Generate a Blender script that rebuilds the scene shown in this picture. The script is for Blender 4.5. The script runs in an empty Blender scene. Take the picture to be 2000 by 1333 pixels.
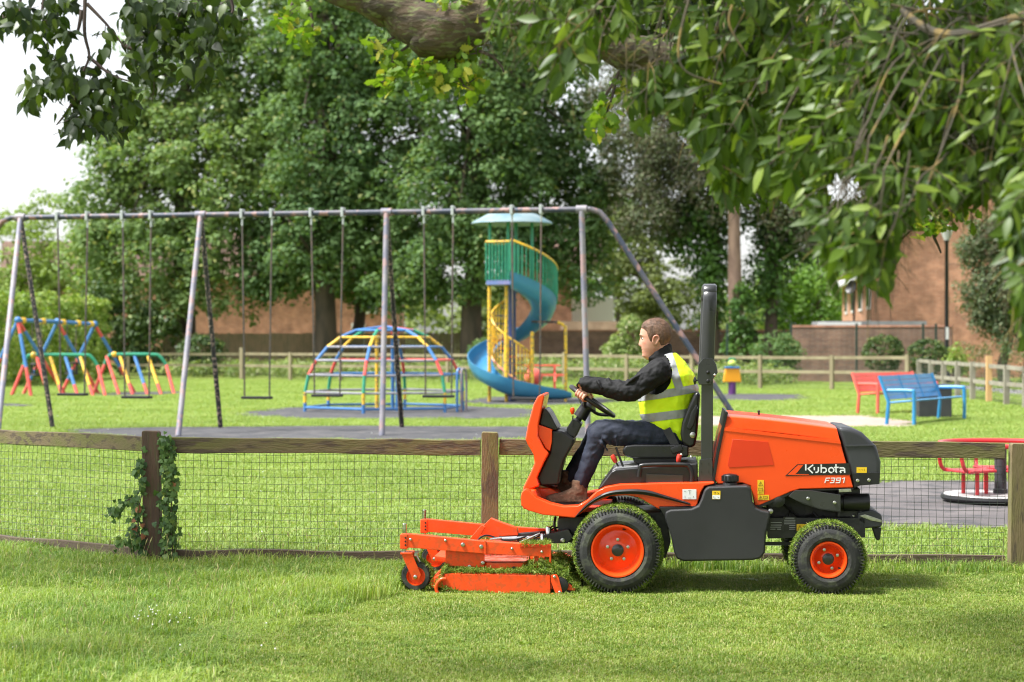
import bpy, bmesh, math, random
import numpy as np
from mathutils import Vector, Matrix, Quaternion, noise as mnoise

R = math.radians
scene = bpy.context.scene
col = scene.collection

# ------------------------------------------------------------------ camera
CAM_H, FPX, HORIZON = 1.6, 3889.0, 660.0        # eye height, focal length and horizon row for a 2000 px wide frame
cam_data = bpy.data.cameras.new('camera')
cam_data.sensor_width = 36.0
cam_data.lens = 36.0 * FPX / 2000.0
cam_data.shift_y = -(666.5 - HORIZON) / 2000.0
cam_data.clip_start = 0.1
cam_data.clip_end = 3000.0
cam_data.dof.use_dof = True
cam_data.dof.focus_distance = 12.75
cam_data.dof.aperture_fstop = 3.0
cam = bpy.data.objects.new('camera', cam_data)
cam.location = (0, 0, CAM_H)
cam.rotation_euler = (R(90), 0, 0)
col.objects.link(cam)
scene.camera = cam

# ------------------------------------------------------------------ sky and sun
SUN_ELEV, SUN_AZ = 60.0, -104.0                  # azimuth clockwise from the view direction: from the left, a little behind the camera
world = bpy.data.worlds.new('World')
scene.world = world
world.use_nodes = True
wn, wl = world.node_tree.nodes, world.node_tree.links
wn.clear()
sky = wn.new('ShaderNodeTexSky')
sky.sky_type = 'NISHITA'
sky.sun_disc = False
sky.sun_elevation = R(SUN_ELEV)
sky.sun_rotation = R(SUN_AZ)
sky.air_density = 1.0
sky.dust_density = 2.0
hsv = wn.new('ShaderNodeHueSaturation')
hsv.inputs['Saturation'].default_value = 0.22    # a bright sheet of cloud
bg = wn.new('ShaderNodeBackground')
bg.inputs['Strength'].default_value = 0.125
wo = wn.new('ShaderNodeOutputWorld')
wl.new(sky.outputs[0], hsv.inputs['Color'])
wl.new(hsv.outputs[0], bg.inputs['Color'])
wl.new(bg.outputs[0], wo.inputs['Surface'])

sun_data = bpy.data.lights.new('sun', 'SUN')
sun_data.energy = 3.4
sun_data.angle = R(13)
sun_data.color = (1.0, 0.98, 0.95)
sun = bpy.data.objects.new('sun', sun_data)
_e, _a = R(SUN_ELEV), R(SUN_AZ)
_to_sun = Vector((math.sin(_a) * math.cos(_e), math.cos(_a) * math.cos(_e), math.sin(_e)))
sun.rotation_euler = (-_to_sun).to_track_quat('-Z', 'Y').to_euler()
sun.location = _to_sun * 60
col.objects.link(sun)

scene.view_settings.view_transform = 'Standard'
scene.view_settings.look = 'None'
scene.view_settings.gamma = 1.0
scene.view_settings.use_curve_mapping = False
scene.view_settings.exposure = 1.36
scene.render.engine = 'CYCLES'
scene.cycles.use_denoising = True
scene.cycles.denoising_prefilter = 'ACCURATE'
scene.cycles.filter_width = 1.15
scene.cycles.max_bounces = 6
scene.cycles.diffuse_bounces = 4
scene.cycles.glossy_bounces = 3
scene.cycles.transmission_bounces = 4
scene.cycles.caustics_reflective = False
scene.cycles.caustics_refractive = False
scene.cycles.sample_clamp_indirect = 6.0

# ------------------------------------------------------------------ coordinates
def W(px, py, d):
    """point d metres in front of the eye that shows at (px, py) of the 2000 x 1333 frame"""
    return Vector(((px - 1000.0) * d / FPX, d, CAM_H - (py - HORIZON) * d / FPX))
def G(px, py):
    """point on level ground that shows at (px, py)"""
    d = CAM_H * FPX / (py - HORIZON)
    return Vector(((px - 1000.0) * d / FPX, d, 0.0))
def GX(px, d, z=0.0):
    return Vector(((px - 1000.0) * d / FPX, d, z))
def PX(p):
    return (1000.0 + p[0] * FPX / p[1], HORIZON + (CAM_H - p[2]) * FPX / p[1])

# ------------------------------------------------------------------ object helpers
def tag(o, label=None, cat=None, group=None, kind=None):
    if label: o['label'] = label
    if cat: o['category'] = cat
    if group: o['group'] = group
    if kind: o['kind'] = kind
    return o
def empty(name, loc, label=None, cat=None, group=None, rz=0.0):
    o = bpy.data.objects.new(name, None)
    o.location = loc
    o.rotation_euler = (0, 0, rz)
    o.empty_display_size = 0.2
    col.objects.link(o)
    tag(o, label, cat, group)
    return o
def rootmat(o):
    while o.parent is not None:
        o = o.parent
    return Matrix.Translation(o.location) @ o.rotation_euler.to_matrix().to_4x4()
def link_mesh(name, me, m, parent=None):
    o = bpy.data.objects.new(name, me)
    if m is not None:
        me.materials.append(m)
    col.objects.link(o)
    if parent is not None:
        o.parent = parent
    return o

def frame_of(axis):
    a = Vector(axis).normalized()
    h = Vector((0, 0, 1)) if abs(a.z) < 0.9 else Vector((1, 0, 0))
    x = h.cross(a).normalized()
    return x, a.cross(x).normalized(), a

class MB:
    """collects shapes in world coordinates and links them as one mesh object"""
    def __init__(self):
        self.v, self.f = [], []
    def add(self, vs, fs):
        n = len(self.v)
        self.v += [Vector(p) for p in vs]
        self.f += [tuple(i + n for i in q) for q in fs]
        return self
    def box(self, c, s, ax=None):
        c = Vector(c)
        X, Y, Z = ax if ax else (Vector((1, 0, 0)), Vector((0, 1, 0)), Vector((0, 0, 1)))
        hx, hy, hz = s[0] / 2, s[1] / 2, s[2] / 2
        vs = [c + X * (hx * a) + Y * (hy * b) + Z * (hz * e) for e in (-1, 1) for b in (-1, 1) for a in (-1, 1)]
        return self.add(vs, [(0, 2, 3, 1), (4, 5, 7, 6), (0, 1, 5, 4), (2, 6, 7, 3), (0, 4, 6, 2), (1, 3, 7, 5)])
    def bar(self, p0, p1, w, h, up=(0, 0, 1)):
        p0, p1 = Vector(p0), Vector(p1)
        a = (p1 - p0).normalized()
        u = Vector(up); u = (u - a * u.dot(a)).normalized()
        s = a.cross(u)
        vs = []
        for p in (p0, p1):
            vs += [p + s * (w / 2 * i) + u * (h / 2 * j) for i, j in ((-1, -1), (1, -1), (1, 1), (-1, 1))]
        return self.add(vs, [(3, 2, 1, 0), (4, 5, 6, 7), (0, 1, 5, 4), (1, 2, 6, 5), (2, 3, 7, 6), (3, 0, 4, 7)])
    def tube(self, pts, r, n=8, caps=True, closed=False, sx=1.0):
        pts = [Vector(p) for p in pts]
        m = len(pts)
        rs = r if isinstance(r, (list, tuple)) else [r] * m
        vs, fs = [], []
        prev = None
        for i, p in enumerate(pts):
            if closed:
                t = pts[(i + 1) % m] - pts[i - 1]
            else:
                t = pts[min(i + 1, m - 1)] - pts[max(i - 1, 0)]
            if t.length < 1e-9: t = Vector((0, 0, 1))
            t.normalize()
            if prev is None:
                x, y, _ = frame_of(t)
            else:
                x = prev - t * prev.dot(t)
                if x.length < 1e-6: x, y, _ = frame_of(t)
                x.normalize(); y = t.cross(x)
            prev = x
            for k in range(n):
                a = 2 * math.pi * k / n
                vs.append(p + (x * (math.cos(a) * sx) + y * math.sin(a)) * rs[i])
        rng = m if closed else m - 1
        for i in range(rng):
            j = (i + 1) % m
            for k in range(n):
                l = (k + 1) % n
                fs.append((i * n + k, i * n + l, j * n + l, j * n + k))
        if caps and not closed:
            fs.append(tuple(reversed(range(n))))
            fs.append(tuple(range((m - 1) * n, m * n)))
        return self.add(vs, fs)
    def lathe(self, prof, o, axis, n=24, caps=True):
        """prof: (radius, height along axis) pairs"""
        o = Vector(o); x, y, a = frame_of(axis)
        vs, fs = [], []
        for (r, h) in prof:
            for k in range(n):
                t = 2 * math.pi * k / n
                vs.append(o + a * h + (x * math.cos(t) + y * math.sin(t)) * r)
        for i in range(len(prof) - 1):
            for k in range(n):
                l = (k + 1) % n
                fs.append((i * n + k, i * n + l, (i + 1) * n + l, (i + 1) * n + k))
        if caps and prof[0][0] > 1e-6: fs.append(tuple(reversed(range(n))))
        if caps and prof[-1][0] > 1e-6: fs.append(tuple(range((len(prof) - 1) * n, len(prof) * n)))
        return self.add(vs, fs)
    def prism(self, pts, off):
        pts = [Vector(p) for p in pts]; off = Vector(off); n = len(pts)
        nrm = Vector((0, 0, 0))
        for i in range(n):
            nrm += pts[i].cross(pts[(i + 1) % n])
        if nrm.dot(off) > 0: pts.reverse()
        vs = pts + [p + off for p in pts]
        fs = [tuple(range(n)), tuple(reversed(range(n, 2 * n)))]
        fs += [(i, i + n, (i + 1) % n + n, (i + 1) % n) for i in range(n)]
        return self.add(vs, fs)
    def loft(self, rings, caps=True):
        n = len(rings[0]); vs = [p for r in rings for p in r]; fs = []
        for i in range(len(rings) - 1):
            for k in range(n):
                l = (k + 1) % n
                fs.append((i * n + k, i * n + l, (i + 1) * n + l, (i + 1) * n + k))
        if caps:
            fs.append(tuple(reversed(range(n)))); fs.append(tuple(range((len(rings) - 1) * n, len(rings) * n)))
        return self.add(vs, fs)
    def ball(self, c, r, ax=None, n=14, m=9):
        c = Vector(c); r = r if isinstance(r, (tuple, list)) else (r, r, r)
        X, Y, Z = ax if ax else (Vector((1, 0, 0)), Vector((0, 1, 0)), Vector((0, 0, 1)))
        rings = []
        for i in range(1, m):
            t = math.pi * i / m
            rings.append([c + X * (r[0] * math.sin(t) * math.cos(2 * math.pi * k / n)) + Y * (r[1] * math.sin(t) * math.sin(2 * math.pi * k / n)) - Z * (r[2] * math.cos(t)) for k in range(n)])
        n0 = len(self.v)
        self.loft(rings, caps=False)
        b, t = len(self.v), len(self.v) + 1
        self.v += [c - Z * r[2], c + Z * r[2]]
        for k in range(n):
            l = (k + 1) % n
            self.f.append((b, n0 + l, n0 + k))
            q = n0 + (m - 2) * n
            self.f.append((t, q + k, q + l))
        return self
    def mesh(self, name, M=None, smooth=True, angle=38):
        me = bpy.data.meshes.new(name)
        vs = self.v
        if M is not None:
            Mi = M.inverted(); vs = [Mi @ p for p in vs]
        me.from_pydata([tuple(p) for p in vs], [], self.f)
        me.validate()
        if smooth:
            me.shade_smooth()
            me.set_sharp_from_angle(angle=R(angle))
        return me
    def build(self, name, m, parent=None, smooth=True, angle=38, bevel=0, seg=2, fix=True):
        M = rootmat(parent) if parent is not None else None
        me = self.mesh(name, M, False)
        if fix or bevel:
            bm = bmesh.new(); bm.from_mesh(me)
            if fix: bmesh.ops.recalc_face_normals(bm, faces=bm.faces)
            if bevel:
                ed = [e for e in bm.edges if len(e.link_faces) == 2 and e.calc_face_angle(0) > R(32)]
                bmesh.ops.bevel(bm, geom=ed, offset=bevel, segments=seg, profile=0.5, affect='EDGES', clamp_overlap=True)
            bm.to_mesh(me); bm.free()
        if smooth:
            me.shade_smooth(); me.set_sharp_from_angle(angle=R(angle))
        o = link_mesh(name, me, m, parent)
        if bevel and smooth:
            w = o.modifiers.new('weighted', 'WEIGHTED_NORMAL'); w.weight = 100; w.keep_sharp = True
        return o

def fast_mesh(name, verts, faces):
    """verts (N,3) array, faces (M,k) array"""
    me = bpy.data.meshes.new(name)
    verts = np.ascontiguousarray(verts, dtype=np.float32); faces = np.ascontiguousarray(faces, dtype=np.int32)
    me.vertices.add(len(verts)); me.vertices.foreach_set('co', verts.ravel())
    k = faces.shape[1]
    me.loops.add(faces.size); me.loops.foreach_set('vertex_index', faces.ravel())
    me.polygons.add(len(faces))
    me.polygons.foreach_set('loop_start', np.arange(0, faces.size, k, dtype=np.int32))
    me.polygons.foreach_set('loop_total', np.full(len(faces), k, dtype=np.int32))
    me.update(calc_edges=True)
    return me
def copy_tree(o, parent=None, M=None):
    c = o.copy(); col.objects.link(c); c.parent = parent
    for ch in list(o.children):
        copy_tree(ch, c)
    return c
def smooth_path(pts, k=6):
    """Catmull-Rom through the points"""
    pts = [Vector(p) for p in pts]; out = []
    for i in range(len(pts) - 1):
        p0, p1, p2, p3 = pts[max(i - 1, 0)], pts[i], pts[i + 1], pts[min(i + 2, len(pts) - 1)]
        for j in range(k):
            t = j / k
            out.append(0.5 * ((2 * p1) + (p2 - p0) * t + (2 * p0 - 5 * p1 + 4 * p2 - p3) * t * t + (3 * p1 - p0 - 3 * p2 + p3) * t ** 3))
    out.append(pts[-1])
    return out
def lerp(a, b, t): return a + (b - a) * t

# ------------------------------------------------------------------ materials
def _nodes(name):
    m = bpy.data.materials.new(name); m.use_nodes = True
    nt = m.node_tree; nt.nodes.clear()
    return m, nt, nt.nodes, nt.links
def c4(c): return (c[0], c[1], c[2], 1.0)
def mat(name, c1, rough=0.5, c2=None, c3=None, scale=6.0, metal=0.0, coat=0.0, bump=0.0, bscale=60.0, spec=0.5, lo=0.42, hi=0.62, rvar=0.0, stretch=None, detail=6.0, rand=0.0):
    m, nt, N, L = _nodes(name)
    out = N.new('ShaderNodeOutputMaterial'); p = N.new('ShaderNodeBsdfPrincipled')
    L.new(p.outputs[0], out.inputs['Surface'])
    p.inputs['Base Color'].default_value = c4(c1)
    p.inputs['Roughness'].default_value = rough
    p.inputs['Metallic'].default_value = metal
    p.inputs['Specular IOR Level'].default_value = spec
    p.inputs['Coat Weight'].default_value = coat
    p.inputs['Coat Roughness'].default_value = 0.05
    tc = N.new('ShaderNodeTexCoord'); mp = N.new('ShaderNodeMapping')
    L.new(tc.outputs['Object'], mp.inputs['Vector'])
    if stretch: mp.inputs['Scale'].default_value = stretch
    vec = mp.outputs[0]
    if rand:
        oi = N.new('ShaderNodeObjectInfo'); ad = N.new('ShaderNodeVectorMath'); ad.operation = 'ADD'
        ml = N.new('ShaderNodeMath'); ml.operation = 'MULTIPLY'; ml.inputs[1].default_value = 37.0
        L.new(oi.outputs['Random'], ml.inputs[0]); L.new(vec, ad.inputs[0]); L.new(ml.outputs[0], ad.inputs[1]); vec = ad.outputs[0]
    cur = None
    if c2 is not None:
        nz = N.new('ShaderNodeTexNoise'); nz.inputs['Scale'].default_value = scale; nz.inputs['Detail'].default_value = detail
        L.new(vec, nz.inputs['Vector'])
        rp = N.new('ShaderNodeValToRGB')
        rp.color_ramp.elements[0].position = lo; rp.color_ramp.elements[0].color = c4(c1)
        rp.color_ramp.elements[1].position = hi; rp.color_ramp.elements[1].color = c4(c2)
        L.new(nz.outputs['Fac'], rp.inputs['Fac']); cur = rp.outputs['Color']
        if c3 is not None:
            n3 = N.new('ShaderNodeTexNoise'); n3.inputs['Scale'].default_value = scale * 2.7; n3.inputs['Detail'].default_value = detail
            ad2 = N.new('ShaderNodeVectorMath'); ad2.operation = 'ADD'; ad2.inputs[1].default_value = (13.1, 7.7, 3.3)
            L.new(vec, ad2.inputs[0]); L.new(ad2.outputs[0], n3.inputs['Vector'])
            r3 = N.new('ShaderNodeValToRGB'); r3.color_ramp.elements[0].position = 0.52; r3.color_ramp.elements[1].position = 0.62
            L.new(n3.outputs['Fac'], r3.inputs['Fac'])
            mx = N.new('ShaderNodeMix'); mx.data_type = 'RGBA'
            L.new(r3.outputs['Color'], mx.inputs['Factor']); L.new(cur, mx.inputs['A']); mx.inputs['B'].default_value = c4(c3)
            cur = mx.outputs['Result']
        L.new(cur, p.inputs['Base Color'])
    if rvar:
        nr = N.new('ShaderNodeTexNoise'); nr.inputs['Scale'].default_value = scale * 1.7; nr.inputs['Detail'].default_value = 5
        mr = N.new('ShaderNodeMapRange'); mr.inputs['To Min'].default_value = max(0.02, rough - rvar); mr.inputs['To Max'].default_value = min(1, rough + rvar)
        mr.inputs['From Min'].default_value = 0.3; mr.inputs['From Max'].default_value = 0.7
        L.new(vec, nr.inputs['Vector']); L.new(nr.outputs['Fac'], mr.inputs['Value']); L.new(mr.outputs[0], p.inputs['Roughness'])
    if bump:
        nb = N.new('ShaderNodeTexNoise'); nb.inputs['Scale'].default_value = bscale; nb.inputs['Detail'].default_value = 5
        L.new(vec, nb.inputs['Vector'])
        bp = N.new('ShaderNodeBump'); bp.inputs['Strength'].default_value = bump; bp.inputs['Distance'].default_value = 0.01
        L.new(nb.outputs['Fac'], bp.inputs['Height']); L.new(bp.outputs[0], p.inputs['Normal'])
    return m
def leafmat(name, c1, c2, c3=None, rough=0.45, trans=0.35, scale=0.6, spec=0.35, tint=1.25, third=0.75):
    """leaf or blade: colour differs from piece to piece and in drifts across the plant; light comes through"""
    m, nt, N, L = _nodes(name)
    out = N.new('ShaderNodeOutputMaterial'); p = N.new('ShaderNodeBsdfPrincipled'); tr = N.new('ShaderNodeBsdfTranslucent'); mx = N.new('ShaderNodeMixShader')
    geo = N.new('ShaderNodeNewGeometry'); tc = N.new('ShaderNodeTexCoord'); nz = N.new('ShaderNodeTexNoise'); oi = N.new('ShaderNodeObjectInfo')
    nz.inputs['Scale'].default_value = scale; nz.inputs['Detail'].default_value = 3
    L.new(geo.outputs['Position'], nz.inputs['Vector'])
    a = N.new('ShaderNodeMath'); a.operation = 'ADD'
    L.new(geo.outputs['Random Per Island'], a.inputs[0]); L.new(oi.outputs['Random'], a.inputs[1])
    fr = N.new('ShaderNodeMath'); fr.operation = 'FRACT'; L.new(a.outputs[0], fr.inputs[0])
    s1 = N.new('ShaderNodeMapRange'); s1.inputs['From Min'].default_value = 0.3; s1.inputs['From Max'].default_value = 0.7
    L.new(nz.outputs['Fac'], s1.inputs['Value'])
    av = N.new('ShaderNodeMix'); av.data_type = 'FLOAT'; av.inputs['Factor'].default_value = 0.5
    L.new(fr.outputs[0], av.inputs['A']); L.new(s1.outputs[0], av.inputs['B'])
    rp = N.new('ShaderNodeValToRGB')
    rp.color_ramp.elements[0].position = 0.2; rp.color_ramp.elements[0].color = c4(c1)
    rp.color_ramp.elements[1].position = 0.8; rp.color_ramp.elements[1].color = c4(c2)
    L.new(av.outputs['Result'], rp.inputs['Fac'])
    cur = rp.outputs['Color']
    if c3 is not None:
        g = N.new('ShaderNodeMath'); g.operation = 'GREATER_THAN'; g.inputs[1].default_value = third
        m2 = N.new('ShaderNodeMath'); m2.operation = 'MULTIPLY'; m2.inputs[1].default_value = 7.31
        f2 = N.new('ShaderNodeMath'); f2.operation = 'FRACT'
        L.new(fr.outputs[0], m2.inputs[0]); L.new(m2.outputs[0], f2.inputs[0]); L.new(f2.outputs[0], g.inputs[0])
        mm = N.new('ShaderNodeMix'); mm.data_type = 'RGBA'
        L.new(g.outputs[0], mm.inputs['Factor']); L.new(cur, mm.inputs['A']); mm.inputs['B'].default_value = c4(c3); cur = mm.outputs['Result']
    L.new(cur, p.inputs['Base Color'])
    p.inputs['Roughness'].default_value = rough; p.inputs['Specular IOR Level'].default_value = spec
    br = N.new('ShaderNodeMix'); br.data_type = 'RGBA'; br.blend_type = 'MULTIPLY'; br.inputs['Factor'].default_value = 1.0
    L.new(cur, br.inputs['A']); br.inputs['B'].default_value = (tint * 1.15, tint * 1.2, tint * 0.45, 1)
    L.new(br.outputs['Result'], tr.inputs['Color'])
    mx.inputs['Fac'].default_value = trans
    L.new(p.outputs[0], mx.inputs[1]); L.new(tr.outputs[0], mx.inputs[2]); L.new(mx.outputs[0], out.inputs['Surface'])
    return m
def brickmat(name, c1, c2, mortar, bw=0.225, bh=0.075):
    """brickwork too far off to tell the bricks apart singly"""
    m, nt, N, L = _nodes(name)
    out = N.new('ShaderNodeOutputMaterial'); p = N.new('ShaderNodeBsdfPrincipled'); L.new(p.outputs[0], out.inputs['Surface'])
    tc = N.new('ShaderNodeTexCoord'); sp = N.new('ShaderNodeSeparateXYZ'); cb = N.new('ShaderNodeCombineXYZ'); ad = N.new('ShaderNodeMath'); ad.operation = 'ADD'
    L.new(tc.outputs['Object'], sp.inputs[0]); L.new(sp.outputs['X'], ad.inputs[0]); L.new(sp.outputs['Y'], ad.inputs[1])
    L.new(ad.outputs[0], cb.inputs['X']); L.new(sp.outputs['Z'], cb.inputs['Y'])
    b = N.new('ShaderNodeTexBrick'); b.inputs['Scale'].default_value = 1.0
    b.inputs['Brick Width'].default_value = bw; b.inputs['Row Height'].default_value = bh; b.inputs['Mortar Size'].default_value = 0.006
    b.inputs['Color1'].default_value = c4(c1); b.inputs['Color2'].default_value = c4(c2); b.inputs['Mortar'].default_value = c4(mortar)
    L.new(cb.outputs[0], b.inputs['Vector'])
    nz = N.new('ShaderNodeTexNoise'); nz.inputs['Scale'].default_value = 2.2; nz.inputs['Detail'].default_value = 8; L.new(tc.outputs['Object'], nz.inputs['Vector'])
    rp = N.new('ShaderNodeMapRange'); rp.inputs['To Min'].default_value = 0.68; rp.inputs['To Max'].default_value = 1.3; rp.inputs['From Min'].default_value = 0.3; rp.inputs['From Max'].default_value = 0.7
    L.new(nz.outputs['Fac'], rp.inputs['Value'])
    mx = N.new('ShaderNodeMix'); mx.data_type = 'RGBA'; mx.blend_type = 'MULTIPLY'; mx.inputs['Factor'].default_value = 1
    L.new(b.outputs['Color'], mx.inputs['A']); L.new(rp.outputs[0], mx.inputs['B']); L.new(mx.outputs['Result'], p.inputs['Base Color'])
    p.inputs['Roughness'].default_value = 0.9
    bp = N.new('ShaderNodeBump'); bp.inputs['Strength'].default_value = 0.4; bp.inputs['Distance'].default_value = 0.01; bp.invert = True
    L.new(b.outputs['Fac'], bp.inputs['Height']); L.new(bp.outputs[0], p.inputs['Normal'])
    return m

MT = {}
MT['orange'] = mat('orange_paint', (0.90, 0.078, 0.010), 0.32, (0.87, 0.072, 0.009), scale=4, coat=0.4, rvar=0.06, spec=.3)
MT['orange_worn'] = mat('orange_deck_paint', (0.88, 0.08, 0.011), 0.38, (0.70, 0.075, 0.016), c3=(.66, .085, .018), scale=11, lo=0.5, hi=0.8, coat=0.2, spec=.35, rvar=0.1, bump=0.04)
MT['orange_dark'] = mat('orange_recess_shade', (0.70, 0.048, 0.010), 0.45, (0.66, 0.044, 0.010), scale=4, spec=.3)  # darker copy of the orange, recess shade put into the colour
MT['black'] = mat('black_plastic', (0.008, 0.008, 0.009), 0.4, (0.012, 0.012, 0.013), scale=12, rvar=0.1, bump=0.05, bscale=300)
MT['tank'] = mat('grained_black_plastic', (0.016, 0.0165, 0.0175), 0.5, (0.022, 0.0225, 0.0235), scale=3, rvar=0.08, bump=0.35, bscale=420)
MT['vinyl'] = mat('black_vinyl', (0.006, 0.006, 0.007), 0.34, (0.009, 0.009, 0.010), scale=20, rvar=0.08, bump=0.06, bscale=240)
MT['rops'] = mat('charcoal_paint', (0.026, 0.027, 0.029), 0.34, (0.032, 0.033, 0.035), scale=5, coat=0.3, rvar=0.08)
MT['grille'] = mat('grey_plastic', (0.036, 0.037, 0.043), 0.5, (0.043, 0.045, 0.051), scale=6, rvar=0.08, bump=0.06, bscale=300)
MT['steelblack'] = mat('black_steel', (0.016, 0.017, 0.017), 0.45, (0.03, 0.03, 0.028), scale=14, rvar=0.12, bump=0.06)
MT['grease'] = mat('oily_steel', (0.012, 0.012, 0.011), 0.55, (0.05, 0.045, 0.035), scale=18, lo=0.5, hi=0.75, bump=0.2)
MT['chrome'] = mat('bright_steel', (0.62, 0.62, 0.63), 0.18, (0.5, 0.5, 0.5), scale=20, metal=1.0, rvar=0.08)
MT['bolt'] = mat('zinc_bolt', (0.55, 0.55, 0.52), 0.32, (0.42, 0.42, 0.38), scale=60, metal=1.0)
MT['tyre'] = mat('tyre_rubber', (0.018, 0.018, 0.018), 0.75, (0.04, 0.042, 0.036), c3=(0.055, 0.06, 0.04), scale=7, lo=0.45, hi=0.75, bump=0.25, bscale=90)
MT['white_print'] = mat('white_print', (0.8, 0.8, 0.8), 0.4)
MT['grey_print'] = mat('grey_print', (0.3, 0.3, 0.31), 0.4)
MT['yellow_print'] = mat('yellow_print', (0.85, 0.55, 0.02), 0.4)
MT['black_print'] = mat('black_print', (0.012, 0.012, 0.012), 0.35)
MT['red_plastic'] = mat('red_plastic', (0.62, 0.045, 0.025), 0.35, coat=0.3)
MT['hivis'] = mat('hi_vis_cloth', (0.72, 0.97, 0.010), 0.75, (0.68, 0.95, 0.009), scale=5, bump=0.15, bscale=35)
MT['tape'] = mat('reflective_tape', (0.27, 0.28, 0.29), 0.42, (0.32, 0.33, 0.34), scale=12, bump=0.1, bscale=60)
MT['jacket'] = mat('black_softshell', (0.006, 0.006, 0.007), 0.75, (0.009, 0.009, 0.010), scale=8, bump=0.25, bscale=30, spec=.3)
MT['trouser'] = mat('navy_cloth', (0.012, 0.017, 0.034), 0.8, (0.017, 0.023, 0.044), scale=9, bump=0.2, bscale=40)
MT['boot'] = mat('brown_suede', (0.15, 0.09, 0.052), 0.85, (0.095, 0.058, 0.035), c3=(0.2, 0.13, 0.08), scale=14, bump=0.3, bscale=80)
MT['sole'] = mat('boot_sole', (0.02, 0.018, 0.016), 0.8, (0.035, 0.03, 0.025), scale=30)
MT['hair'] = mat('brown_hair', (0.17, 0.088, 0.05), 0.6, (0.09, 0.048, 0.028), scale=40, stretch=(1, 1, 0.4), bump=0.5, bscale=160)
def skinmat():
    m = mat('skin', (0.56, 0.27, 0.185), 0.5, (0.60, 0.31, 0.22), c3=(0.58, 0.24, 0.165), scale=9, bump=0.05, bscale=200)
    p = [n for n in m.node_tree.nodes if n.type == 'BSDF_PRINCIPLED'][0]
    p.inputs['Subsurface Weight'].default_value = 0.2; p.inputs['Subsurface Radius'].default_value = (0.01, 0.004, 0.002); p.inputs['Subsurface Scale'].default_value = 0.4
    return m
MT['skin'] = skinmat()
# ================================================================== the ground and its surfaces
rnd = random.Random(7)
NP = np.random.default_rng(11)

# --- fence line of the mown verge, needed by the grass too
FENCE = [W(-330, 1000, 17.05), W(0, 1000, 15.5), W(299, 1000, 14.1), W(957, 1000, 14.02), W(1982, 1000, 13.78), W(2700, 1000, 13.6)]
FENCE = [Vector((p.x, p.y, 0)) for p in FENCE]
def fence_y(x):
    for a, b in zip(FENCE[:-1], FENCE[1:]):
        if a.x <= x <= b.x:
            return lerp(a.y, b.y, (x - a.x) / (b.x - a.x))
    return FENCE[0].y if x < FENCE[0].x else FENCE[-1].y

def ground_mat():
    m, nt, N, L = _nodes('lawn_soil_and_grass')
    out = N.new('ShaderNodeOutputMaterial'); p = N.new('ShaderNodeBsdfPrincipled'); L.new(p.outputs[0], out.inputs['Surface'])
    tc = N.new('ShaderNodeTexCoord')
    def nz(s, d=6):
        n = N.new('ShaderNodeTexNoise'); n.inputs['Scale'].default_value = s; n.inputs['Detail'].default_value = d
        L.new(tc.outputs['Object'], n.inputs['Vector']); return n
    a, b = nz(0.35), nz(45.0, 3)
    rp = N.new('ShaderNodeValToRGB'); e = rp.color_ramp.elements
    e[0].position = 0.38; e[0].color = (0.15, 0.20, 0.035, 1); e[1].position = 0.64; e[1].color = (0.23, 0.28, 0.06, 1)
    L.new(a.outputs['Fac'], rp.inputs['Fac'])
    r2 = N.new('ShaderNodeMapRange'); r2.inputs['From Min'].default_value = 0.3; r2.inputs['From Max'].default_value = 0.7; r2.inputs['To Min'].default_value = 0.65; r2.inputs['To Max'].default_value = 1.15
    L.new(b.outputs['Fac'], r2.inputs['Value'])
    mx = N.new('ShaderNodeMix'); mx.data_type = 'RGBA'; mx.blend_type = 'MULTIPLY'; mx.inputs['Factor'].default_value = 1
    L.new(rp.outputs[0], mx.inputs['A']); L.new(r2.outputs[0], mx.inputs['B']); L.new(mx.outputs['Result'], p.inputs['Base Color'])
    p.inputs['Roughness'].default_value = 0.95; p.inputs['Specular IOR Level'].default_value = 0.15
    bp = N.new('ShaderNodeBump'); bp.inputs['Strength'].default_value = 0.6; bp.inputs['Distance'].default_value = 0.03
    L.new(b.outputs['Fac'], bp.inputs['Height']); L.new(bp.outputs[0], p.inputs['Normal'])
    return m
gm = MB()
gm.add([(-900, -60, 0), (900, -60, 0), (900, 1800, 0), (-900, 1800, 0)], [(0, 1, 2, 3)])
ground = gm.build('ground', ground_mat(), smooth=False, fix=False)
tag(ground, 'green lawn of the recreation ground', None, None, 'structure')

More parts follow.
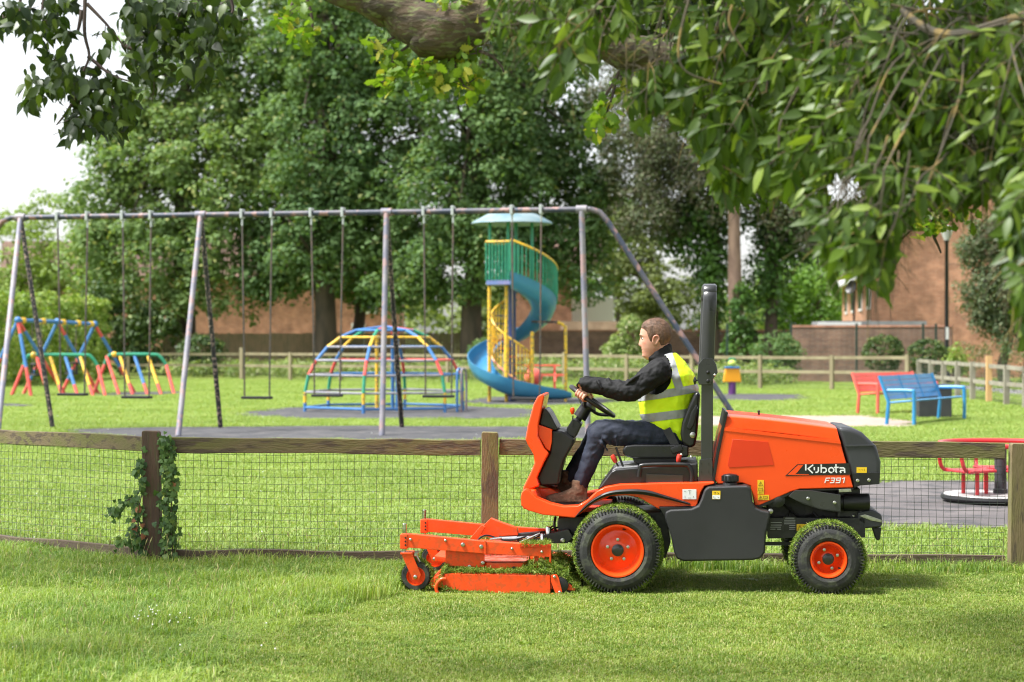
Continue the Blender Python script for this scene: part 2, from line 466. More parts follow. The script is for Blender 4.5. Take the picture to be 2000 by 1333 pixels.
MT['rubber'] = mat('rubber_surfacing', (0.042, 0.042, 0.046), 0.85, (0.06, 0.06, 0.064), c3=(0.085, 0.08, 0.08), scale=1.3, lo=0.4, hi=0.65, bump=0.5, bscale=70)
MT['tarmac'] = mat('worn_tarmac', (0.085, 0.075, 0.075), 0.9, (0.125, 0.11, 0.108), c3=(0.05, 0.048, 0.05), scale=1.1, bump=0.5, bscale=60)
MT['paving'] = mat('buff_concrete', (0.30, 0.23, 0.19), 0.9, (0.35, 0.28, 0.235), scale=1.5, bump=0.2, bscale=30)
MT['path'] = mat('grey_path', (0.20, 0.19, 0.19), 0.9, (0.26, 0.25, 0.245), scale=1.0, bump=0.2, bscale=40)
SURF = []
def surface(name, pts, m, z=0.012, wob=0.06, label=None):
    """flat sheet with a slightly ragged edge"""
    pts = [Vector((p[0], p[1], 0)) for p in pts]; ring = []
    for i in range(len(pts)):
        a, b = pts[i], pts[(i + 1) % len(pts)]
        k = max(2, int((b - a).length / 0.35))
        nrm = Vector(((b - a).y, -(b - a).x, 0)).normalized()
        for j in range(k):
            q = a.lerp(b, j / k); ring.append(q + nrm * rnd.uniform(-wob, wob) + Vector((0, 0, z)))
    mb = MB(); mb.prism(ring, (0, 0, -z * 0.9))
    o = mb.build(name, m, smooth=False)
    tag(o, label, None, None, 'structure'); SURF.append([(p.x, p.y) for p in pts])
    return o
surface('rubber_surface', [G(118, 840), G(300, 836), G(700, 833), (2.4, 35.4), (2.6, 31.0), G(700, 861), G(330, 861), G(150, 850)], MT['rubber'], label='dark rubber surface under the tall swings')
surface('rubber_surface', [G(438, 810), G(560, 797), G(900, 794), G(1060, 800), G(1040, 818), G(800, 820), G(560, 819)], MT['rubber'], label='dark rubber surface under the climbing dome')
surface('rubber_surface', [G(880, 786), G(960, 776), G(1180, 778), G(1230, 786), G(1060, 793), G(940, 792)], MT['rubber'], label='dark rubber surface under the spiral slide')
surface('rubber_surface', [G(1380, 776), G(1400, 770), G(1560, 771), G(1585, 777), G(1560, 783), G(1390, 783)], MT['rubber'], label='dark rubber surface around the orange play post')
surface('rubber_surface', [G(-160, 790), G(-100, 783), G(20, 789), G(70, 793), G(-60, 799)], MT['rubber'], label='dark rubber surface at the edge beside the tall swings')
surface('rubber_surface', [G(180, 772), G(230, 767), G(350, 766), G(352, 770), G(240, 775)], MT['rubber'], label='dark rubber surface beneath the small swing barrier')
surface('tarmac_surface', [(2.3, 17.4), (3.0, 16.7), (8.5, 16.4), (9.5, 19.5), (8.5, 22.4), (4.2, 22.2), (2.6, 21.4)], MT['tarmac'], wob=0.1, label='worn grey tarmac around the red roundabout')
surface('paving_slab', [G(1345, 832), G(1350, 815), G(1500, 813), G(1700, 813), G(1812, 829), G(1760, 836), G(1500, 836)], MT['paving'], wob=0.02, label='buff concrete slab beside the benches')
surface('path', [(11.2, 40), (14.4, 40), (16.2, 52), (15.0, 68), (13.6, 68), (14.2, 54)], MT['path'], label='grey path beyond the side fence')

# ================================================================== grass
def inside(poly, x, y):
    c = np.zeros(len(x), bool); n = len(poly)
    for i in range(n):
        x0, y0 = poly[i]; x1, y1 = poly[(i + 1) % n]
        if y0 == y1: continue
        hit = ((y0 > y) != (y1 > y)) & (x < (x1 - x0) * (y - y0) / (y1 - y0) + x0)
        c ^= hit
    return c

def blades(n, size, hmin, hmax, w, lean, curve, rng, seedheads=0):
    """a square patch of separate grass blades, three faces each"""
    x = rng.uniform(-size / 2, size / 2, n); y = rng.uniform(-size / 2, size / 2, n)
    h = rng.uniform(hmin, hmax, n) * rng.choice([1, 1, 1, 0.6, 1.25], n)
    a = rng.uniform(0, 2 * np.pi, n); dx, dy = np.cos(a), np.sin(a)
    b = a + np.pi / 2 + rng.uniform(-0.6, 0.6, n); bx, by = np.cos(b) * w * rng.uniform(0.6, 1.3, n) / 2, np.sin(b) * w / 2
    l1 = h * lean * rng.uniform(0.1, 1, n); l2 = l1 + h * curve * rng.uniform(0.2, 1.2, n)
    z2 = h * np.clip(1 - 0.5 * (l2 / h) ** 2, 0.45, 1)
    V = np.zeros((n, 5, 3))
    V[:, 0] = np.stack([x - bx, y - by, np.full(n, -0.01)], 1); V[:, 1] = np.stack([x + bx, y + by, np.full(n, -0.01)], 1)
    mx_, my_ = x + dx * l1 * 0.55, y + dy * l1 * 0.55
    V[:, 2] = np.stack([mx_ + bx * 0.85, my_ + by * 0.85, h * 0.55], 1); V[:, 3] = np.stack([mx_ - bx * 0.85, my_ - by * 0.85, h * 0.55], 1)
    V[:, 4] = np.stack([x + dx * l2, y + dy * l2, z2], 1)
    i = np.arange(n)[:, None] * 5
    F = np.concatenate([i + np.array([[0, 1, 2]]), i + np.array([[0, 2, 3]]), i + np.array([[3, 2, 4]])])
    return V.reshape(-1, 3), F

MT['grass_mown'] = leafmat('mown_grass', (0.118, 0.205, 0.025), (0.29, 0.37, 0.07), (0.42, 0.39, 0.17), rough=0.55, trans=0.3, scale=1.7, third=0.86, tint=1.05)
MT['grass_lawn'] = leafmat('lawn_grass', (0.19, 0.285, 0.052), (0.305, 0.41, 0.105), (0.38, 0.39, 0.13), rough=0.55, trans=0.3, scale=0.5, third=0.9, tint=1.05)
MT['grass_long'] = leafmat('uncut_grass', (0.12, 0.23, 0.03), (0.325, 0.425, 0.085), (0.45, 0.44, 0.18), rough=0.5, trans=0.35, scale=1.1, third=0.9, tint=1.1)
MT['grass_cut'] = leafmat('grass_clippings', (0.10, 0.18, 0.018), (0.20, 0.29, 0.035), (0.34, 0.36, 0.10), rough=0.7, trans=0.2, scale=9, third=0.85)
MT['straw'] = leafmat('seed_stems', (0.33, 0.32, 0.12), (0.45, 0.42, 0.2), rough=0.7, trans=0.2)
MT['white_flower'] = mat('white_flower', (0.8, 0.8, 0.75), 0.7)

def patch_collection(name, specs, m):
    c = bpy.data.collections.new(name)
    for i, (v, f) in enumerate(specs):
        me = fast_mesh(name, v, f)
        o = bpy.data.objects.new(name, me); me.materials.append(m); c.objects.link(o)
    return c
def scatter(name, pts, rz, sc, coll, nvar, m):
    """one object whose points carry copies of the patches of a collection"""
    me = bpy.data.meshes.new(name); n = len(pts)
    me.vertices.add(n); me.vertices.foreach_set('co', np.ascontiguousarray(pts, np.float32).ravel())
    def attr(nm, t, vals, key):
        a = me.attributes.new(nm, t, 'POINT'); a.data.foreach_set(key, np.ascontiguousarray(vals).ravel())
    rot = np.zeros((n, 3), np.float32); rot[:, 2] = rz
    attr('rot', 'FLOAT_VECTOR', rot, 'vector'); attr('sc', 'FLOAT_VECTOR', sc.astype(np.float32), 'vector'); attr('idx', 'INT', NP.integers(0, nvar, n).astype(np.int32), 'value')
    o = link_mesh(name, me, m)
    ng = bpy.data.node_groups.new(name, 'GeometryNodeTree')
    ng.interface.new_socket('Geometry', in_out='INPUT', socket_type='NodeSocketGeometry'); ng.interface.new_socket('Geometry', in_out='OUTPUT', socket_type='NodeSocketGeometry')
    N, L = ng.nodes, ng.links
    gi, go = N.new('NodeGroupInput'), N.new('NodeGroupOutput')
    ci = N.new('GeometryNodeCollectionInfo'); ci.inputs['Collection'].default_value = coll; ci.inputs['Separate Children'].default_value = True; ci.inputs['Reset Children'].default_value = True
    ip = N.new('GeometryNodeInstanceOnPoints'); ip.inputs['Pick Instance'].default_value = True
    def na(nm, t):
        q = N.new('GeometryNodeInputNamedAttribute'); q.data_type = t; q.inputs['Name'].default_value = nm; return q
    r_, s_, i_ = na('rot', 'FLOAT_VECTOR'), na('sc', 'FLOAT_VECTOR'), na('idx', 'INT')
    L.new(gi.outputs[0], ip.inputs['Points']); L.new(ci.outputs[0], ip.inputs['Instance'])
    L.new(i_.outputs['Attribute'], ip.inputs['Instance Index'])
    er = N.new('FunctionNodeEulerToRotation'); L.new(r_.outputs['Attribute'], er.inputs[0]); L.new(er.outputs[0], ip.inputs['Rotation'])
    L.new(s_.outputs['Attribute'], ip.inputs['Scale']); L.new(ip.outputs[0], go.inputs[0])
    md = o.modifiers.new('scatter', 'NODES'); md.node_group = ng
    return o
def grid_pts(x0, x1, y0, y1, step, rng):
    xs = np.arange(x0, x1, step); ys = np.arange(y0, y1, step)
    g = np.stack(np.meshgrid(xs, ys), -1).reshape(-1, 2); g = g + rng.uniform(-step * 0.5, step * 0.5, g.shape)
    return g
def pix(g):
    return 1000 + g[:, 0] * FPX / g[:, 1], HORIZON + CAM_H * FPX / g[:, 1]
def fbm(g, s, seed=0.0):
    return np.array([mnoise.fractal(Vector((p[0] * s + seed, p[1] * s, seed)), 1.0, 2.0, 3) for p in g])

CUT = [(1180, 1088), (1000, 1098), (850, 1106), (768, 1118), (752, 1166), (700, 1172), (570, 1215), (450, 1275), (375, 1335), (300, 1500)]
def is_long(g):
    px, py = pix(g)
    bx = np.interp(py, [p[1] for p in CUT], [p[0] for p in CUT])
    fy = np.array([fence_y(x) for x in g[:, 0]])
    return ((px < bx) | (fy - g[:, 1] < 0.22 + 0.1 * np.sin(g[:, 0] * 5)))
near = grid_pts(-4.6, 4.6, 8.2, 17.0, 0.155, NP)
fy = np.array([fence_y(x) for x in near[:, 0]])
near = near[near[:, 1] < fy - 0.03]
lng = is_long(near)
c_mown = patch_collection('mown_patch', [blades(460, 0.30, 0.010, 0.027, 0.0042, 0.9, 0.5, NP) for _ in range(4)], MT['grass_mown'])
c_long = patch_collection('uncut_patch', [blades(300, 0.28, 0.035, 0.10, 0.0044, 0.55, 0.8, NP) for _ in range(5)], MT['grass_long'])
c_lawn = patch_collection('lawn_patch', [blades(420, 0.62, 0.025, 0.06, 0.0075, 0.7, 0.6, NP) for _ in range(4)], MT['grass_lawn'])
g = near[~lng]; n = len(g); hgt = 1.05 + 0.4 * fbm(g, 2.3)
# pressed down in the wheel tracks and along the skid of the deck
mu = (g[:, 0] - .658) * math.cos(.08) - (g[:, 1] - 12.42) * math.sin(.08); mv = (g[:, 0] - .658) * math.sin(.08) + (g[:, 1] - 12.42) * math.cos(.08)
hgt = np.where((mu > -.2) & (((mv > 0) & (mv < .27)) | ((mv > 1.0) & (mv < 1.27))), hgt * .55, hgt)
hgt = np.where((mu > -1.35) & (mu < .3) & (mv > -.32) & (mv < .05), hgt * .5, hgt)
o = scatter('mown_grass', np.column_stack([g, np.zeros(n)]), NP.uniform(0, 6.28, n), np.column_stack([np.ones(n), np.ones(n), np.clip(hgt, 0.4, 1.8)]), c_mown, 4, MT['grass_mown'])
tag(o, 'short freshly mown grass behind the mower', 'grass', None, 'stuff')
g = near[lng]; n = len(g); hgt = 0.95 + 0.8 * fbm(g, 1.1, 3.0) + 0.5 * fbm(g, 4.0, 9.0)
o = scatter('uncut_grass', np.column_stack([g, np.zeros(n)]), NP.uniform(0, 6.28, n), np.column_stack([np.ones(n), np.ones(n), np.clip(hgt, 0.45, 2.0)]), c_long, 5, MT['grass_long'])
tag(o, 'longer uncut grass in front of the mower and along the fence', 'grass', None, 'stuff')
c_clip = patch_collection('clipping_clump', [blades(70, 0.10, 0.006, 0.016, 0.0032, 2.2, 1.6, NP) for _ in range(4)], MT['grass_cut'])
g = np.column_stack([NP.uniform(-2.2, 3.6, 900), NP.uniform(9.2, 14.2, 900)]); g = g[~is_long(g)]; g = g[fbm(g, 1.6, 5.0) > -.05]; n = len(g)
o = scatter('loose_clippings', np.column_stack([g, np.full(n, .012)]), NP.uniform(0, 6.28, n), np.column_stack([NP.uniform(.6, 1.6, n), NP.uniform(.6, 1.6, n), np.ones(n)]), c_clip, 4, MT['grass_cut'])
tag(o, 'dark loose clippings scattered over the mown strip', 'clippings', None, 'stuff')
MT['rosette'] = leafmat('weed_leaf', (0.15, 0.25, 0.04), (0.26, 0.36, 0.07), None, rough=.5, trans=.35, scale=3)
c_ros = patch_collection('weed_rosette', [blades(11, 0.03, 0.03, 0.06, 0.016, 1.3, 1.0, NP) for _ in range(4)], MT['rosette'])
g = np.column_stack([NP.uniform(-3.6, 3.8, 150), NP.uniform(9.2, 14.2, 150)]); g = g[g[:, 1] < np.array([fence_y(x) for x in g[:, 0]]) - .1]; n = len(g)
lg = is_long(g)
o = scatter('lawn_weeds', np.column_stack([g, np.where(lg, .02, .0)]), NP.uniform(0, 6.28, n), np.column_stack([NP.uniform(.7, 1.5, n), NP.uniform(.7, 1.5, n), np.where(lg, 1.0, .5)]), c_ros, 4, MT['rosette'])
tag(o, 'broad leaved weeds dotted through the verge grass', 'weeds', None, 'stuff')
far = []
for (y0, y1, st) in ((14.0, 24, 0.30), (24, 40, 0.42), (40, 76, 0.62)):
    w = y1 * 0.30 + 2; far.append(grid_pts(-w, w, y0, y1, st, NP))
far = np.concatenate(far)
fy = np.array([fence_y(x) for x in far[:, 0]])
keep = far[:, 1] > fy + 0.12
for poly in SURF: keep &= ~inside(poly, far[:, 0], far[:, 1])
far = far[keep]; n = len(far)
s = np.where(far[:, 1] > 40, 1.35, 1.0)
o = scatter('lawn_grass', np.column_stack([far, np.zeros(n)]), NP.uniform(0, 6.28, n), np.column_stack([s, s, np.clip(1 + 0.5 * fbm(far, 0.8), 0.6, 1.6)]), c_lawn, 4, MT['grass_lawn'])
tag(o, 'sunlit lawn of the playground beyond the wire fence', 'grass', None, 'stuff')

# thin seed stems standing out of the uncut grass, and a few clover heads
v, f = [], []
def stem(p, h, a, rng):
    m = MB(); t = Vector((math.cos(a), math.sin(a), 0)) * h * 0.25
    m.tube([p, p + Vector((0, 0, h * .6)) + t * .3, p + Vector((0, 0, h)) + t], [0.0012, 0.001, 0.0008], 3)
    m.tube([p + Vector((0, 0, h * .86)) + t * .75, p + Vector((0, 0, h * .95)) + t * .9, p + Vector((0, 0, h * 1.06)) + t * 1.12], [0.0015, 0.0042, 0.001], 4)
    return m
sm = MB()
for _ in range(150):
    x = rnd.uniform(-3.9, 4.2); y = fence_y(x) - abs(rnd.gauss(0, 0.16)) - 0.04
    m_ = stem(Vector((x, y, 0)), rnd.uniform(0.10, 0.24), rnd.uniform(0, 6.28), rnd); sm.add(m_.v, m_.f)
for _ in range(110):
    y = rnd.uniform(9.2, 14.3); px = rnd.uniform(-20, 640)
    p = GX(px, y)
    if is_long(np.array([[p.x, p.y]]))[0]:
        m_ = stem(p, rnd.uniform(0.10, 0.2), rnd.uniform(0, 6.28), rnd); sm.add(m_.v, m_.f)
tag(sm.build('seed_grass', MT['straw'], fix=False), 'pale seed stems rising out of the uncut grass', 'grass', None, 'stuff')
fm = MB()
for _ in range(26):
    p = G(rnd.gauss(300, 28), rnd.gauss(1226, 9)); fm.ball(p + Vector((0, 0, rnd.uniform(.05, .09))), 0.0045, n=6, m=4)
for _ in range(8):
    p = G(rnd.uniform(0, 600), rnd.uniform(1110, 1330)); fm.ball(p + Vector((0, 0, rnd.uniform(.04, .08))), 0.005, n=6, m=4)
for _ in range(80):
    y = rnd.uniform(15, 40); p = GX(rnd.uniform(0, 2000), y, 0.045); fm.ball(p, 0.007, n=5, m=4)
tag(fm.build('clover_flowers', MT['white_flower'], fix=False), 'small white clover flowers scattered in the grass', 'flowers', None, 'stuff')
# ================================================================== far boundary: fences, walls, houses
MT['far_timber'] = mat('weathered_timber', (0.22, 0.185, 0.11), 0.9, (0.29, 0.25, 0.155), scale=2.5, stretch=(1, 1, 0.3), bump=0.2, rand=1)
MT['new_timber'] = mat('new_timber', (0.62, 0.38, 0.17), 0.8, (0.55, 0.34, 0.16), scale=3)
MT['grey_timber'] = mat('grey_timber', (0.22, 0.20, 0.155), 0.9, (0.29, 0.27, 0.215), scale=2.5, bump=0.2, rand=1)
MT['wire'] = mat('galvanised_wire', (0.13, 0.14, 0.135), 0.5, metal=0.4)
MT['dark_wire'] = mat('green_coated_wire', (0.02, 0.045, 0.035), 0.5)
MT['brick_wall'] = brickmat('brown_brickwork', (0.19, 0.105, 0.07), (0.135, 0.075, 0.055), (0.2, 0.165, 0.13))
MT['brick_house'] = brickmat('orange_brickwork', (0.47, 0.225, 0.13), (0.37, 0.165, 0.095), (0.42, 0.31, 0.23))
MT['brick_far'] = brickmat('red_brickwork', (0.42, 0.19, 0.12), (0.33, 0.14, 0.09), (0.36, 0.26, 0.2))
MT['white_upvc'] = mat('white_plastic', (0.72, 0.72, 0.73), 0.4)
MT['glass_dark'] = mat('window_glass', (0.05, 0.06, 0.07), 0.08, spec=0.8)
MT['felt'] = mat('grey_felt_roof', (0.22, 0.22, 0.23), 0.8, (0.28, 0.28, 0.29), scale=2)
MT['roof_tile'] = mat('roof_tile', (0.16, 0.095, 0.07), 0.9, (0.12, 0.075, 0.06), scale=3, bump=0.5, bscale=6)
MT['lamp_black'] = mat('black_gloss_paint', (0.008, 0.008, 0.009), 0.4)

def rail_fence(name, pts, label, m, spacing=2.4, h=1.08, wires=True, tall=None, rails=(0.98, 0.55), post_w=0.11):
    root = empty(name, pts[0], label, 'fence', 'timber rail fences around the playground')
    for s in range(len(pts) - 1):
        a, b = Vector(pts[s]), Vector(pts[s + 1]); n = max(1, round((b - a).length / spacing)); d = (b - a).normalized()
        side = Vector((-d.y, d.x, 0))
        for i in range(n + (1 if s == len(pts) - 2 else 0)):
            p = a.lerp(b, i / n)
            corner = i == 0 and s > 0
            hh = h + (0.14 if corner else rnd.uniform(-0.03, 0.03)); ww = post_w * (1.35 if corner else 1)
            mm = m
            if tall and s == tall[0] and i == tall[1]: hh, mm = h + 0.2, MT['new_timber']
            q = MB(); q.box(p + Vector((0, 0, hh / 2)), (ww, ww, hh), (d, side, Vector((0, 0, 1)))); o = q.build('post', mm, root, smooth=False)
            if mm is MT['new_timber']: tag(o, 'pale new orange timber post')
        for i in range(n):
            p, p2 = a.lerp(b, i / n), a.lerp(b, (i + 1) / n)
            for z in rails:
                q = MB(); zz = z + rnd.uniform(-.015, .015)
                q.bar(p + d * post_w * .62 + Vector((0, 0, zz)), p2 - d * post_w * .62 + Vector((0, 0, zz + rnd.uniform(-.015, .015))), 0.045, 0.095); q.build('rail', m, root, smooth=False)
            if wires:
                q = MB(); k = int((p2 - p).length / 0.1)
                off = side * (post_w * .5 + .01)
                for j in range(k + 1):
                    c = p.lerp(p2, j / max(k, 1)) + off; q.bar(c + Vector((0, 0, .05)), c + Vector((0, 0, rails[0])), .004, .004, up=d)
                for j in range(10):
                    z = .06 + j * .095; q.bar(p + off + Vector((0, 0, z)), p2 + off + Vector((0, 0, z)), .004, .004)
                q.build('wire_mesh', MT['wire'], root, smooth=False, fix=False)
    return root
A0, A1, B1, C1 = GX(250, 76), GX(473, 76), GX(1772, 59.5), GX(2090, 41)
rail_fence('timber_fence', [A0, A1, B1], 'weathered rail and wire fence along the far side of the playground', MT['far_timber'])
rail_fence('timber_fence', [B1 + Vector((0.35, 0, 0)), C1], 'greyish rail and wire fence beside the path, with one new orange post', MT['grey_timber'], spacing=1.95, h=0.95, rails=(0.9, 0.5), tall=(0, 5), post_w=0.13)

# close-boarded fence behind the first rail fence
cb = empty('board_fence', GX(330, 86), 'brown close boarded fence below the big trees', 'fence')
a, b = GX(320, 86), GX(905, 86)
nb = int((b - a).length / 0.14)
bm0 = MB(); bm0.box((0, 0, 0.9), (0.13, 0.025, 1.8)); bme = bm0.mesh('board', smooth=False); bme.materials.append(mat('fence_board', (0.20, 0.15, 0.085), 0.9, (0.15, 0.13, 0.07), scale=2, rand=1))
for i in range(nb):
    p = a.lerp(b, i / nb) - Vector(cb.location); o = bpy.data.objects.new('board', bme); o.location = p + Vector((0, rnd.uniform(-.01, .01), rnd.uniform(-.04, .02))); col.objects.link(o); o.parent = cb

# brick garden wall, in two heights, with green mesh fence posts in front
def wall(name, a, b, h, t, label, m, cope=True):
    root = empty(name, a, label, 'wall'); d = (Vector(b) - Vector(a)); L_ = d.length; d.normalize(); s = Vector((-d.y, d.x, 0)); c = (Vector(a) + Vector(b)) / 2
    q = MB(); q.box(c + Vector((0, 0, h / 2)), (L_, t, h), (d, s, Vector((0, 0, 1)))); q.build('brickwork', m, root, smooth=False)
    if cope:
        q = MB(); q.box(c + Vector((0, 0, h + .035)), (L_ + .02, t + .05, .07), (d, s, Vector((0, 0, 1)))); q.build('coping', MT['brick_far'], root, smooth=False)
    return root
wall('brick_wall', GX(1545, 72), GX(1860, 70), 1.98, 0.22, 'brown brick garden wall beside the clipped round shrubs', MT['brick_wall'])
wall('brick_wall', GX(1040, 83), GX(1548, 83), 1.86, 0.22, 'long dark brick wall behind the tall weeds', MT['brick_wall'])
wf = empty('mesh_fence', GX(1545, 70.6), 'dark green mesh fence standing before the brick wall', 'fence')
for px in (1300, 1420, 1545, 1673, 1803, 1828):
    q = MB(); p = GX(px, 69.4); q.box(p + Vector((0, 0, 1.05)), (.07, .07, 2.1)); q.build('post', MT['dark_wire'], wf, smooth=False)
q = MB()
for i in range(61):
    p = GX(1545, 69.3).lerp(GX(1803, 69.3), i / 60); q.bar(p, p + Vector((0, 0, 1.95)), .004, .004, up=(0, 1, 0))
for j in range(10):
    z = .1 + .2 * j; q.bar(GX(1545, 69.3, z), GX(1803, 69.3, z), .005, .005)
q.build('mesh_panel', MT['dark_wire'], wf, smooth=False, fix=False)

# flat-roofed garage behind the wall
gr = empty('garage', GX(1700, 75), 'low garage with a pale grey flat roof behind the garden wall', 'garage')
q = MB(); q.box(GX(1700, 76.2) + Vector((0, 0, 1.0)), (3.5, 3.2, 2.0)); q.build('wall', MT['brick_wall'], gr, smooth=False)
q = MB(); q.box(GX(1695, 76.0) + Vector((0, 0, 2.12)), (3.75, 3.6, .2)); q.build('roof', MT['felt'], gr, smooth=False)
q = MB(); q.box(GX(1640, 74.05) + Vector((0, 0, 2.08)), (1.6, .04, .2)); q.build('fascia', MT['white_upvc'], gr, smooth=False)

# brick house at the right: gable towards us, front running away
hs = empty('brick_house', GX(1702, 80), 'orange brick house with a blank gable and white front windows', 'house')
K, Fd = Vector((14.45, 80, 0)), Vector((16.75, 101, 0)); fd = (Fd - K).normalized(); fs = Vector((fd.y, -fd.x, 0))   # front line and the direction into the house
E = 4.45; depth = 9.2; apex = 8.6
def HP(t, w, z): return K + fd * t + fs * w + Vector((0, 0, z))
Lh = (Fd - K).length
q = MB(); q.prism([HP(0, 0, 0), HP(0, depth, 0), HP(0, depth, E), HP(0, depth / 2, apex), HP(0, 0, E)], fd * Lh); q.build('wall', MT['brick_house'], hs, smooth=False)
rf = MB()
for s in (0, 1):
    e0 = HP(-.25, -0.45, E - .28) if s == 0 else HP(-.25, depth + .45, E - .28)
    r0 = HP(-.25, depth / 2, apex + .12)
    rf.prism([e0, r0, r0 + Vector((0, 0, .16)), e0 + Vector((0, 0, .16))], fd * (Lh + .5))
rfo = rf.build('roof', MT['roof_tile'], hs, smooth=False)
q = MB(); q.box(HP(Lh * .45, depth / 2, apex + .6), (.9, .6, 1.3)); q.build('chimney', MT['brick_house'], rfo, smooth=False)
q = MB(); q.prism([HP(-.27, -.47, E - .42), HP(-.27, -.43, E - .42), HP(-.27, -.43, E - .1), HP(-.27, -.47, E - .1)], fd * (Lh + .5)); q.build('fascia', MT['white_upvc'], hs, smooth=False)
q = MB(); q.prism([HP(-.27, -.43, E - .34), HP(-.27, -.02, E - .34), HP(-.27, -.02, E - .30), HP(-.27, -.43, E - .30)], fd * (Lh + .5)); q.build('soffit', MT['white_upvc'], hs, smooth=False)
for t0, w_, z0, z1 in ((0.5, 2.0, 2.75, 4.0), (0.5, 2.0, .5, 2.3), (5.6, 2.2, 2.75, 4.0), (5.9, 1.2, .1, 2.2), (11.2, 2.0, 2.75, 4.0), (11.4, 2.0, .6, 2.2), (16.4, 1.8, 2.75, 4.0)):
    q = MB(); q.prism([HP(t0, -.05, z0), HP(t0 + w_, -.05, z0), HP(t0 + w_, -.05, z1), HP(t0, -.05, z1)], fs * .06); wo_ = q.build('window', MT['white_upvc'], hs, smooth=False)
    for k in range(2):
        a0, a1 = t0 + .1 + k * (w_ / 2 - .02), t0 + w_ / 2 - .06 + k * (w_ / 2 - .02)
        q = MB(); q.prism([HP(a0, -.062, z0 + .12), HP(a1, -.062, z0 + .12), HP(a1, -.062, z1 - .12), HP(a0, -.062, z1 - .12)], fs * .008); q.build('pane', MT['glass_dark'], wo_, smooth=False)
q = MB(); q.tube([HP(9.8, -.1, .1), HP(9.8, -.1, E - .35)], .05, 8); q.build('downpipe', MT['lamp_black'], hs)
q = MB(); q.lathe([(0.0, 0), (.22, .04), (.3, .1), (.3, .115), (.2, .06), (0, .02)], HP(5.0, -.45, 3.75), Vector((-.8, -.6, .25)), 16); q.tube([HP(5.0, -.42, 3.75), HP(5.0, 0, 3.5)], .02, 6); q.build('satellite_dish', MT['lamp_black'], hs)
q = MB(); c_ = W(1863, 644, 79.8); q.lathe([(0, 0), (.1, .0), (.1, .1), (.05, .14), (0, .14)], c_, (0, -1, 0), 14); lo_ = q.build('wall_light', MT['white_upvc'], hs); tag(lo_, 'small round white light on the brick gable')

# house and panels glimpsed behind the slide
h2 = empty('brick_house', GX(1120, 100), 'red brick house with white panels partly hidden behind the spiral slide', 'house')
q = MB(); q.box(GX(1060, 102) + Vector((0, 0, 2.6)), (2.8, 6, 5.2)); q.build('wall', MT['brick_far'], h2, smooth=False)
q = MB(); q.box(GX(1152, 103) + Vector((0, 0, 1.8)), (2.2, 5, 3.6)); q.build('wing', MT['white_upvc'], h2, smooth=False)
q = MB(); q.box(GX(1150, 97) + Vector((0, 0, 1.2)), (2.7, .3, 2.4)); q.build('garden_wall', mat('pink_render', (0.55, 0.38, 0.3), .9, (0.42, 0.28, 0.22), scale=2), h2, smooth=False)
q = MB(); q.prism([GX(1080, 98.6) + Vector((-2.5, 0, 5.2)), GX(1080, 98.6) + Vector((2.5, 0, 5.2)), GX(1080, 98.6) + Vector((2.5, 3.4, 7)), GX(1080, 98.6) + Vector((-2.5, 3.4, 7))], (0, .1, .2)); q.build('roof', MT['roof_tile'], h2, smooth=False)
# long pale brick house behind the board fence at the left
h3 = empty('brick_house', GX(520, 108), 'long low brick house behind the board fence, white windows', 'house')
q = MB(); q.box(GX(540, 112) + Vector((0, 0, 2.5)), (14, 7, 5.0)); q.build('wall', MT['brick_far'], h3, smooth=False)
q = MB(); q.prism([GX(540, 108.0) + Vector((-7.3, 0, 4.9)), GX(540, 112) + Vector((-7.3, 0, 7.6)), GX(540, 116) + Vector((-7.3, 0, 4.9))], (14.6, 0, 0)); q.build('roof', MT['roof_tile'], h3, smooth=False)
for px, z0, z1 in ((700, .6, 2.4), (722, 2.9, 4.2)):
    q = MB(); q.box(GX(px, 108.45) + Vector((0, 0, (z0 + z1) / 2)), (.75, .1, z1 - z0)); w_ = q.build('window', MT['white_upvc'], h3, smooth=False)
    q = MB(); q.box(GX(px, 108.38) + Vector((0, 0, (z0 + z1) / 2)), (.55, .04, z1 - z0 - .25)); q.build('pane', MT['glass_dark'], w_, smooth=False)
h4 = empty('brick_house', GX(50, 125), 'pale house glimpsed between the far light green trees', 'house')
q = MB(); q.box(GX(150, 128) + Vector((0, 0, 2.6)), (9, 6, 5.2)); q.build('wall', MT['brick_far'], h4, smooth=False)
q = MB(); q.prism([GX(150, 125) + Vector((-4.8, -.3, 5.1)), GX(150, 128) + Vector((-4.8, 0, 7.8)), GX(150, 131) + Vector((-4.8, .3, 5.1))], (9.6, 0, 0)); q.build('roof', MT['roof_tile'], h4, smooth=False)

# lamp post
lp = empty('street_lamp', GX(1848, 68.5), 'tall black lamp post in front of the brick gable', 'street lamp')
b_ = GX(1849, 68.5)
q = MB(); q.lathe([(.19, 0), (.19, .05), (.14, .1), (.12, .9), (.09, 1.0)], b_, (0, 0, 1), 14); q.build('base', MT['lamp_black'], lp)
q = MB(); q.lathe([(.082, 1.0), (.075, 1.4), (.062, 4.85), (.09, 4.9), (.09, 4.95)], b_, (0, 0, 1), 14); q.build('pole', MT['lamp_black'], lp)
q = MB(); q.lathe([(.09, 4.95), (.2, 5.25), (.22, 5.3), (.16, 5.4), (.0, 5.46)], b_, (0, 0, 1), 14); q.build('lantern', mat('frosted_lantern', (.6, .6, .6), .3), lp)
q = MB(); q.box(b_ + Vector((0, -.085, 1.75)), (.1, .012, .42)); q.build('notice_plate', MT['white_upvc'], lp, smooth=False)
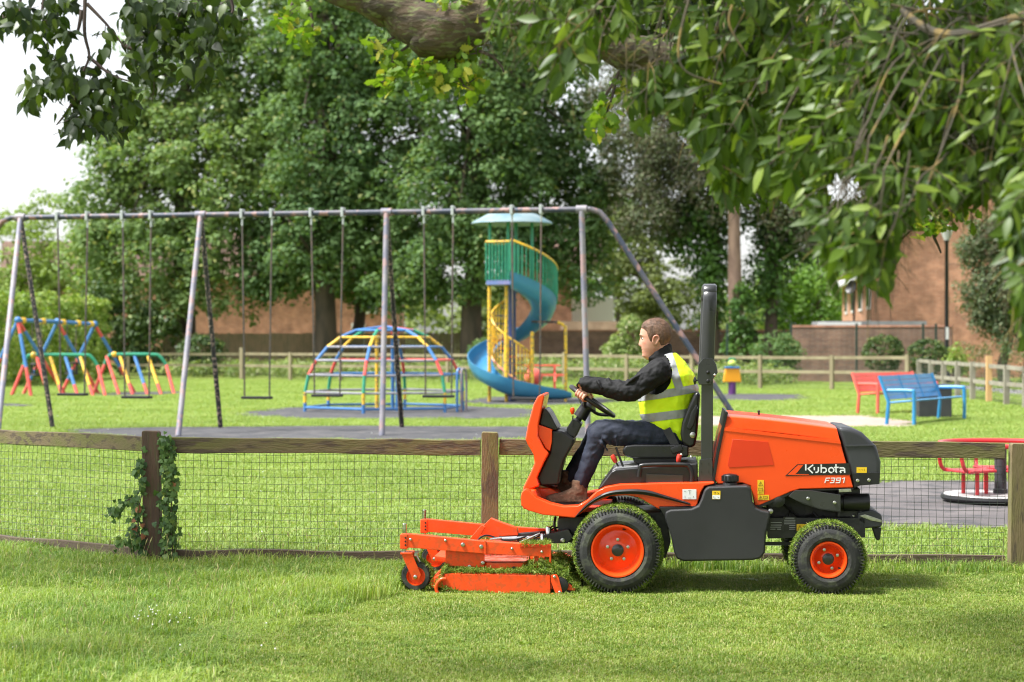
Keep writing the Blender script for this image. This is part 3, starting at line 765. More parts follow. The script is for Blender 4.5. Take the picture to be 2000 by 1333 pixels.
# ================================================================== trees, shrubs and hedges of the background
MT['bark'] = mat('grey_brown_bark', (0.10, 0.075, 0.055), 0.95, (0.055, 0.045, 0.035), scale=3, stretch=(1, 1, .25), bump=0.8, bscale=9)
MT['pine_bark'] = mat('pinkish_pine_bark', (0.30, 0.20, 0.15), 0.95, (0.20, 0.13, 0.10), scale=3, stretch=(1, 1, .3), bump=0.7, bscale=9)
MT['leaf_lime'] = leafmat('lime_leaf', (0.105, 0.175, 0.062), (0.20, 0.285, 0.10), (0.33, 0.35, 0.13), rough=.65, trans=.32, scale=.35, third=.94, spec=.15)
MT['leaf_dark'] = leafmat('sycamore_leaf', (0.078, 0.145, 0.056), (0.15, 0.235, 0.085), (0.26, 0.28, 0.11), rough=.65, trans=.3, scale=.35, third=.96, spec=.15)
MT['leaf_light'] = leafmat('pale_leaf', (0.15, 0.23, 0.05), (0.26, 0.34, 0.09), None, rough=.6, trans=.35, scale=.3)
MT['leaf_olive'] = leafmat('olive_leaf', (0.11, 0.15, 0.045), (0.20, 0.24, 0.08), None, rough=.6, trans=.3, scale=.3)
MT['leaf_mid'] = leafmat('mid_green_leaf', (0.09, 0.19, 0.03), (0.19, 0.32, 0.06), None, rough=.5, trans=.35, scale=.3)
MT['needle'] = leafmat('pine_needle', (0.066, 0.09, 0.044), (0.12, 0.145, 0.068), (0.135, 0.12, 0.075), rough=.7, trans=.2, scale=.5, third=.7, tint=1.0)
MT['ivy_far'] = leafmat('ivy_leaf_far', (0.04, 0.10, 0.022), (0.10, 0.20, 0.035), None, rough=.35, trans=.2, scale=.8)
MT['hedge'] = leafmat('hedge_leaf', (0.13, 0.22, 0.035), (0.27, 0.36, 0.07), (0.38, 0.42, 0.13), rough=.5, trans=.3, scale=.5, third=.85)
MT['box_shrub'] = leafmat('clipped_shrub_leaf', (0.028, 0.065, 0.014), (0.075, 0.125, 0.026), (0.2, 0.25, 0.07), rough=.5, trans=.2, scale=.9, third=.93)
MT['weed'] = leafmat('tall_weed', (0.13, 0.20, 0.05), (0.25, 0.32, 0.10), (0.42, 0.42, 0.24), rough=.6, trans=.3, scale=.5, third=.88)

MT['evergreen'] = leafmat('evergreen_leaf', (0.06, 0.095, 0.04), (0.125, 0.165, 0.07), (.16, .15, .08), rough=.6, trans=.25, scale=.9, third=.85)
def leaf_cards(C, Rr, n_leaf, size, rng, up=0.5, aspect=0.62, shell=0.55, flat=0.8):
    """C (k,3) clump centres, Rr (k,) clump radii -> verts, faces of folded leaf cards spread through the clumps"""
    k = len(C); n = k * n_leaf
    d = rng.normal(size=(n, 3)); d /= np.linalg.norm(d, axis=1)[:, None]
    d[:, 2] = np.abs(d[:, 2]) * np.where(rng.random(n) < 0.72, 1, -1)
    r = (shell + (1 - shell) * rng.random(n)) ** 0.8
    cc = np.repeat(C, n_leaf, 0); rr = np.repeat(Rr, n_leaf)
    P = cc + d * np.stack([r * rr, r * rr, r * rr * flat], 1)
    nrm = d + np.array([0, 0, up]) + rng.normal(scale=.45, size=(n, 3)); nrm /= np.linalg.norm(nrm, axis=1)[:, None]
    t = rng.normal(size=(n, 3)) + d * .6 + np.array([0, 0, -.35]); t -= nrm * (t * nrm).sum(1)[:, None]; t /= np.linalg.norm(t, axis=1)[:, None]
    b = np.cross(nrm, t); s = size * rng.uniform(.6, 1.3, n)[:, None]
    V = np.empty((n, 4, 3)); V[:, 0] = P - t * s * .5; V[:, 2] = P + t * s * .5
    V[:, 1] = P + b * s * aspect * .5 + nrm * s * .1 + t * s * .06; V[:, 3] = P - b * s * aspect * .5 + nrm * s * .1 + t * s * .06
    F = np.arange(n * 4).reshape(n, 4)
    return V.reshape(-1, 3), F
def clumps(lobes, n, rng, cr=(.5, 1.0), inner=.45):
    w = np.array([l[1][0] * l[1][1] * l[1][2] for l in lobes]) ** .67; w /= w.sum()
    ids = rng.choice(len(lobes), n, p=w)
    d = rng.normal(size=(n, 3)); d /= np.linalg.norm(d, axis=1)[:, None]
    rad = inner + (1 - inner) * rng.random(n) ** .6
    c = np.array([lobes[i][0] for i in ids], float); r = np.array([lobes[i][1] for i in ids], float)
    return c + d * r * rad[:, None], rng.uniform(cr[0], cr[1], n)
def limb_path(p0, d, L_, rng, gravity=0.0, wig=.12, n=5):
    p, d = Vector(p0), Vector(d).normalized(); out = [p.copy()]
    for _ in range(n):
        d = (d + Vector((rng.uniform(-wig, wig), rng.uniform(-wig, wig), rng.uniform(-wig, wig) + gravity))).normalized(); p = p + d * (L_ / n); out.append(p.copy())
    return out
def tree(name, label, base, h, tr, lobes, n_clump, n_leaf, size, lm, bark, seed, group=None, cr=(.5, 1.0), limbs=9, inner=.45, trunk_lean=(0, 0), crown_from=.3, **kw):
    rng = random.Random(seed); npr = np.random.default_rng(seed)
    root = empty(name, base, label, 'tree', group)
    b = Vector(base); top = b + Vector((trunk_lean[0], trunk_lean[1], h))
    pts = [b.lerp(top, t) + Vector((rng.uniform(-.12, .12), rng.uniform(-.12, .12), 0)) * (t > 0) for t in (0, .04, .15, .3, .5, .7, .85)]
    q = MB(); q.tube(smooth_path(pts, 3), [tr * f for f in np.interp(np.linspace(0, 1, 19), [0, .05, .2, .5, 1], [1.5, 1.1, 1, .7, .2])], 10); q.build('trunk', bark, root)
    q = MB()
    for i in range(limbs):
        t = rng.uniform(crown_from, .82); p = b.lerp(top, t); l = rng.choice(lobes)
        tgt = Vector(l[0]) + Vector((rng.uniform(-.5, .5) * l[1][0], rng.uniform(-.5, .5) * l[1][1], rng.uniform(-.3, .6) * l[1][2]))
        dv = tgt - p; path = limb_path(p, dv, dv.length, rng, 0.02)
        q.tube(path, [tr * .42 * (1 - t * .6) * f for f in (1, .8, .62, .45, .3, .12)], 6)
        for j in range(2):
            s = path[2 + j]; pth = limb_path(s, Vector((rng.uniform(-1, 1), rng.uniform(-1, 1), rng.uniform(-.1, .8))), rng.uniform(1.2, 2.8), rng)
            q.tube(pth, [tr * .16 * f for f in (1, .8, .6, .45, .3, .12)], 5)
    q.build('limbs', bark, root)
    C, Rr = clumps(lobes, n_clump, npr, cr, inner)
    V, F = leaf_cards(C, Rr, n_leaf, size, npr, **kw)
    me = fast_mesh('crown', V - np.array(b), F); o = link_mesh('crown', me, lm, root)
    return root
def lob(px, py, d, rx, ry, rz):
    p = W(px, py, d); return (tuple(p), (rx, ry, rz))

BG_TREES = 'big trees beyond the far fence'
# the broad lime on the left: its skirts hang nearly to the ground
tree('lime_tree', 'broad pale green tree, leftmost of the three big trees, foliage almost to the ground', GX(360, 88), 19, .55,
     [lob(330, 330, 88, 3.6, 3.4, 4.2), lob(430, 200, 88, 4.4, 3.6, 4.6), lob(300, 520, 86.5, 3.4, 2.6, 2.6), lob(430, 520, 86, 3.4, 2.4, 2.6), lob(230, 420, 88, 2.2, 2.4, 2.6), lob(520, 60, 89, 4.4, 3.4, 4.2), lob(560, 330, 87, 3.2, 2.6, 4.0), lob(450, 350, 86, 3.2, 2.6, 3.4), lob(250, 300, 88, 1.8, 2, 2.6), lob(370, 90, 88, 3.0, 3, 3.0), lob(200, 520, 87, 1.6, 1.6, 2.0)],
     1150, 70, .23, MT['leaf_lime'], MT['bark'], 3, BG_TREES, cr=(.5, .95), limbs=14)
tree('lime_tree', 'big tree with a bare brown trunk standing directly left of the climbing dome', GX(632, 84.5), 20, .52,
     [lob(640, 180, 86, 3.4, 3.0, 4.4), lob(600, 420, 85, 2.8, 2.2, 2.8), lob(700, 470, 85.5, 2.4, 2.2, 2.2), lob(540, 520, 85.5, 2.0, 2.0, 1.7), lob(680, 20, 87, 3.6, 3, 4), lob(632, 300, 82.5, 2.6, 1.2, 3.4), lob(620, 460, 82.5, 2.2, 1.2, 2.2), lob(660, 90, 83, 2.6, 1.4, 3.4)],
     900, 70, .22, MT['leaf_dark'], MT['bark'], 5, BG_TREES, cr=(.5, .95), limbs=13, crown_from=.22)
tree('sycamore_tree', 'darkest big tree, its thick trunk rising behind the spiral slide', GX(926, 82), 20, .5,
     [lob(900, 200, 84, 4.2, 3.0, 4.2), lob(1000, 330, 83, 3.4, 2.6, 3.6), lob(800, 400, 83, 3.2, 2.6, 3.2), lob(900, 520, 82, 3.0, 2.2, 1.8), lob(1090, 400, 82, 2.4, 2.2, 2.8), lob(1130, 510, 81.5, 1.8, 1.6, 1.9), lob(960, 60, 85, 4.2, 3.2, 3.8), lob(780, 560, 82, 2.0, 1.8, 1.2), lob(1050, 200, 84, 2.6, 2.4, 3.2), lob(926, 330, 79.5, 2.8, 1.2, 3.8), lob(930, 480, 79.5, 2.4, 1.2, 1.8), lob(900, 90, 80, 3.2, 1.4, 3.4), lob(1160, 330, 83, 1.8, 1.8, 2.4), lob(760, 260, 83, 2.2, 2, 3.2)],
     1350, 72, .22, MT['leaf_dark'], MT['bark'], 8, BG_TREES, cr=(.45, .9), limbs=18)
tree('sycamore_tree', 'slim dark trunk standing between the two big trunks', GX(700, 88), 9, .34,
     [lob(700, 430, 88, 1.9, 1.6, 2.2), lob(720, 540, 88, 1.6, 1.4, 1.4)], 70, 55, .28, MT['leaf_dark'], MT['bark'], 9, BG_TREES, limbs=5)
# pines in the middle distance at the right
tree('pine_tree', 'tall pine with a bare pinkish trunk, ivy on its foot', GX(1448, 78), 20, .34,
     [lob(1300, 260, 79, 2.4, 2, 1.9), lob(1330, 380, 79, 2.2, 2, 1.6), lob(1440, 180, 79, 2.6, 2.2, 2.0), lob(1530, 300, 79, 2.4, 2.2, 1.9), lob(1480, 330, 80, 2.4, 2.0, 1.5), lob(1250, 330, 80, 1.6, 1.6, 1.7), lob(1560, 430, 79, 2.0, 1.8, 1.2), lob(1400, 60, 80, 3.2, 2.6, 2.4), lob(1250, 180, 81, 2.2, 2, 2.2), lob(1350, 300, 80, 2.4, 2, 1.8), lob(1280, 420, 80, 1.6, 1.4, 1.2)],
     780, 110, .16, MT['needle'], MT['pine_bark'], 12, BG_TREES, cr=(.45, .85), limbs=13, trunk_lean=(-.75, 0), crown_from=.42, aspect=.4)
tree('pine_tree', 'dark ivy-wrapped tree standing left of the bare pine trunk', GX(1396, 80), 13, .3,
     [lob(1385, 440, 80, 1.0, 1.0, 2.0), lob(1392, 560, 80, .8, .8, 1.8), lob(1340, 450, 80.5, 1.5, 1.3, 1.2)], 90, 70, .22, MT['ivy_far'], MT['bark'], 13, BG_TREES, limbs=5)
tree('pine_tree', 'dark ivy-wrapped tree standing right of the bare pine trunk', GX(1508, 80), 14, .3,
     [lob(1504, 560, 80, .75, .75, 2.3), lob(1510, 440, 80, 1.1, 1.0, 1.6), lob(1560, 450, 81, 1.6, 1.4, 1.3)], 100, 70, .22, MT['ivy_far'], MT['bark'], 14, BG_TREES, limbs=5)
# softer growth behind
for nm, lab, px, d, h, lobes, nc, lm, sd in (
    ('ash_tree', 'pale feathery tree at the left edge behind the hedge', 40, 112, 9, [lob(20, 500, 112, 3.2, 3, 2.8), lob(110, 470, 112, 2.8, 2.6, 2.8), lob(60, 580, 111, 3.4, 2.5, 2.0), lob(170, 560, 111, 2.6, 2.2, 2.4)], 190, MT['leaf_light'], 21),
    ('ash_tree', 'soft olive tree behind the driver, left of the pines', 1270, 106, 9, [lob(1270, 560, 106, 2.6, 2.4, 2.2), lob(1210, 480, 106, 2.0, 2.0, 2.2), lob(1320, 600, 105, 2.6, 2, 1.8)], 150, MT['leaf_olive'], 22),
    ('ash_tree', 'bright green tree behind the long wall, left of the brick house', 1600, 108, 8, [lob(1590, 590, 108, 2.6, 2.2, 1.9), lob(1545, 560, 108, 1.8, 1.8, 1.8), lob(1640, 540, 112, 2.4, 2.2, 2.4), lob(1500, 600, 109, 2.4, 2, 1.8)], 190, MT['leaf_mid'], 23),
    ('ash_tree', 'pale tree filling the gap beside the slide tower', 1210, 118, 9, [lob(1190, 430, 118, 2.4, 2, 2.6), lob(1160, 540, 118, 2.8, 2.4, 2.0)], 110, MT['leaf_mid'], 24)):
    tree(nm, lab, GX(px, d), h, .22, lobes, nc, 60, .26, lm, MT['bark'], sd, 'softer trees far behind the fence', cr=(.5, .9), limbs=8)
tree('evergreen_tree', 'round grey green evergreen at the frame edge before the brick house', GX(1965, 66), 5.0, .2,
     [lob(1960, 520, 66, 1.45, 1.4, 1.7), lob(1985, 590, 65.6, 1.3, 1.2, 1.0), lob(1930, 560, 66, 1.0, 1.0, 1.0), lob(2030, 470, 66, 1.6, 1.5, 2.0), lob(1940, 480, 66, 1.1, 1.1, 1.1), lob(1990, 640, 65.6, 1.0, 1.0, .8), lob(1940, 620, 65.8, .7, .7, .6)], 420, 90, .11, MT['evergreen'], MT['bark'], 26, cr=(.3, .55), limbs=7)

def shrub(name, label, base, lobes, nc, nl, size, lm, seed, cat='shrub', group=None, cr=(.15, .3), inner=.8, **kw):
    npr = np.random.default_rng(seed); rng = random.Random(seed); root = empty(name, base, label, cat, group); b = Vector(base)
    q = MB()
    for _ in range(5):
        l = rng.choice(lobes); dv = Vector(l[0]) - b; q.tube(limb_path(b, dv, dv.length, rng), [.035, .03, .026, .02, .015, .008], 5)
    q.build('stems', MT['bark'], root)
    C, Rr = clumps(lobes, nc, npr, cr, inner); V, F = leaf_cards(C, Rr, nl, size, npr, **kw)
    V[:, 2] = np.maximum(V[:, 2], .01)
    link_mesh('foliage', fast_mesh('foliage', V - np.array(b), F), lm, root); return root
CL = 'clipped shrubs by the brick wall'
shrub('round_shrub', 'clipped round shrub standing alone against the garden wall', GX(1725, 65), [lob(1725, 692, 65, .62, .6, .62)], 170, 34, .07, MT['box_shrub'], 31, group=CL, cr=(.08, .16), inner=.88)
shrub('round_shrub', 'clipped round shrub beside the lamp post', GX(1813, 64), [lob(1813, 698, 64, .62, .6, .55)], 160, 34, .07, MT['box_shrub'], 32, group=CL, cr=(.08, .16), inner=.88)
shrub('loose_shrub', 'thin yellow green shrub between lamp post and clipped hedge', GX(1866, 62), [lob(1866, 700, 62, .2, .2, .5), lob(1880, 715, 62, .25, .2, .3)], 40, 26, .1, MT['hedge'], 33)
shrub('loose_shrub', 'bushy flowering shrub at the wall end by the ivy trunk', GX(1515, 69), [lob(1515, 690, 69, .75, .6, .75), lob(1540, 700, 69, .5, .5, .6)], 110, 36, .1, MT['leaf_dark'], 34)
shrub('loose_shrub', 'light green bush growing above the weeds beside the driver', GX(1228, 74), [lob(1228, 660, 74, .6, .5, .75), lob(1215, 690, 74, .8, .5, .5)], 90, 36, .13, MT['weed'], 35)
shrub('loose_shrub', 'small dark bush in front of the board fence', GX(398, 81), [lob(395, 685, 81, .9, .6, .55)], 70, 36, .13, MT['box_shrub'], 36)
shrub('loose_shrub', 'dark bush filling the shade under the broad lime', GX(235, 84), [lob(225, 620, 84, 1.7, 1.2, 1.7), lob(290, 660, 84, 1.4, 1.0, 1.3)], 120, 46, .2, MT['box_shrub'], 37, cr=(.3, .55))
shrub('loose_shrub', 'low dark bush at the foot of the trunk behind the slide', GX(960, 78), [lob(955, 690, 78, .8, .6, .5)], 60, 36, .12, MT['leaf_dark'], 38)
# ivy column on the pine foot
shrub('ivy_column', 'bright ivy wrapped around the foot of the bare pine', GX(1450, 77.4), [lob(1450, 620, 77.4, .42, .42, 1.3), lob(1450, 690, 77.4, .78, .6, 1.0)], 190, 40, .12, MT['ivy_far'], 39, cat='ivy', cr=(.12, .25))
# hedges
def hedge(name, label, a, b, w, h, nl, size, lm, seed):
    a, b = Vector(a), Vector(b); npr = np.random.default_rng(seed); root = empty(name, a, label, 'hedge'); d = (b - a); L_ = d.length; d.normalize(); s = Vector((-d.y, d.x, 0))
    q = MB()
    for i in range(max(2, int(L_ / 1.2))):
        p = a + d * (L_ * (i + .5) / max(2, int(L_ / 1.2))); q.tube([p, p + Vector((0, 0, h * .6)), p + Vector((.2, 0, h * .9))], [.05, .035, .01], 5)
    q.build('stems', MT['bark'], root)
    k = int(L_ * (w + 2 * h) * 7); t = npr.random(k) * L_; u = npr.random(k) * (w + 2 * h)
    off = np.where(u < h, -w / 2, np.where(u < h + w, u - h - w / 2, w / 2)); z = np.where(u < h, u, np.where(u < h + w, h, u - h - w)) + npr.normal(scale=.08, size=k)
    C = np.array(a) + np.outer(t, np.array(d)) + np.outer(off, np.array(s)); C[:, 2] = np.maximum(z, .1)
    V, F = leaf_cards(C, npr.uniform(.16, .34, k), nl, size, npr); V[:, 2] = np.maximum(V[:, 2], .01)
    link_mesh('foliage', fast_mesh('foliage', V - np.array(a), F), lm, root); return root
hedge('hedge', 'tall light green hedge behind the small swings', GX(-60, 64), GX(170, 80), 1.6, 2.9, 34, .16, MT['hedge'], 41)
hedge('hedge', 'low clipped dark hedge below the brick gable', GX(1882, 60), GX(2060, 57), .9, 1.22, 36, .06, MT['box_shrub'], 42)
hedge('hedge', 'overgrown hedge along the boundary behind the left fence', GX(160, 90), GX(330, 92), 1.4, 2.2, 30, .2, MT['leaf_dark'], 43)
# tall weeds and scrub behind the far fence: nobody could count them
k = 620; npr = np.random.default_rng(55)
px = npr.uniform(330, 1540, k); d = np.interp(px, [330, 473, 1772], [78.5, 78.5, 61.5]) + npr.uniform(.3, 6, k)
hh = npr.uniform(.35, 1.0, k) * np.where((px > 1030) & (px < 1280), 1.15, .75)
C = np.column_stack([(px - 1000) * d / FPX, d, hh * .5])
V, F = leaf_cards(C, npr.uniform(.3, .5, k), 44, .17, npr, flat=1.1, aspect=.3); V[:, 2] = np.maximum(V[:, 2], .01)
tag(link_mesh('tall_weeds', fast_mesh('tall_weeds', V, F), MT['weed']), 'tall pale weeds and scrub growing behind the far fence', 'weeds', None, 'stuff')
# a wooded skyline that closes the gaps at the horizon
k = 260; px = npr.uniform(-900, 2900, k); d = npr.uniform(150, 190, k)
C = np.column_stack([(px - 1000) * d / FPX, d, npr.uniform(.5, 5.5, k)])
V, F = leaf_cards(C, npr.uniform(1.6, 3.0, k), 90, .8, npr); V[:, 2] = np.maximum(V[:, 2], .01)
tag(link_mesh('distant_wood', fast_mesh('distant_wood', V, F), MT['leaf_olive']), 'far belt of trees closing the horizon', 'wood', None, 'stuff')
# ================================================================== playground equipment
MT['p_blue'] = mat('blue_play_paint', (0.045, 0.17, 0.42), .4, (0.10, 0.24, 0.46), scale=7, lo=.5, hi=.75, rvar=.1, rand=1)
MT['p_red'] = mat('red_play_paint', (0.62, 0.075, 0.06), .42, (0.55, 0.17, 0.11), scale=7, lo=.5, hi=.75, rand=1)
MT['p_yellow'] = mat('yellow_play_paint', (0.82, 0.50, 0.03), .42, (0.78, 0.42, 0.06), c3=(.2, .16, .1), scale=7, lo=.5, hi=.8, rand=1)
MT['p_green'] = mat('green_play_paint', (0.02, 0.24, 0.13), .42, (0.03, 0.28, 0.17), scale=7, rand=1)
MT['p_black'] = mat('chipped_black_paint', (0.014, 0.014, 0.016), .5, (0.02, 0.02, 0.022), c3=(.30, .22, .18), scale=9, rand=1)
MT['swing_paint'] = mat('flaking_swing_paint', (0.15, 0.15, 0.195), .55, (0.23, 0.215, 0.23), c3=(0.29, 0.19, 0.185), scale=2.2, lo=.45, hi=.6, bump=.15, bscale=30)
MT['swing_bar'] = mat('flaking_bar_paint', (0.032, 0.042, 0.07), .5, (0.10, 0.09, 0.10), c3=(0.26, 0.15, 0.135), scale=2.2, lo=.45, hi=.65, bump=.15, bscale=30)
MT['chain'] = mat('dull_chain_steel', (0.11, 0.10, 0.095), .5, (0.16, 0.12, 0.10), scale=10, metal=.6)
MT['hanger'] = mat('galvanised_hanger', (0.42, 0.45, 0.45), .45, metal=.3)
MT['seat_rubber'] = mat('swing_seat_rubber', (0.012, 0.012, 0.013), .6)
MT['teal_roof'] = mat('faded_teal_roof', (0.11, 0.20, 0.235), .6, (0.19, 0.26, 0.28), scale=2.5, rvar=.1)
MT['slide_blue'] = mat('blue_slide_plastic', (0.03, 0.185, 0.36), .38, (0.05, 0.24, 0.42), scale=1.2, coat=.2)
MT['b_red'] = mat('coral_bench_paint', (0.72, 0.10, 0.075), .45, (0.70, 0.13, 0.10), scale=3)
MT['b_blue'] = mat('blue_bench_paint', (0.02, 0.20, 0.42), .42, (0.03, 0.24, 0.48), scale=3)
MT['bin'] = mat('dark_bin_plastic', (0.035, 0.037, 0.042), .6, (0.045, 0.047, 0.05), scale=4)
MT['r_red'] = mat('red_roundabout_paint', (0.60, 0.03, 0.035), .35, (0.56, 0.035, 0.04), scale=4, coat=.2)
MT['tread'] = mat('tread_plate', (0.42, 0.40, 0.39), .45, (0.50, 0.48, 0.46), scale=8, metal=.3, bump=.4, bscale=60)
MT['purple'] = mat('purple_paint', (0.11, 0.03, 0.16), .45)
MT['orange_toy'] = mat('orange_play_board', (0.85, 0.36, 0.01), .45, (0.82, 0.34, 0.015), scale=3)

# ---- tall swings
BR = [GX(12, 35.2), GX(1148, 32.9)]                 # ground line under the top bar
def bar_pt(px, z=3.72):
    """point of the bar line that shows at column px"""
    a, b = BR; t = (px - 1000) / FPX
    s = (t * a.y - a.x) / ((b.x - a.x) - t * (b.y - a.y)); return a + (b - a) * s + Vector((0, 0, z))
bd = (BR[1] - BR[0]).normalized(); bs = Vector((-bd.y, bd.x, 0)); HB = 3.72
sf = empty('tall_swing_set', BR[0], 'tall swing frame with flaking blue and pink paint and four A-legs', 'swing frame')
rb = .048
L0, R0 = bar_pt(38), bar_pt(1140)
lend = [L0 - bd * .15, L0 - bd * .32 + Vector((0, 0, -.06)), L0 - bd * .45 + Vector((0, 0, -.22)), L0 - bd * 2.75 + Vector((0, 0, -HB))]
rend = [R0 + bd * .12, R0 + bd * .27 + Vector((0, 0, -.05)), R0 + bd * .40 + Vector((0, 0, -.2)), R0 + bd * 2.7 + Vector((0, 0, -HB))]
q = MB(); q.tube([L0 - bd * .15, R0 + bd * .12], rb, 12); q.build('top_bar', MT['swing_bar'], sf)
q = MB(); q.tube(lend, rb, 12); q.build('end_brace', MT['swing_bar'], sf)
q = MB(); q.tube(rend, rb, 12); q.build('end_brace', MT['swing_bar'], sf)
for px, nf_, ff_ in ((40, G(-6, 857), G(103, 838)), (392, G(348, 853), G(431, 837)), (755, G(746, 852), G(785, 836)), (1136, G(1149, 851), None)):
    t = bar_pt(px)
    q = MB(); q.tube([t + Vector((0, -.03, -.03)), nf_], [.046, .049], 12); q.build('leg', MT['swing_paint'], sf)
    if ff_ is not None:
        q = MB(); q.tube([t + Vector((0, .03, -.03)), ff_], [.041, .044], 12); q.build('leg', MT['p_black'], sf)
    q = MB(); q.lathe([(.07, -.09), (.07, .09)], t, bd, 12); q.build('collar', MT['swing_paint'], sf)
def make_chain(q, p0, p1, w=.012):
    """oval links, alternately turned"""
    n = int((p0 - p1).length / .042); d = (p1 - p0) / n
    for i in range(n):
        c = p0 + d * (i + .5); ax = bd if i % 2 else bs
        q.bar(c - d * .62 + ax * .011, c + d * .62 + ax * .011, w, w, up=ax); q.bar(c - d * .62 - ax * .011, c + d * .62 - ax * .011, w, w, up=ax)
PAIRS = [(113, 171), (240, 295), (473, 531), (608, 670), (828, 885), (1000, 1057)]
ORD = ['leftmost', 'second from the left', 'third from the left', 'fourth from the left', 'fifth from the left', 'rightmost']
for i, (a, b) in enumerate(PAIRS):
    ta, tb = bar_pt(a), bar_pt(b); zs = (.62, .58, .585, .63, .63, .6)[i]
    root = empty('swing', (ta + tb) / 2 - Vector((0, 0, HB)), 'black flat swing seat on two chains, %s on the tall frame' % ORD[i], 'swing', 'swings on the tall frame')
    mid = (ta + tb) / 2; seats = []
    for k, t in enumerate((ta, tb)):
        sgn = -1 if k == 0 else 1
        q = MB(); q.box(t + Vector((0, 0, .01)), (.05, .15, .16), (bd, bs, Vector((0, 0, 1)))); q.box(t + Vector((0, 0, -.13)), (.03, .04, .14), (bd, bs, Vector((0, 0, 1)))); q.build('hanger', MT['hanger'], root, bevel=.008)
        e = mid + bd * (sgn * .225) + Vector((0, 0, zs - HB)); seats.append(e)
        q = MB(); q.tube([t + Vector((0, 0, -.18)), t.lerp(e, .55)], .016, 7); make_chain(q, t.lerp(e, .55), e); q.build('chain', MT['chain'], root, smooth=False, fix=False)
    q = MB(); c = (seats[0] + seats[1]) / 2
    q.box(c + Vector((0, 0, -.015)), (.52, .19, .045), (bd, bs, Vector((0, 0, 1)))); q.build('seat', MT['seat_rubber'], root, bevel=.012)

# ---- climbing dome
CD = Vector((GX(752, 43.4).x, 43.4, 0))
cd = empty('climbing_dome', CD, 'six sided climbing dome of red, yellow, blue and green bars', 'climbing frame')
RZ = [(1.78, .0), (1.78, .2), (1.78, .43), (1.70, .80), (1.53, 1.11), (1.28, 1.40), (.99, 1.61), (.64, 1.76)]
LEGC = ['p_blue', 'p_yellow', 'p_green', 'p_red', 'p_blue', 'p_yellow', 'p_green']
def dv(k, i):
    a = R(259 + 60 * k); return CD + Vector((math.cos(a) * RZ[i][0], math.sin(a) * RZ[i][0], RZ[i][1]))
for k in range(6):
    for i in range(7):
        cc = LEGC[i]
        if i == 6 and k % 2: cc = 'p_blue'
        q = MB(); q.tube([dv(k, i), dv(k, i + 1)], .036, 9); q.build('leg_bar', MT[cc], cd)
RC = ['p_blue', 'grey', 'p_blue', 'p_red', 'p_blue', 'p_yellow', 'p_blue']
MT['grey'] = mat('bare_grey_tube', (.22, .22, .25), .45, (.3, .29, .31), scale=5, rand=1)
for j, i in enumerate((0, 2, 3, 4, 5, 6, 7)):
    for k in range(6):
        cc = RC[j]
        if j in (2, 3, 4) and k in (0, 4, 5): cc = 'grey'
        a, b = dv(k, i), dv(k + 1, i)
        if i == 0: a.z = b.z = .1
        q = MB(); q.tube([a, b], .026, 8); q.build('ring_bar', MT[cc], cd)
for k in range(6):
    q = MB(); q.tube([dv(k, 7), CD + Vector((0, 0, 1.84))], .033, 9); q.build('top_bar', MT['p_red' if k % 2 == 0 else 'p_blue'], cd)
for dx, dy, cc in ((.16, .1, 'p_blue'), (.27, -.1, 'p_blue'), (-.2, .35, 'p_yellow')):
    q = MB(); q.tube([CD + Vector((dx, dy, 0)), CD + Vector((dx, dy, 1.66))], .04, 9); q.build('centre_pole', MT[cc], cd)
    q = MB(); q.tube([CD + Vector((dx, dy, 1.66)), CD + Vector((dx, dy, 1.8))], .042, 9); q.build('pole_top', MT['p_red'], cd)
for px, c1 in ((893, 'p_blue'), (901, 'swing_paint')):
    p = GX(px, 42.6); q = MB(); q.tube(smooth_path([p, p + Vector((0, 0, .8)), p + Vector((.04, .1, .93)), p + Vector((.1, .2, .8)), p + Vector((.1, .2, 0))], 4), .026, 8); q.build('hoop', MT[c1], cd)

# ---- spiral slide tower
SC = Vector((GX(1000, 49.8).x, 49.8, 0))
st = empty('spiral_slide', SC, 'spiral slide tower with teal roof, green railing and blue chute', 'slide')
q = MB(); q.lathe([(.0, 4.86), (.12, 4.85), (.2, 4.80), (.55, 4.70), (.62, 4.69), (.98, 4.50), (1.02, 4.45), (.98, 4.43), (.5, 4.52), (0, 4.55)], SC, (0, 0, 1), 16); q.build('roof', MT['teal_roof'], st)
q = MB(); q.tube([SC, SC + Vector((0, 0, 3.05))], .1, 12); q.build('centre_post', mat('navy_post', (.03, .05, .16), .45, (.05, .08, .2), scale=5), st)
for x, y in ((-.55, -.35), (-.1, -.5), (.1, .45), (.5, .1)):
    q = MB(); q.tube([SC + Vector((x, y, 2.98)), SC + Vector((x, y, 4.5))], .04, 9); q.build('roof_post', MT['p_green'], st)
q = MB(); q.prism([SC + Vector((-.64, -.62, 2.9)), SC + Vector((.0, -.9, 2.9)), SC + Vector((.35, -.5, 2.9)), SC + Vector((.3, .5, 2.9)), SC + Vector((-.64, .5, 2.9))], (0, 0, .12)); q.build('platform', mat('lilac_deck', (.12, .19, .42), .5, (.2, .2, .4), scale=5), st, bevel=.02)
def hel(a, r, z): return SC + Vector((math.cos(R(a)) * r, math.sin(R(a)) * r, z))
ANG = [-92 + i * 12 for i in range(31)]
def zc(a): return float(np.interp(a, [-92, 0, 90, 180, 240, 268], [2.95, 2.25, 1.5, .85, .45, .3]))
rings = []
for a in ANG:
    z = zc(a); prof = [(.52, .20), (.50, .20), (.50, -.02), (.60, -.1), (.82, -.14), (1.02, -.06), (1.10, .12), (1.12, .30), (1.10, .30), (1.075, .12), (1.0, -.03), (.82, -.1), (.62, -.06), (.525, 0)]
    rings.append([hel(a, r, z + h) for r, h in prof])
ex = rings[-1]; t = Vector((1, 0, 0))
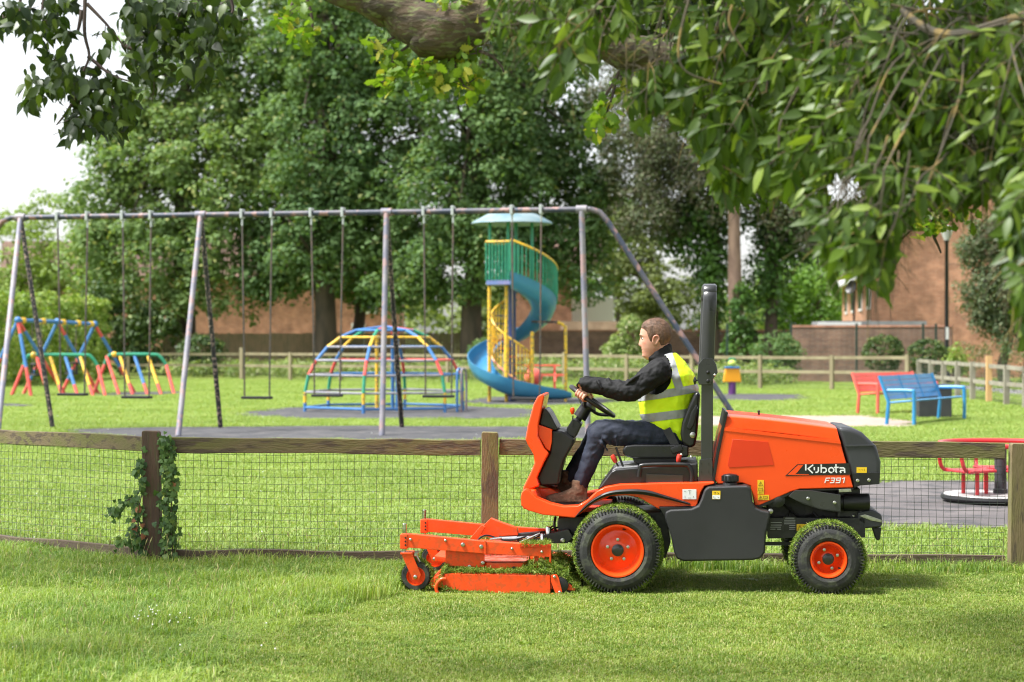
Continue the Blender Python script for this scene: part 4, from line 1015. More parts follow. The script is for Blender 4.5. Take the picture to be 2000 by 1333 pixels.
for k, (dx, dz, fl) in enumerate(((.35, -.06, .9), (.8, -.12, .75), (1.25, -.14, .55), (1.45, -.14, .3))):
    base = [p.copy() for p in ex]; z0 = zc(268); rings.append([Vector((p.x + dx + .05, SC.y + (p.y - SC.y), z0 + dz + (p.z - z0) * fl)) for p in base])
q = MB(); q.loft(rings); q.build('chute', MT['slide_blue'], st, angle=60)
q = MB(); q.tube([hel(a, 1.13, zc(a) + 1.05 + (.0 if a > -80 else 0)) for a in range(-92, 22, 8)], .03, 8); q.build('handrail', MT['p_yellow'], st)
for a in range(-92, 22, 5):
    q = MB(); q.tube([hel(a, 1.13, zc(a) + .28), hel(a, 1.13, zc(a) + 1.05)], .02, 6); q.build('baluster', MT['p_green'], st)
pl = [SC + Vector((.0, -.9, 0)), SC + Vector((-.64, -.62, 0)), SC + Vector((-.64, .5, 0)), SC + Vector((.3, .5, 0))]
for s in range(3):
    a, b = pl[s], pl[s + 1]; n = int((b - a).length / .085)
    for i in range(n):
        p = a.lerp(b, i / n); q = MB(); q.tube([p + Vector((0, 0, 3.02)), p + Vector((0, 0, 3.95))], .02, 6); q.build('baluster', MT['p_green'], st)
    q = MB(); q.tube([a + Vector((0, 0, 3.97)), b + Vector((0, 0, 3.97))], .03, 8); q.build('handrail', MT['p_yellow'], st)
def zr(a): return float(np.interp(a, [95, 180, 270, 360, 400], [2.62, 2.15, 1.55, 1.05, .9]))
q = MB(); q.tube([hel(a, .52, zr(a)) for a in range(95, 400, 9)], .026, 8); q.build('stair_rail', MT['p_yellow'], st)
q = MB(); q.tube([hel(a, .52, max(.1, zr(a) - .92)) for a in range(95, 400, 9)], .026, 8); q.build('stair_rail', mat('pink_rail', (.6, .2, .18), .5, (.7, .35, .12), scale=6), st)
for a in range(95, 398, 11):
    q = MB(); q.tube([hel(a, .52, max(.1, zr(a) - .92)), hel(a, .52, zr(a))], .02, 6); q.build('baluster', MT['p_yellow'], st)
for i in range(13):
    a = 60 + i * 26; z = 2.75 - i * .205
    q = MB(); q.prism([hel(a - 11, .1, z), hel(a - 11, .5, z), hel(a + 11, .5, z), hel(a + 11, .1, z)], (0, 0, .035)); q.build('tread', MT['p_black'] if i < 6 else MT['p_red'], st, smooth=False)
for x, y, z in ((-.56, -.4, 2.9), (-.14, -.5, 2.9), (-.08, .3, 2.9), (.5, -.35, 1.75)):
    q = MB(); q.tube([SC + Vector((x, y, 0)), SC + Vector((x, y, z))], .045, 9); q.build('post', MT['p_yellow'], st)
fp = SC + Vector((1.34, -.1, 0))
q = MB(); q.tube(smooth_path([fp, fp + Vector((0, 0, 1.7)), fp + Vector((-.04, 0, 1.9)), fp + Vector((-.2, 0, 1.99))], 3), .04, 9); q.build('side_pole', MT['p_yellow'], st)
q = MB(); q.tube([fp + Vector((-.2, 0, 1.99)), fp + Vector((-.85, .1, 2.0))], .028, 8); q.build('cross_bar', MT['p_black'], st)

# ---- red ball on a purple post, red picnic table
rbp = GX(1042, 53)
rt = empty('ball_post', rbp, 'big red ball on a purple post beside the slide', 'play post')
q = MB(); q.ball(rbp + Vector((0, 0, .55)), .24, n=20, m=14); q.build('ball', MT['b_red'], rt)
q = MB(); q.tube([rbp, rbp + Vector((0, 0, .4))], .07, 10); q.build('post', MT['purple'], rt)
pt = empty('picnic_table', GX(1066, 62), 'red slatted picnic table behind the red ball', 'table')
b_ = GX(1058, 62)
for i in range(5):
    q = MB(); q.box(b_ + Vector((0, -.35 + i * .16, .74)), (1.15, .13, .035)); q.build('table_slat', MT['b_red'], pt, smooth=False)
for s in (-1, 1):
    for j in range(2):
        q = MB(); q.box(b_ + Vector((.12, s * .72 + j * .14 - .07, .44)), (1.15, .12, .035)); q.build('seat_slat', MT['b_red'], pt, smooth=False)
    q = MB(); q.bar(b_ + Vector((s * .4, -.7, 0)), b_ + Vector((s * .4, -.2, .72)), .06, .06); q.bar(b_ + Vector((s * .4, .7, 0)), b_ + Vector((s * .4, .2, .72)), .06, .06); q.bar(b_ + Vector((s * .46, -.82, .4)), b_ + Vector((s * .46, .82, .4)), .05, .06); q.build('leg', MT['b_red'], pt, smooth=False)

# ---- toddler swings with barriers, at the left
D3 = 55.5
ts = empty('toddler_swing_set', GX(35, D3), 'small blue swing frame with three red footed A-legs by the hedge', 'swing frame')
tops = [W(35, 626, 54.5), W(112, 629, 56), W(185, 634, 57.5)]
for j in range(2):
    a, b = tops[j], tops[j + 1]
    q = MB(); q.tube([a, b], .055, 10); q.build('top_bar', MT['p_blue'], ts)
    for t in ((.12, .62) if j == 0 else (.15, .55, .9)):
        q = MB(); q.lathe([(.085, -.06), (.085, .06)], a.lerp(b, t), b - a, 10); q.build('bracket', MT['p_yellow'], ts)
td = (tops[2] - tops[0]); td.z = 0; td.normalize(); tsd = Vector((-td.y, td.x, 0))
def two_tone(root, p0, p1, cuts, r=.05, nm='leg'):
    """one leg painted in bands: the first band is the leg, the others belong to it"""
    last = 0; first = None
    for t, cc in cuts:
        q = MB(); q.tube([p0.lerp(p1, last), p0.lerp(p1, t)], r, 9); o = q.build(nm if first is None else 'painted_band', MT[cc], first or root)
        first = first or o; last = t
for j, t in enumerate(tops):
    f1 = Vector((t.x, t.y, 0)) - tsd * .75 + td * (-.35 if j == 0 else .9); f2 = Vector((t.x, t.y, 0)) + tsd * .8 + td * (-.5 if j < 2 else -.5)
    two_tone(ts, t, f1, [(.18, 'p_red'), (.62, 'p_blue'), (1, 'p_red')]); two_tone(ts, t, f2, [(.5, 'p_blue'), (.66, 'p_red'), (.8, 'p_blue'), (1, 'p_red')])
    q = MB(); q.ball(t, .1, n=10, m=7); q.build('corner_joint', MT['p_blue'], ts)
    if j == 0: two_tone(ts, t, Vector((t.x, t.y, 0)) + td * 1.1 - tsd * .75, [(.14, 'p_red'), (.5, 'p_blue'), (1, 'p_red')])
for j, (px, lab) in enumerate(((72, 'left of the two toddler cradle swings'), (140, 'right of the two toddler cradle swings'))):
    c = W(px, 631, 55.5 + j * 1.2); root = empty('cradle_swing', Vector((c.x, c.y, 0)), 'black basket seat, ' + lab, 'swing', 'toddler cradle swings')
    for s in (-1, 1):
        q = MB(); q.tube([c + td * s * .2, c + td * s * .16 + Vector((0, 0, -1.15))], .014, 6); q.build('chain', MT['chain'], root)
    b_ = c + Vector((0, 0, -1.15)); q = MB()
    for z in (0, -.3): q.tube([b_ + td * (.19 * math.cos(x)) + tsd * (.16 * math.sin(x)) + Vector((0, 0, z)) for x in np.linspace(0, 2 * math.pi, 13)[:-1]], .028, 6, closed=True)
    for x in np.linspace(0, 2 * math.pi, 7)[:-1]: q.bar(b_ + td * (.19 * math.cos(x)) + tsd * (.16 * math.sin(x)), b_ + td * (.17 * math.cos(x)) + tsd * (.14 * math.sin(x)) + Vector((0, 0, -.3)), .03, .03)
    q.build('basket_seat', MT['seat_rubber'], root)
def barrier(label, xs, d, infill):
    x0, x1 = xs; root = empty('swing_barrier', GX(x0, d), label, 'barrier', 'barriers of the toddler swings')
    z = 1.12; pl_, pr = GX(x0, d, z), GX(x1, d, z); u = (pr - pl_).normalized(); lean = Vector((.42, -.55, 0))
    q = MB(); q.tube(smooth_path([pl_ - u * .0 + Vector((-.05, 0, -.28)), pl_ + Vector((.05, 0, -.06)), pl_ + u * .25, pr - u * .3, pr - u * .08 + Vector((0, 0, -.06)), pr + u * .1 + Vector((0, 0, -.3))], 4), .05, 9); q.build('rail', MT['p_green'], root)
    q = MB(); q.tube([pl_ + Vector((-.05, 0, -.28)), GX(x0, d) + Vector((-.34, -.2, 0))], .05, 9); q.build('leg', MT['p_red'], root)
    q = MB(); q.tube([pr + u * .1 + Vector((0, 0, -.3)), Vector((pr.x, pr.y, 0)) + lean], .05, 9); q.build('leg', MT['p_red'], root)
    for t, cc in infill:
        p = pl_.lerp(pr, t) + Vector((0, 0, -.05)); two_tone(root, p, Vector((p.x, p.y, 0)) + lean * 1.15, [(.72, cc), (1, 'p_red')], .048, 'infill_bar')
    q = MB(); q.ball(pl_ + u * .22, .09, n=9, m=6); q.build('joint', MT['p_yellow'], root)
barrier('green topped swing barrier with slanting bars, left of the two', (50, 184), 55.0, [(.16, 'p_red'), (.36, 'p_yellow'), (.58, 'p_blue'), (.8, 'p_yellow')])
barrier('green topped swing barrier with slanting bars, right of the two', (208, 318), 56.5, [(.0, 'p_red'), (.24, 'p_yellow'), (.5, 'p_blue'), (.74, 'p_yellow')])
for j in range(3):
    pass

# ---- orange play post
op = GX(1430, 55.8)
ot = empty('play_post', op, 'orange panelled play post on a purple stem with green ball top', 'play post')
q = MB(); q.tube([op, op + Vector((0, 0, .42))], .11, 12); q.build('stem', MT['purple'], ot)
q = MB(); q.prism([op + Vector((-.25, -.12, .36)), op + Vector((.25, -.12, .36)), op + Vector((.19, -.12, .74)), op + Vector((-.19, -.12, .74))], (0, .24, 0)); q.build('panel', MT['orange_toy'], ot, bevel=.02)
q = MB(); q.box(op + Vector((0, 0, .765)), (.42, .3, .05)); q.build('collar', MT['p_blue'], ot, bevel=.015)
q = MB(); q.ball(op + Vector((0, 0, .88)), (.12, .12, .1), n=14, m=9); q.build('ball_top', mat('lime_plastic', (.45, .55, .1), .5), ot)
q = MB(); q.tube([op + Vector((-.09, 0, .92)), op + Vector((-.07, 0, 1.02)), op + Vector((.07, 0, 1.02)), op + Vector((.09, 0, .92))], .022, 8); q.build('handle', MT['p_green'], ot)

# ---- benches and bin
def bench(name, label, pl_, pr, m, facing, h=.86, slats=True):
    """tubular bench: pl_, pr ground points under the seat's two ends; facing +1 = back rest on the far side"""
    pl_, pr = Vector(pl_), Vector(pr); root = empty(name, pl_, label, 'bench', 'benches beside the concrete slab'); u = (pr - pl_).normalized(); s = Vector((-u.y, u.x, 0)) * facing
    for p in (pl_, pr):
        q = MB(); q.tube(smooth_path([p - s * .32, p - s * .32 + Vector((0, 0, .56)), p - s * .26 + Vector((0, 0, .63)), p + s * .18 + Vector((0, 0, .63))], 4), .035, 9); q.build('arm_frame', m, root)
        q = MB(); q.tube([p + s * .2, p + s * .16 + Vector((0, 0, .42)), p + s * .34 + Vector((0, 0, h))], .035, 9); q.build('back_leg', m, root)
    Lb = (pr - pl_).length
    def panel(nm, a0, a1):
        n = 5
        for i in range(n):
            t0 = (i + .5) / n; c0 = a0.lerp(a1, t0); w = (a1 - a0).length / n * .9; ax = (a1 - a0).normalized()
            q = MB(); q.bar(pl_ + c0 + u * .03, pr + c0 - u * .03, w, .018, up=u.cross(ax)); q.build(nm, m, root, smooth=False)
        for p in (0.0, .34, .67, 1.0):
            q = MB(); b0 = pl_.lerp(pr, p); q.tube([b0 + a0, b0 + a1], .02, 7); q.build('rib', m, root)
    panel('seat_slat', -s * .27 + Vector((0, 0, .45)), s * .15 + Vector((0, 0, .41)))
    panel('back_slat', s * .17 + Vector((0, 0, .46)), s * .34 + Vector((0, 0, h)))
    return root
bench('park_bench', 'coral red tubular bench seen from its front', GX(1690, 41.6), GX(1806, 43.0), MT['b_red'], 1)
bench('park_bench', 'bright blue tubular bench seen from behind', GX(1752, 36.4), GX(1852, 39.0), MT['b_blue'], 1, h=.9)
bb = G(1822, 816); bt = empty('litter_bin', bb, 'dark grey square litter bin behind the blue bench', 'bin')
q = MB(); q.box(bb + Vector((0, 0, .3)), (.66, .5, .6)); q.build('body', MT['bin'], bt, bevel=.02)
q = MB(); q.box(bb + Vector((0, 0, .64)), (.7, .54, .06)); q.build('lid', MT['bin'], bt, bevel=.015)

# ---- roundabout
RC0 = Vector((GX(1954, 19.3).x, 19.3, 0))
ra = empty('roundabout', RC0, 'small playground roundabout with red seats on a pale disc', 'roundabout')
q = MB(); q.lathe([(.53, .03), (.558, .035), (.57, .055), (.565, .08), (.54, .085)], RC0, (0, 0, 1), 40); q.build('rim', MT['seat_rubber'], ra)
q = MB(); q.lathe([(.545, .083), (.54, .09), (0, .094)], RC0, (0, 0, 1), 40); q.build('deck', MT['tread'], ra)
q = MB(); q.lathe([(.4, 0.013), (.4, .035)], RC0, (0, 0, 1), 24); q.build('base', MT['steelblack'], ra)
q = MB(); q.lathe([(.07, .094), (.07, .13), (.058, .14), (.058, .56), (0, .57)], RC0, (0, 0, 1), 18); q.build('centre_post', MT['bin'], ra)
q = MB(); q.tube([RC0 + Vector((math.cos(a) * .58, math.sin(a) * .58, .575)) for a in np.linspace(0, 2 * math.pi, 41)[:-1]], .024, 9, closed=True); q.build('hand_ring', MT['r_red'], ra)
for k in range(3):
    a0 = R(200 + 120 * k); er, et = Vector((math.cos(a0), math.sin(a0), 0)), Vector((-math.sin(a0), math.cos(a0), 0)); o_ = RC0 + Vector((0, 0, .094))
    q = MB(); q.prism([o_ + er * .12 + et * .13 + Vector((0, 0, .21)), o_ + er * .50 + et * .24 + Vector((0, 0, .21)), o_ + er * .50 - et * .24 + Vector((0, 0, .21)), o_ + er * .12 - et * .13 + Vector((0, 0, .21))], (0, 0, .028)); q.build('seat', MT['r_red'], ra, bevel=.012)
    for r_, t_ in ((.34, .12), (.34, -.12), (.16, 0)):
        q = MB(); q.tube([o_ + er * r_ + et * t_, o_ + er * r_ + et * t_ + Vector((0, 0, .22))], .02, 9); q.build('seat_leg', MT['r_red'], ra)
    for t_ in (-.2, .2):
        q = MB(); q.tube(smooth_path([o_ + er * .44 + et * t_ + Vector((0, 0, .222)), o_ + er * .51 + et * t_ + Vector((0, 0, .235)), o_ + er * .55 + et * t_ + Vector((0, 0, .30)), o_ + er * .58 + et * t_ * .9 + Vector((0, 0, .48))], 4), .02, 8); q.build('back_bar', MT['r_red'], ra)
# ================================================================== the near fence with its ivy
MT['post_red'] = mat('red_brown_post', (0.125, 0.075, 0.052), .9, (0.085, 0.055, 0.04), c3=(.10, .095, .045), scale=3, stretch=(6, 6, .7), bump=.5, bscale=25)
MT['post_green'] = mat('mossy_post', (0.19, 0.14, 0.075), .9, (0.155, 0.145, 0.05), c3=(.105, .08, .05), scale=2.2, stretch=(4, 4, .8), lo=.38, hi=.62, bump=.5, bscale=25)
MT['rail_wood'] = mat('mossy_rail', (0.15, 0.115, 0.062), .9, (0.13, 0.125, 0.04), c3=(.085, .062, .042), scale=2.4, stretch=(.8, 3, 4), lo=.38, hi=.62, bump=.5, bscale=22)
MT['base_wood'] = mat('dark_base_board', (0.085, 0.06, 0.042), .95, (0.11, 0.085, 0.055), scale=3, stretch=(.6, 2, 4), bump=.4, bscale=22)
MT['near_wire'] = mat('dull_green_wire', (0.05, 0.065, 0.055), .5, (.08, .09, .08), scale=3, metal=.4)
nf = empty('wire_fence', FENCE[2], 'low timber fence with square wire mesh behind the mower', 'fence')
def fence_post(p, w, h, m, lean=0.0):
    q = MB(); q.prism([p + Vector((-w / 2, -.05, -.05)), p + Vector((w / 2, -.05, -.05)), p + Vector((w / 2 + lean, -.05, h - .012)), p + Vector((w / 2 - .01 + lean, -.05, h)), p + Vector((-w / 2 + .008 + lean, -.05, h + .003)), p + Vector((-w / 2 + lean, -.05, h - .008))], (0, .1, 0))
    return q.build('post', m, nf, bevel=.006)
fence_post(FENCE[2], .122, .94, MT['post_red'], -.012)
fence_post(FENCE[3], .119, .935, MT['post_green'], .0)
fence_post(FENCE[4] + Vector((.03, 0, 0)), .145, .868, MT['post_green'], .01)
fence_post(FENCE[0], .126, .90, MT['post_red'])
fence_post(FENCE[5], .126, .88, MT['post_green'])
TOPZ = {0: .885, 2: .895, 3: .882, 4: .872, 5: .87}
LOWZ = {0: .05, 2: .10, 3: .095, 4: .10, 5: .10}
def board(name, a, b, za, zb, h, t, m, yo=0.0, wob=.006):
    """a sawn board with slightly uneven edges, za/zb = top edge heights"""
    n = 9; rings = []
    u = (b - a).normalized(); s = Vector((-u.y, u.x, 0))
    for i in range(n):
        k = i / (n - 1); c = a.lerp(b, k) + s * yo; z = lerp(za, zb, k); e1, e2 = rnd.uniform(-wob, wob), rnd.uniform(-wob, wob)
        rings.append([c - s * t / 2 + Vector((0, 0, z - h + e1)), c + s * t / 2 + Vector((0, 0, z - h + e1)), c + s * t / 2 + Vector((0, 0, z + e2)), c - s * t / 2 + Vector((0, 0, z + e2))])
    q = MB(); q.loft(rings); return q.build(name, m, nf, bevel=.004, seg=1)
for i, j in ((0, 2), (2, 3), (3, 4), (4, 5)):
    a, b = FENCE[i], FENCE[j]; u = (b - a).normalized(); hw = .066
    a2, b2 = a + u * hw, b - u * hw
    board('top_rail', a2, b2, TOPZ[i], TOPZ[j], .108, .042, MT['rail_wood'], .01)
    board('base_board', a2, b2, LOWZ[i], LOWZ[j], .16, .035, MT['base_wood'], .01, .01)
    q = MB(); Ls = (b2 - a2).length; n = int(Ls / .0515); s = Vector((-u.y, u.x, 0))
    ph = rnd.uniform(0, 6)
    def wz(k, z): return lerp(lerp(LOWZ[i], LOWZ[j], k), lerp(TOPZ[i], TOPZ[j], k) - .05, z) + .006 * math.sin(k * 9 + ph + z * 3)
    def wp(k, z): return a2.lerp(b2, k) + s * (.034 + .012 * math.sin(k * 7 + z * 4 + ph)) + u * (.006 * math.sin(z * 6 + k * 30)) + Vector((0, 0, wz(k, z)))
    for c in range(n + 1):
        k = c / n; pts = [wp(k, z) for z in (-.08, .25, .5, .75, 1)]
        q.tube(pts, .0014, 4, caps=False)
    for r_ in range(15):
        z = r_ / 14 * .98; q.tube([wp(k, z) for k in np.linspace(0, 1, 22)], .0014, 4, caps=False)
    q.build('wire_mesh', MT['near_wire'], nf, smooth=False, fix=False)

# ---- ivy on the red-brown post
MT['ivy'] = leafmat('ivy_leaf', (0.028, 0.075, 0.016), (0.085, 0.165, 0.03), (0.14, 0.22, 0.05), rough=.5, trans=.15, scale=6, third=.8)
MT['ivy_dead'] = leafmat('dead_ivy_leaf', (0.22, 0.085, 0.035), (0.30, 0.14, 0.06), None, rough=.6, trans=.15, scale=6)
iv = empty('ivy', FENCE[2] + Vector((.09, 0, 0)), 'ivy climbing both sides of the red-brown fence post', 'ivy')
def ivy_mesh():
    # five-lobed leaf, tip towards +Y
    rim = [(0, 0), (.28, -.12), (.5, .12), (.33, .32), (.42, .55), (.2, .6), (0, 1), (-.2, .6), (-.42, .55), (-.33, .32), (-.5, .12), (-.28, -.12)]
    m = MB(); vs = [(0, .3, .03)] + [(x, y, -.06 * abs(x) - .05 * y * y) for x, y in rim]
    m.add(vs, [(0, i + 1, (i + 1) % 12 + 1) for i in range(12)]); return m
ivm = ivy_mesh().mesh('ivy_leaf', angle=80); ivm.materials.append(MT['ivy'])
ivd = ivy_mesh().mesh('dead_ivy_leaf', angle=80); ivd.materials.append(MT['ivy_dead'])
P0 = FENCE[2]; st_ = MB(); spots = []
def vine(pts, n, spread, size):
    path = smooth_path(pts, 8); st_.tube(path, [lerp(.006, .002, i / (len(path) - 1)) for i in range(len(path))], 5)
    for _ in range(n):
        p = rnd.choice(path); spots.append((p + Vector((rnd.gauss(0, spread), rnd.uniform(-.05, .03), rnd.gauss(0, spread * .7))), rnd.uniform(.7, 1.25) * size))
def IV(px, py, dy=-.07): return W(px, py, P0.y + dy)
vine([IV(322, 1090), IV(328, 1040), IV(325, 980), IV(330, 920), IV(326, 880), IV(322, 858)], 100, .02, .044)
vine([IV(338, 1090), IV(334, 1020), IV(336, 950), IV(332, 905)], 60, .017, .044)
vine([IV(280, 1085), IV(272, 1040), IV(270, 1000), IV(278, 960), IV(276, 930), IV(280, 885)], 64, .02, .044)
vine([IV(272, 1000), IV(258, 975), IV(240, 985), IV(224, 1000)], 36, .02, .042)
vine([IV(270, 1060), IV(250, 1062), IV(232, 1058)], 20, .018, .04)
st_.build('stems', MT['bark'], iv)
def ivy_rest(k):
    vs, fs = np.array([tuple(v.co) for v in ivm.vertices]), np.array([tuple(p.vertices) for p in ivm.polygons]); A = []
    for i in range(k):
        p, sz = spots[i % len(spots)]; p = p + Vector((rnd.gauss(0, .02), rnd.uniform(-.01, .06), rnd.gauss(0, .03))) - Vector(iv.location); sz *= .9
        nrm = Vector((rnd.gauss(0, .6), -1, rnd.uniform(-.2, .9))).normalized(); tip = Vector((rnd.gauss(0, .7), 0, -1)); tip = (tip - nrm * tip.dot(nrm)).normalized()
        A.append(vs @ (np.array(Matrix((tip.cross(nrm), tip, nrm)).transposed()) * sz).T + np.array(p))
    V = np.concatenate(A); F = np.concatenate([fs + i * len(vs) for i in range(k)])
    o = link_mesh('foliage', fast_mesh('foliage', V, F), MT['ivy'], iv); o['kind'] = 'stuff'
ivy_rest(380)
for p, sz in spots[:290]:
    px_, py_ = PX(p); dead = (258 < px_ < 285 and 985 < py_ < 1045 and rnd.random() < .6) or (px_ > 338 and 930 < py_ < 1000 and rnd.random() < .5)
    o = bpy.data.objects.new('leaf', ivd if dead else ivm); col.objects.link(o); o.parent = iv
    o.location = p - Vector(iv.location); o.scale = (sz, sz, sz)
    nrm = Vector((rnd.gauss(0, .5), -1, rnd.uniform(.0, .9))).normalized(); tip = Vector((rnd.gauss(0, .6), 0, -1)); tip = (tip - nrm * tip.dot(nrm)).normalized()
    o.rotation_euler = Matrix((tip.cross(nrm), tip, nrm)).transposed().to_euler()
    if dead: o['label'] = 'withered red brown leaf'
# ================================================================== the ride-on mower
TH = 0.08
MU, MV, MZ = Vector((math.cos(TH), -math.sin(TH), 0)), Vector((math.sin(TH), math.cos(TH), 0)), Vector((0, 0, 1))   # rearwards, away from us, up
MR = Vector((206 * 12.42 / FPX, 12.42, 0))          # ground under the near front wheel's outer face
def M(px, py, v):
    """point of the mower's side plane v metres in from the near wheels' faces"""
    t = (px - 1000) / FPX
    u = (t * (MR.y + v * MV.y) - MR.x - v * MV.x) / (MU.x - t * MU.y)
    p = MR + MU * u + MV * v
    p.z = CAM_H - (py - HORIZON) * p.y / FPX
    return p
def poly(pts, v0, v1, name, m, parent, bevel=.006, seg=2, **kw):
    q = MB(); q.prism([M(x, y, v0) for x, y in pts], MV * (v1 - v0)); return q.build(name, m, parent, bevel=bevel, seg=seg, **kw)
def Vv(p, v_from, v_to): return p + MV * (v_to - v_from)
mw = empty('ride_on_mower', MR, 'orange ride-on front mower with black roll bar, cutting deck lowered', 'mower', rz=-TH)
AX = (MU, MV, MZ)

def rot_copy(mb, k, n, c, axis):
    Rm = Matrix.Rotation(2 * math.pi * k / n, 3, axis); return [c + Rm @ (p - c) for p in mb.v], mb.f
def clippings(name, P, Nn, k, size, parent, seed, m=None, lift=.012, flat=.35):
    """short cut blades lying on a surface: P points (n,3), Nn normals (n,3)"""
    rng = np.random.default_rng(seed); idx = rng.integers(0, len(P), k)
    p = P[idx] + rng.normal(scale=.0035, size=(k, 3)); nn = Nn[idx]
    t = rng.normal(size=(k, 3)) + nn * flat; t /= np.linalg.norm(t, axis=1)[:, None]
    b = np.cross(t, rng.normal(size=(k, 3))); b /= np.linalg.norm(b, axis=1)[:, None]
    s = size * rng.uniform(.5, 1.4, k)[:, None]; w = .0019 * rng.uniform(.7, 1.4, k)[:, None]; p = p + nn * lift * rng.random(k)[:, None]
    V = np.empty((k, 4, 3)); V[:, 0] = p - t * s * .5 - b * w; V[:, 1] = p - t * s * .5 + b * w; V[:, 2] = p + t * s * .5 + b * w * .4; V[:, 3] = p + t * s * .5 - b * w * .4
    V = V.reshape(-1, 3); Mi = np.array(rootmat(parent).inverted()); V = V @ Mi[:3, :3].T + Mi[:3, 3]
    o = link_mesh(name, fast_mesh(name, V, np.arange(k * 4).reshape(k, 4)), m or MT['grass_cut'], parent); o['kind'] = 'stuff'; return o

def wheel(name, c, Rt, rr, w, nb, parent, mirror=1, hub=.038, bolt_r=.067, valve=75, grass=3000, lug=78):
    """c: centre of the outer face; mirror -1 turns the dish to the far side"""
    a = MV * mirror
    q = MB(); q.lathe([(rr - .004, .03), (rr + .004, .004), (rr + .022, -.004), (rr + .05, .0), (Rt - .055, .0), (Rt - .03, .012), (Rt - .008, .035), (Rt, .06), (Rt, w - .06), (Rt - .008, w - .035), (Rt - .03, w - .012), (rr + .03, w), (rr, w - .02)], c, a, 56, caps=False)
    lg = MB()
    for row, (h0, h1, r_, ln) in enumerate(((.008, .05, Rt - .012, .05),)):
        base = MB(); base.box(c + a * .032 + MZ * (Rt - .016), (.007, .044, .022), AX); base.box(c + a * (w * .5) + MZ * (Rt + .0), (.012, w * .55, .012), AX); base.box(c + a * (w - .032) + MZ * (Rt - .016), (.007, .044, .022), AX)
        for k in range(lug):
            vs, fs = rot_copy(base, k, lug, c, MV); q.add(vs, fs)
    root = q.build(name, MT['tyre'], parent, angle=30)
    q = MB(); q.lathe([(rr - .006, .035), (rr, .012), (rr - .004, .004), (rr - .012, .004), (rr - .016, .014), (rr - .024, .03), (rr - .03, .07), (rr * .72, .088), (rr * .5, .082), (rr * .40, .07), (hub, .066), (.0, .066)], c, a, 40, caps=False); q.build('rim', MT['orange'], root, angle=50)
    q = MB(); q.lathe([(hub, .07), (hub, .052), (hub - .004, .049), (.012, .047), (0, .047)], c, a, 24); q.build('hub_cap', MT['rops'], root)
    for k in range(nb):
        t = 2 * math.pi * (k + .25) / nb; p = c + (MU * math.cos(t) + MZ * math.sin(t)) * bolt_r + a * .072
        q = MB(); q.lathe([(.0105, 0), (.0105, -.012), (.005, -.013), (.005, -.018), (0, -.018)], p, a, 6); q.build('wheel_bolt', MT['bolt'], root, angle=20)
    t = R(valve); p = c + (MU * math.cos(t) + MZ * math.sin(t)) * (rr - .03) + a * .05
    q = MB(); q.tube([p + a * .02, p - a * .01, p - a * .02 + MU * .012], .006, 7); q.build('valve', MT['black'], root)
    if grass:
        rng = np.random.default_rng(int(Rt * 1e4)); k = 5000; th = rng.uniform(0, 2 * np.pi, k); hh = np.clip(rng.normal(w * .55, w * .25, k), .03, w); hh = np.where(np.abs(th - 1.5 * np.pi) < .25, w * .6, hh)
        rd = np.where(hh < .06, Rt - (.06 - hh) * .6, Rt) + .006
        d = np.outer(np.cos(th), np.array(MU)) + np.outer(np.sin(th), np.array(MZ)); P = np.array(c) + d * rd[:, None] + np.outer(hh, np.array(a)); Nn = d - np.outer((hh < .06) * .5, np.array(a))
        P = P[P[:, 2] > .015]; Nn = Nn[:len(P)] if False else Nn[(np.array(c)[2] + d[:, 2] * rd) > .015]
        clippings('caked_grass', P, Nn, grass, .019, root, 3, lift=.006, flat=.05)
    return root
RF, RB = .268, .222
cF = M(1206, 1083, 0.0); cF.z = RF; cB = M(1619, 1098, 0.02); cB.z = RB
wheel('front_wheel', cF, RF, .168, .27, 5, mw, grass=13000)
wheel('front_wheel', cF + MV * 1.27, RF, .168, .27, 5, mw, -1, grass=2500)
wheel('rear_wheel', cB, RB, .116, .2, 4, mw, hub=.036, bolt_r=.062, valve=-40, grass=8500, lug=64)
wheel('rear_wheel', cB + MV * 1.14, RB, .116, .2, 4, mw, -1, hub=.036, bolt_r=.062, grass=3500, lug=64)

# ---- chassis, axles and engine space (dark, mostly in shade)
poly([(1090, 1012), (1300, 1000), (1310, 1060), (1300, 1090), (1250, 1095), (1120, 1062), (1090, 1055)], .34, .95, 'chassis', MT['steelblack'], mw)
q = MB(); q.lathe([(.07, .24), (.07, 1.05)], cF, MV, 16); q.build('front_axle', MT['grease'], mw)
q = MB(); q.box(cF + MV * .62 + MZ * .02, (.24, .3, .22), AX); q.build('transaxle', MT['grease'], mw, bevel=.03)
poly([(1492, 1012), (1690, 1012), (1690, 1040), (1625, 1044), (1500, 1044)], .30, .36, 'frame_plate', MT['steelblack'], mw, bevel=.003)
poly([(1500, 1042), (1690, 1040), (1690, 1050), (1500, 1052)], .30, .92, 'frame_rail', MT['steelblack'], mw, bevel=.003)
q = MB(); q.tube([cB + MV * .2, cB + MV * .95], .035, 10); q.build('rear_axle', MT['grease'], mw)
q = MB(); q.bar(M(1480, 1062, .35), M(1548, 1062, .35), .03, .02); q.build('tie_rod', MT['steelblack'], mw)
poly([(1490, 955), (1670, 950), (1672, 1012), (1500, 1012)], .42, .90, 'engine_block', MT['grease'], mw, bevel=.012)
q = MB()
for (x0, y0, x1, y1) in ((1530, 985, 1590, 1004), (1545, 992, 1530, 1010), (1588, 1000, 1610, 1008)): q.tube(smooth_path([M(x0, y0, .40), M((x0 + x1) / 2, max(y0, y1) + 4, .38), M(x1, y1, .40)], 5), .007, 6)
q.build('hoses', MT['black'], mw)
